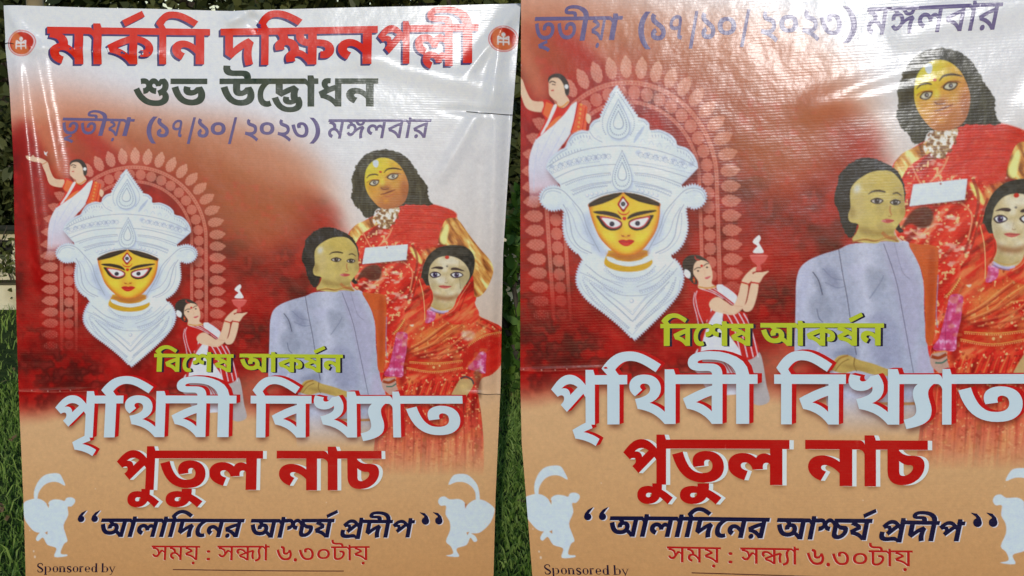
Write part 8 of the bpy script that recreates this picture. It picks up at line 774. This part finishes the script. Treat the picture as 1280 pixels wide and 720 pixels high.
def banner(name, label, pose, M, v_end, deform, edge_l, edge_r, edge_t, seed):
    rx, ry, rz = pose[:3]; th = math.sqrt(rx*rx+ry*ry+rz*rz); Rc = Matrix.Rotation(th, 3, Vector((rx, ry, rz)))
    sp, cp = math.sin(PITCH), math.cos(PITCH); toW = Matrix(((1, 0, 0), (0, -sp, cp), (0, -cp, -sp)))     # camera axes (right, down, forward) -> world
    R = toW @ Rc; T = toW @ Vector(pose[3:6])+Vector((0, 0, 1.70))
    ex, ed, ea = R.col[0], R.col[1], R.col[2]
    M = np.array(M); pl = lambda P: hap(M, P)
    foot = pl([(310, v_end)])[0]
    W = Matrix.Identity(4)
    org = T+ex*foot[0]+ed*foot[1]
    for i in range(3): W[i][0], W[i][1], W[i][2], W[i][3] = ex[i], ea[i], -ed[i], org[i]
    root = empty(name, mat=W); tag(root, label, 'banner', 'twin festival banners')
    def local(P, lift=0.):
        q = pl(P); d = deform(P[:, 0], P[:, 1])+lift; return np.c_[q[:, 0]-foot[0], -d, foot[1]-q[:, 1]]
    # --- the print, one mesh per printed part, all on the same sheet
    gx, gy = np.meshgrid(np.arange(PW+1), np.arange(PH+1)); A = np.c_[gx.ravel(), gy.ravel()]/SC
    # snap the outer columns onto the sheet's real edges
    U, Vv = A[:, 0].copy(), A[:, 1].copy()
    el, er, et = edge_l(Vv), edge_r(Vv), edge_t(U)
    A[:, 0] = np.clip(U, el, er); A[:, 1] = np.maximum(Vv, et)
    pos = local(A)
    cpad = np.pad(ART, ((1, 1), (1, 1), (0, 0)), mode='edge'); colv = ((cpad[:-1, :-1]+cpad[1:, :-1]+cpad[:-1, 1:]+cpad[1:, 1:])/4).reshape(-1, 3)
    cu = (np.arange(PW)+.5)/SC; cv = (np.arange(PH)+.5)/SC
    CU, CV = np.meshgrid(cu, cv); inside = (CU > edge_l(CV)-.5/SC) & (CU < edge_r(CV)+.5/SC) & (CV > edge_t(CU)-.5/SC)
    names = {SHEET: ('printed_sheet', None), WREATH: ('wreath_print', None), ORNAMENT: ('goddess_ornament', None), GODFACE: ('goddess_face', ORNAMENT), DANCER1: ('dancer_print', None), DANCER2: ('dancer_print', None),
             BURNER: ('incense_burner', DANCER2), MAN: ('doll_print', None), MANFACE: ('doll_face', MAN), MANHAIR: ('doll_hair', MAN), WOMAN: ('doll_print', None), WOMANFACE: ('doll_face', WOMAN), WOMANHAIR: ('doll_hair', WOMAN),
             BRIDE: ('doll_print', None), BRIDEFACE: ('doll_face', BRIDE), BRIDEHAIR: ('doll_hair', BRIDE), CARD: ('blank_card', None), DRUM1: ('drummer_silhouette', None), DRUM2: ('drummer_silhouette', None), EMB1: ('round_emblem', None), EMB2: ('round_emblem', None)}
    plabel = {DANCER1: 'printed dancer in white sari raising one arm', DANCER2: 'printed dancer in red and white sari holding up a smoking burner', MAN: 'printed doll in a long grey coat', WOMAN: 'printed doll with long dark hair in red and gold sari', BRIDE: 'printed bride doll in orange red veil',
              DRUM1: 'pale drummer silhouette facing right', DRUM2: 'pale drummer silhouette facing left'}
    objs = {}
    def quadmesh(nm, cells, parent):
        r, c = cells; a = r*(PW+1)+c; F = np.c_[a, a+(PW+1), a+(PW+2), a+1]
        u, inv = np.unique(F.ravel(), return_inverse=True); me = bpy.data.meshes.new(nm)
        me.vertices.add(len(u)); me.vertices.foreach_set('co', pos[u].astype(np.float32).ravel()); me.loops.add(F.size); me.loops.foreach_set('vertex_index', inv.ravel().astype(np.int32)); me.polygons.add(len(F)); me.polygons.foreach_set('loop_start', (np.arange(len(F))*4).astype(np.int32))
        me.update(); ca = me.color_attributes.new('ink', 'FLOAT_COLOR', 'POINT'); ca.data.foreach_set('color', np.c_[colv[u], np.ones(len(u))].astype(np.float32).ravel()); me.polygons.foreach_set('use_smooth', np.ones(len(F), bool)); me.materials.append(vinyl_m)
        o = bpy.data.objects.new(nm, me); C.objects.link(o); o.parent = parent; return o
    for k, (nm, par) in names.items():
        cells = np.nonzero((pid == k) & inside)
        if len(cells[0]) < 12: continue
        o = quadmesh(nm, cells, objs[par] if par is not None and par in objs else root); objs[k] = o
        if k in plabel: o['label'] = plabel[k]
    # --- unprinted foot of the sheet below the print
    vv = np.linspace(PH/SC, v_end, 40); uu = np.linspace(0, 1, 60); P = []
    for v in vv:
        lo, hi = float(edge_l(np.array([v]))[0]), float(edge_r(np.array([v]))[0]); P += [(lo+(hi-lo)*t, v) for t in uu]
    P = np.array(P); L = local(P, -.0006*(P[:, 1] > PH/SC+.1)); n_ = 60
    F = [(j*n_+i, (j+1)*n_+i, (j+1)*n_+i+1, j*n_+i+1) for j in range(39) for i in range(59)]
    o = mesh_obj('lower_sheet', L, F, vinyl_m, root, True); col = albedo(np.array((178, 126, 76))/255.)
    o.data.color_attributes.new('ink', 'FLOAT_COLOR', 'POINT').data.foreach_set('color', np.tile(np.r_[col, 1], len(L)).astype(np.float32))
    # --- lettering, cut outlines laid on the sheet
    def letter(nm, conts, col, lift, parent, copies=((0, 0),)):
        allc = [c+np.array(d) for d in copies for c in conts]
        keep = []
        for c in allc:
            if (c[:, 0] > edge_l(c[:, 1])).mean() > .5 and (c[:, 0] < edge_r(c[:, 1])).mean() > .5: keep.append(c)
        allc = keep
        if not allc: return None
        pts, edges = [], []
        for c in allc:
            s = len(pts); q = []
            for a, b in zip(c, np.roll(c, -1, 0)):
                m = max(1, int(np.linalg.norm(b-a)/6)); q += [tuple(a+(b-a)*t/m) for t in range(m)]
            pts += q; edges += [(s+i, s+(i+1) % len(q)) for i in range(len(q))]
        B = np.array(pts); lo, hi = B.min(0), B.max(0)
        gx_, gy_ = np.meshgrid(np.arange(lo[0]+3, hi[0], 6.), np.arange(lo[1]+3, hi[1], 6.)); pts += [tuple(p) for p in np.c_[gx_.ravel(), gy_.ravel()]]
        res = delaunay_2d_cdt([Vector(p) for p in pts], edges, [], 0, 1e-4); Vv_ = np.array([tuple(v) for v in res[0]]); Fv = np.array([f for f in res[2] if len(f) == 3])
        cen = Vv_[Fv].mean(1); inn = np.zeros(len(cen), bool)
        per = len(conts) if len(copies) > 1 else len(allc)
        for g in range(0, len(allc), max(per, 1)):
            wn = np.zeros(len(cen))
            for c in allc[g:g+per]:
                a = c; b = np.roll(c, -1, 0)
                x, y = cen[:, 0][:, None], cen[:, 1][:, None]
                up = (a[:, 1] <= y) & (b[:, 1] > y); dn = (a[:, 1] > y) & (b[:, 1] <= y)
                cr = (b[:, 0]-a[:, 0])*(y-a[:, 1])-(x-a[:, 0])*(b[:, 1]-a[:, 1])
                wn += ((up & (cr > 0)).sum(1)-(dn & (cr < 0)).sum(1))
            inn |= np.abs(wn) > .5
        Fv = Fv[inn]; u, inv = np.unique(Fv.ravel(), return_inverse=True); Q = Vv_[u]; L = local(Q, lift); F = inv.reshape(-1, 3)
        e1 = Q[F[:, 1]]-Q[F[:, 0]]; e2 = Q[F[:, 2]]-Q[F[:, 0]]; fl = (e1[:, 0]*e2[:, 1]-e1[:, 1]*e2[:, 0]) > 0; F[fl] = F[fl][:, ::-1]
        o = mesh_obj(nm, L, F.tolist(), vinyl_m, parent, True); cc = albedo(np.array(col)/255.)
        o.data.color_attributes.new('ink', 'FLOAT_COLOR', 'POINT').data.foreach_set('color', np.tile(np.r_[cc, 1], len(L)).astype(np.float32)); return o
    def sweep(dx, dy, n=4): return tuple((dx*k/n, dy*k/n) for k in range(1, n+1))
    specs = (('title', (208, 38, 18), (62, 54, 100), sweep(-2.6, 2.2), 'red title lettering'), ('subtitle', (46, 58, 40), None, None, 'dark green lettering'), ('date', (96, 84, 122), None, None, 'purple slanted date lettering'),
             ('special', (176, 186, 40), (22, 20, 46), sweep(2.6, .8), 'lime green lettering'), ('headline', (194, 209, 232), (186, 14, 16), sweep(5., -1.4, 6), 'large white lettering'), ('puppet', (178, 12, 8), (212, 218, 224), sweep(4.8, .3, 6), 'large red lettering'),
             ('play', (16, 14, 48), (206, 200, 200), sweep(1.3, .9, 2), 'navy slanted play title lettering'), ('time', (176, 26, 22), (220, 190, 160), sweep(-.7, .5, 1), 'thin red time lettering'), ('sponsor', (30, 16, 40), None, None, 'small dark roman lettering'), ('rule', (90, 50, 40), None, None, None))
    for key, col, shc, sh, lb in specs:
        o = letter('lettering' if key != 'rule' else 'printed_rule', LET[key], col, .0009, root)
        if o is None: continue
        if lb: o['label'] = lb
        if shc: letter('lettering_edge', LET[key], shc, .0005, o, sh)
    # --- back of the sheet: plain weave
    return root, local, (ex, ea, ed, org)
# folds of the cloth, in metres towards the viewer
def bumpf(d, w): return np.exp(-(d/w)**2)
def crease(u, v, x0, y0, x1, y1, w, a, fade=40.):
    L = math.hypot(x1-x0, y1-y0); t = ((u-x0)*(x1-x0)+(v-y0)*(y1-y0))/L; d = ((u-x0)*(y1-y0)-(v-y0)*(x1-x0))/L
    return a*bumpf(d, w)*(1/(1+np.exp(-t/fade*6)))*(1/(1+np.exp(-(L-t)/fade*6)))
def fold_left(u, v):
    z = .0045*np.sin(v/97+u/310+4.3)+.003*np.sin(u/83+1+v/260)+.0025*np.sin(v/41+u/170+2)*np.clip(1-v/420, .15, 1)
    z += -.030*np.clip((26-u)/40, 0, 1)**2*np.clip(1.3-v/330, 0, 1)
    z += crease(u, v, 16, 60, 40, 330, 9, .007)+crease(u, v, 34, 40, 64, 210, 10, .006)+crease(u, v, 8, 8, 40, 60, 7, .005)
    z += crease(u, v, 0, 47, 190, 58, 7, .004)+crease(u, v, 270, 22, 300, 6, 7, .008, 12)+crease(u, v, 288, 8, 312, 24, 6, -.006, 12)
    z += crease(u, v, 618, 4, 560, 80, 8, .006)+crease(u, v, 600, 20, 588, 130, 8, .006)+crease(u, v, 580, 120, 530, 210, 9, .004)+crease(u, v, 420, 60, 610, 105, 14, .004)+crease(u, v, 300, 85, 470, 55, 14, .003)
    z += crease(u, v, 596, 100, 600, 470, 9, .004)+crease(u, v, 612, 120, 612, 470, 6, -.004)+crease(u, v, 578, 180, 586, 460, 12, -.0025)
    z += crease(u, v, 540, 125, 616, 130, 5, -.003)+crease(u, v, 575, 480, 612, 482, 4, .0014)+crease(u, v, -10, 478, 90, 474, 2.5, .0009)
    return z
def fold_right(u, v):
    z = .0055*np.sin(v/95+u/280+3.3)+.003*np.sin(u/77+v/240)+.0016*np.sin(v/37+u/150)*np.clip(1-v/420, .15, 1)
    z += crease(u, v, 420, 160, 610, 120, 16, .004)+crease(u, v, 330, 220, 470, 190, 14, .004)+crease(u, v, 618, 110, 540, 240, 12, .004)
    z += crease(u, v, -10, 477, 120, 474, 2.5, .001)+crease(u, v, 380, 210, 470, 190, 6, -.002)
    return z
eL = lambda v: np.interp(v, [0, 12, 95, 190, 390, 512, 710, 1100], [-4.5, -3.5, 3, 7., 4.5, 3, 2, 0])
eR = lambda v: np.interp(v, [0, 190, 300, 470, 620, 720, 1100], [620, 614.5, 612.5, 617, 617, 619, 620])
eT = lambda u: np.interp(u, [0, 105, 185, 276, 300, 412, 515, 620], [0, 3.5, 5, 7.6, 6.4, 4, 2.6, .5])
cut = lambda v: np.interp(v, [-100, 0, 118, 492, 560, 724, 1100], [82, 70, 57.2, 14.4, 8., 1.8, 0])
BL = banner('festival_banner', 'whole printed festival banner on the left showing its red title and all four edges', [0.10759, -0.02702, 0.01908, -1.19618, -0.68322, 2.64977],
            [[0.001954452, 2.0605e-05, -0.011590808], [-5.3462e-05, 0.002007579, 0.013216581], [-2.2959e-05, 6.0009e-05, 1.0]], 938, fold_left, eL, eR, eT, 1)
BR = banner('festival_banner', 'nearer festival banner on the right whose top and right edge run out of the picture', [0.10886, 0.13627, -0.04264, -0.08338, -0.74837, 2.28292],
            [[0.002134248, 0.000150977, -0.042329545], [6.9168e-05, 0.002494249, -0.127840425], [2.4917e-05, 0.000296764, 1.0]], 1035, fold_right, cut, lambda v: v*0+620., lambda u: u*0, 2)
# ------------------------------------------------------------------ bamboo frames and ties
bamboo = noisy('bamboo', (.26, .19, .09), (.42, .33, .18), 16., .6, .2, .3); cord_m = noisy('black_cord', (.010, .010, .010), (.03, .03, .03), 40., .7, .1)
def frame(B, label, u0, u1, v0, v1, top):
    root, local, (ex, ea, ed, org) = B; Wm = root.matrix_world
    def W(u, v, back): 
        p = local(np.array([(u, v)], float), 0.)[0]; q = Wm @ Vector((p[0], back, p[2])); return q
    f = empty('bamboo_frame', (W((u0+u1)/2, v1, .05).x, W((u0+u1)/2, v1, .05).y, 0)); tag(f, label, 'frame', 'bamboo banner frames')
    off = f.location.copy()
    def add(nm, a, b, r, sd):
        n_ = 14; P = [a.lerp(b, t/(n_-1))-off for t in range(n_)]; V_, F_ = tube(P, r, 10, .92, .05, sd); mesh_obj(nm, V_, F_, bamboo, f, True)
    for i, u in enumerate((u0, u1)):
        a = W(u, v1, .055); a.z = -.05; b = W(u, v0, .055); b.z += top[i]; add('upright_pole', a, b, .022, i)
    for i, v in enumerate((14, 360, 690)): add('crossbar', W(u0-14, v, .095), W(u1+14, v, .095), .017, 5+i)
frame(BL, 'bamboo frame holding up the left banner from behind', 30, 588, 0, 930, (.03, -.05))
frame(BR, 'bamboo frame holding up the nearer right banner from behind', 84, 590, 0, 1030, (.05, .05))
def tie(pts, label, B, r=.0008):
    root, local, _ = B; P = [root.matrix_world @ Vector((q[0], q[1]-.002, q[2])) for q in local(np.array(pts, float), .002)]
    o0 = P[0]; V_, F_ = tube([p-o0 for p in P], r, 6); o = mesh_obj('tie_cord', V_, F_, cord_m); o.location = o0; tag(o, label, 'cord', 'cords tying the left banner')
tie([(560, 127), (575, 128.5), (590, 129.5), (604, 130.6), (619, 131.4)], 'thin black tie cord across the upper right edge of the left banner', BL)
tie([(-1, 45), (4, 44), (9, 44.5), (13, 45.5)], 'short black tie cord beside the round emblem at the left banner top left', BL)
tie([(588, 480), (600, 481.5), (612, 481), (622, 482)], 'thin black tie cord at the lower right edge of the left banner', BL, .0008)
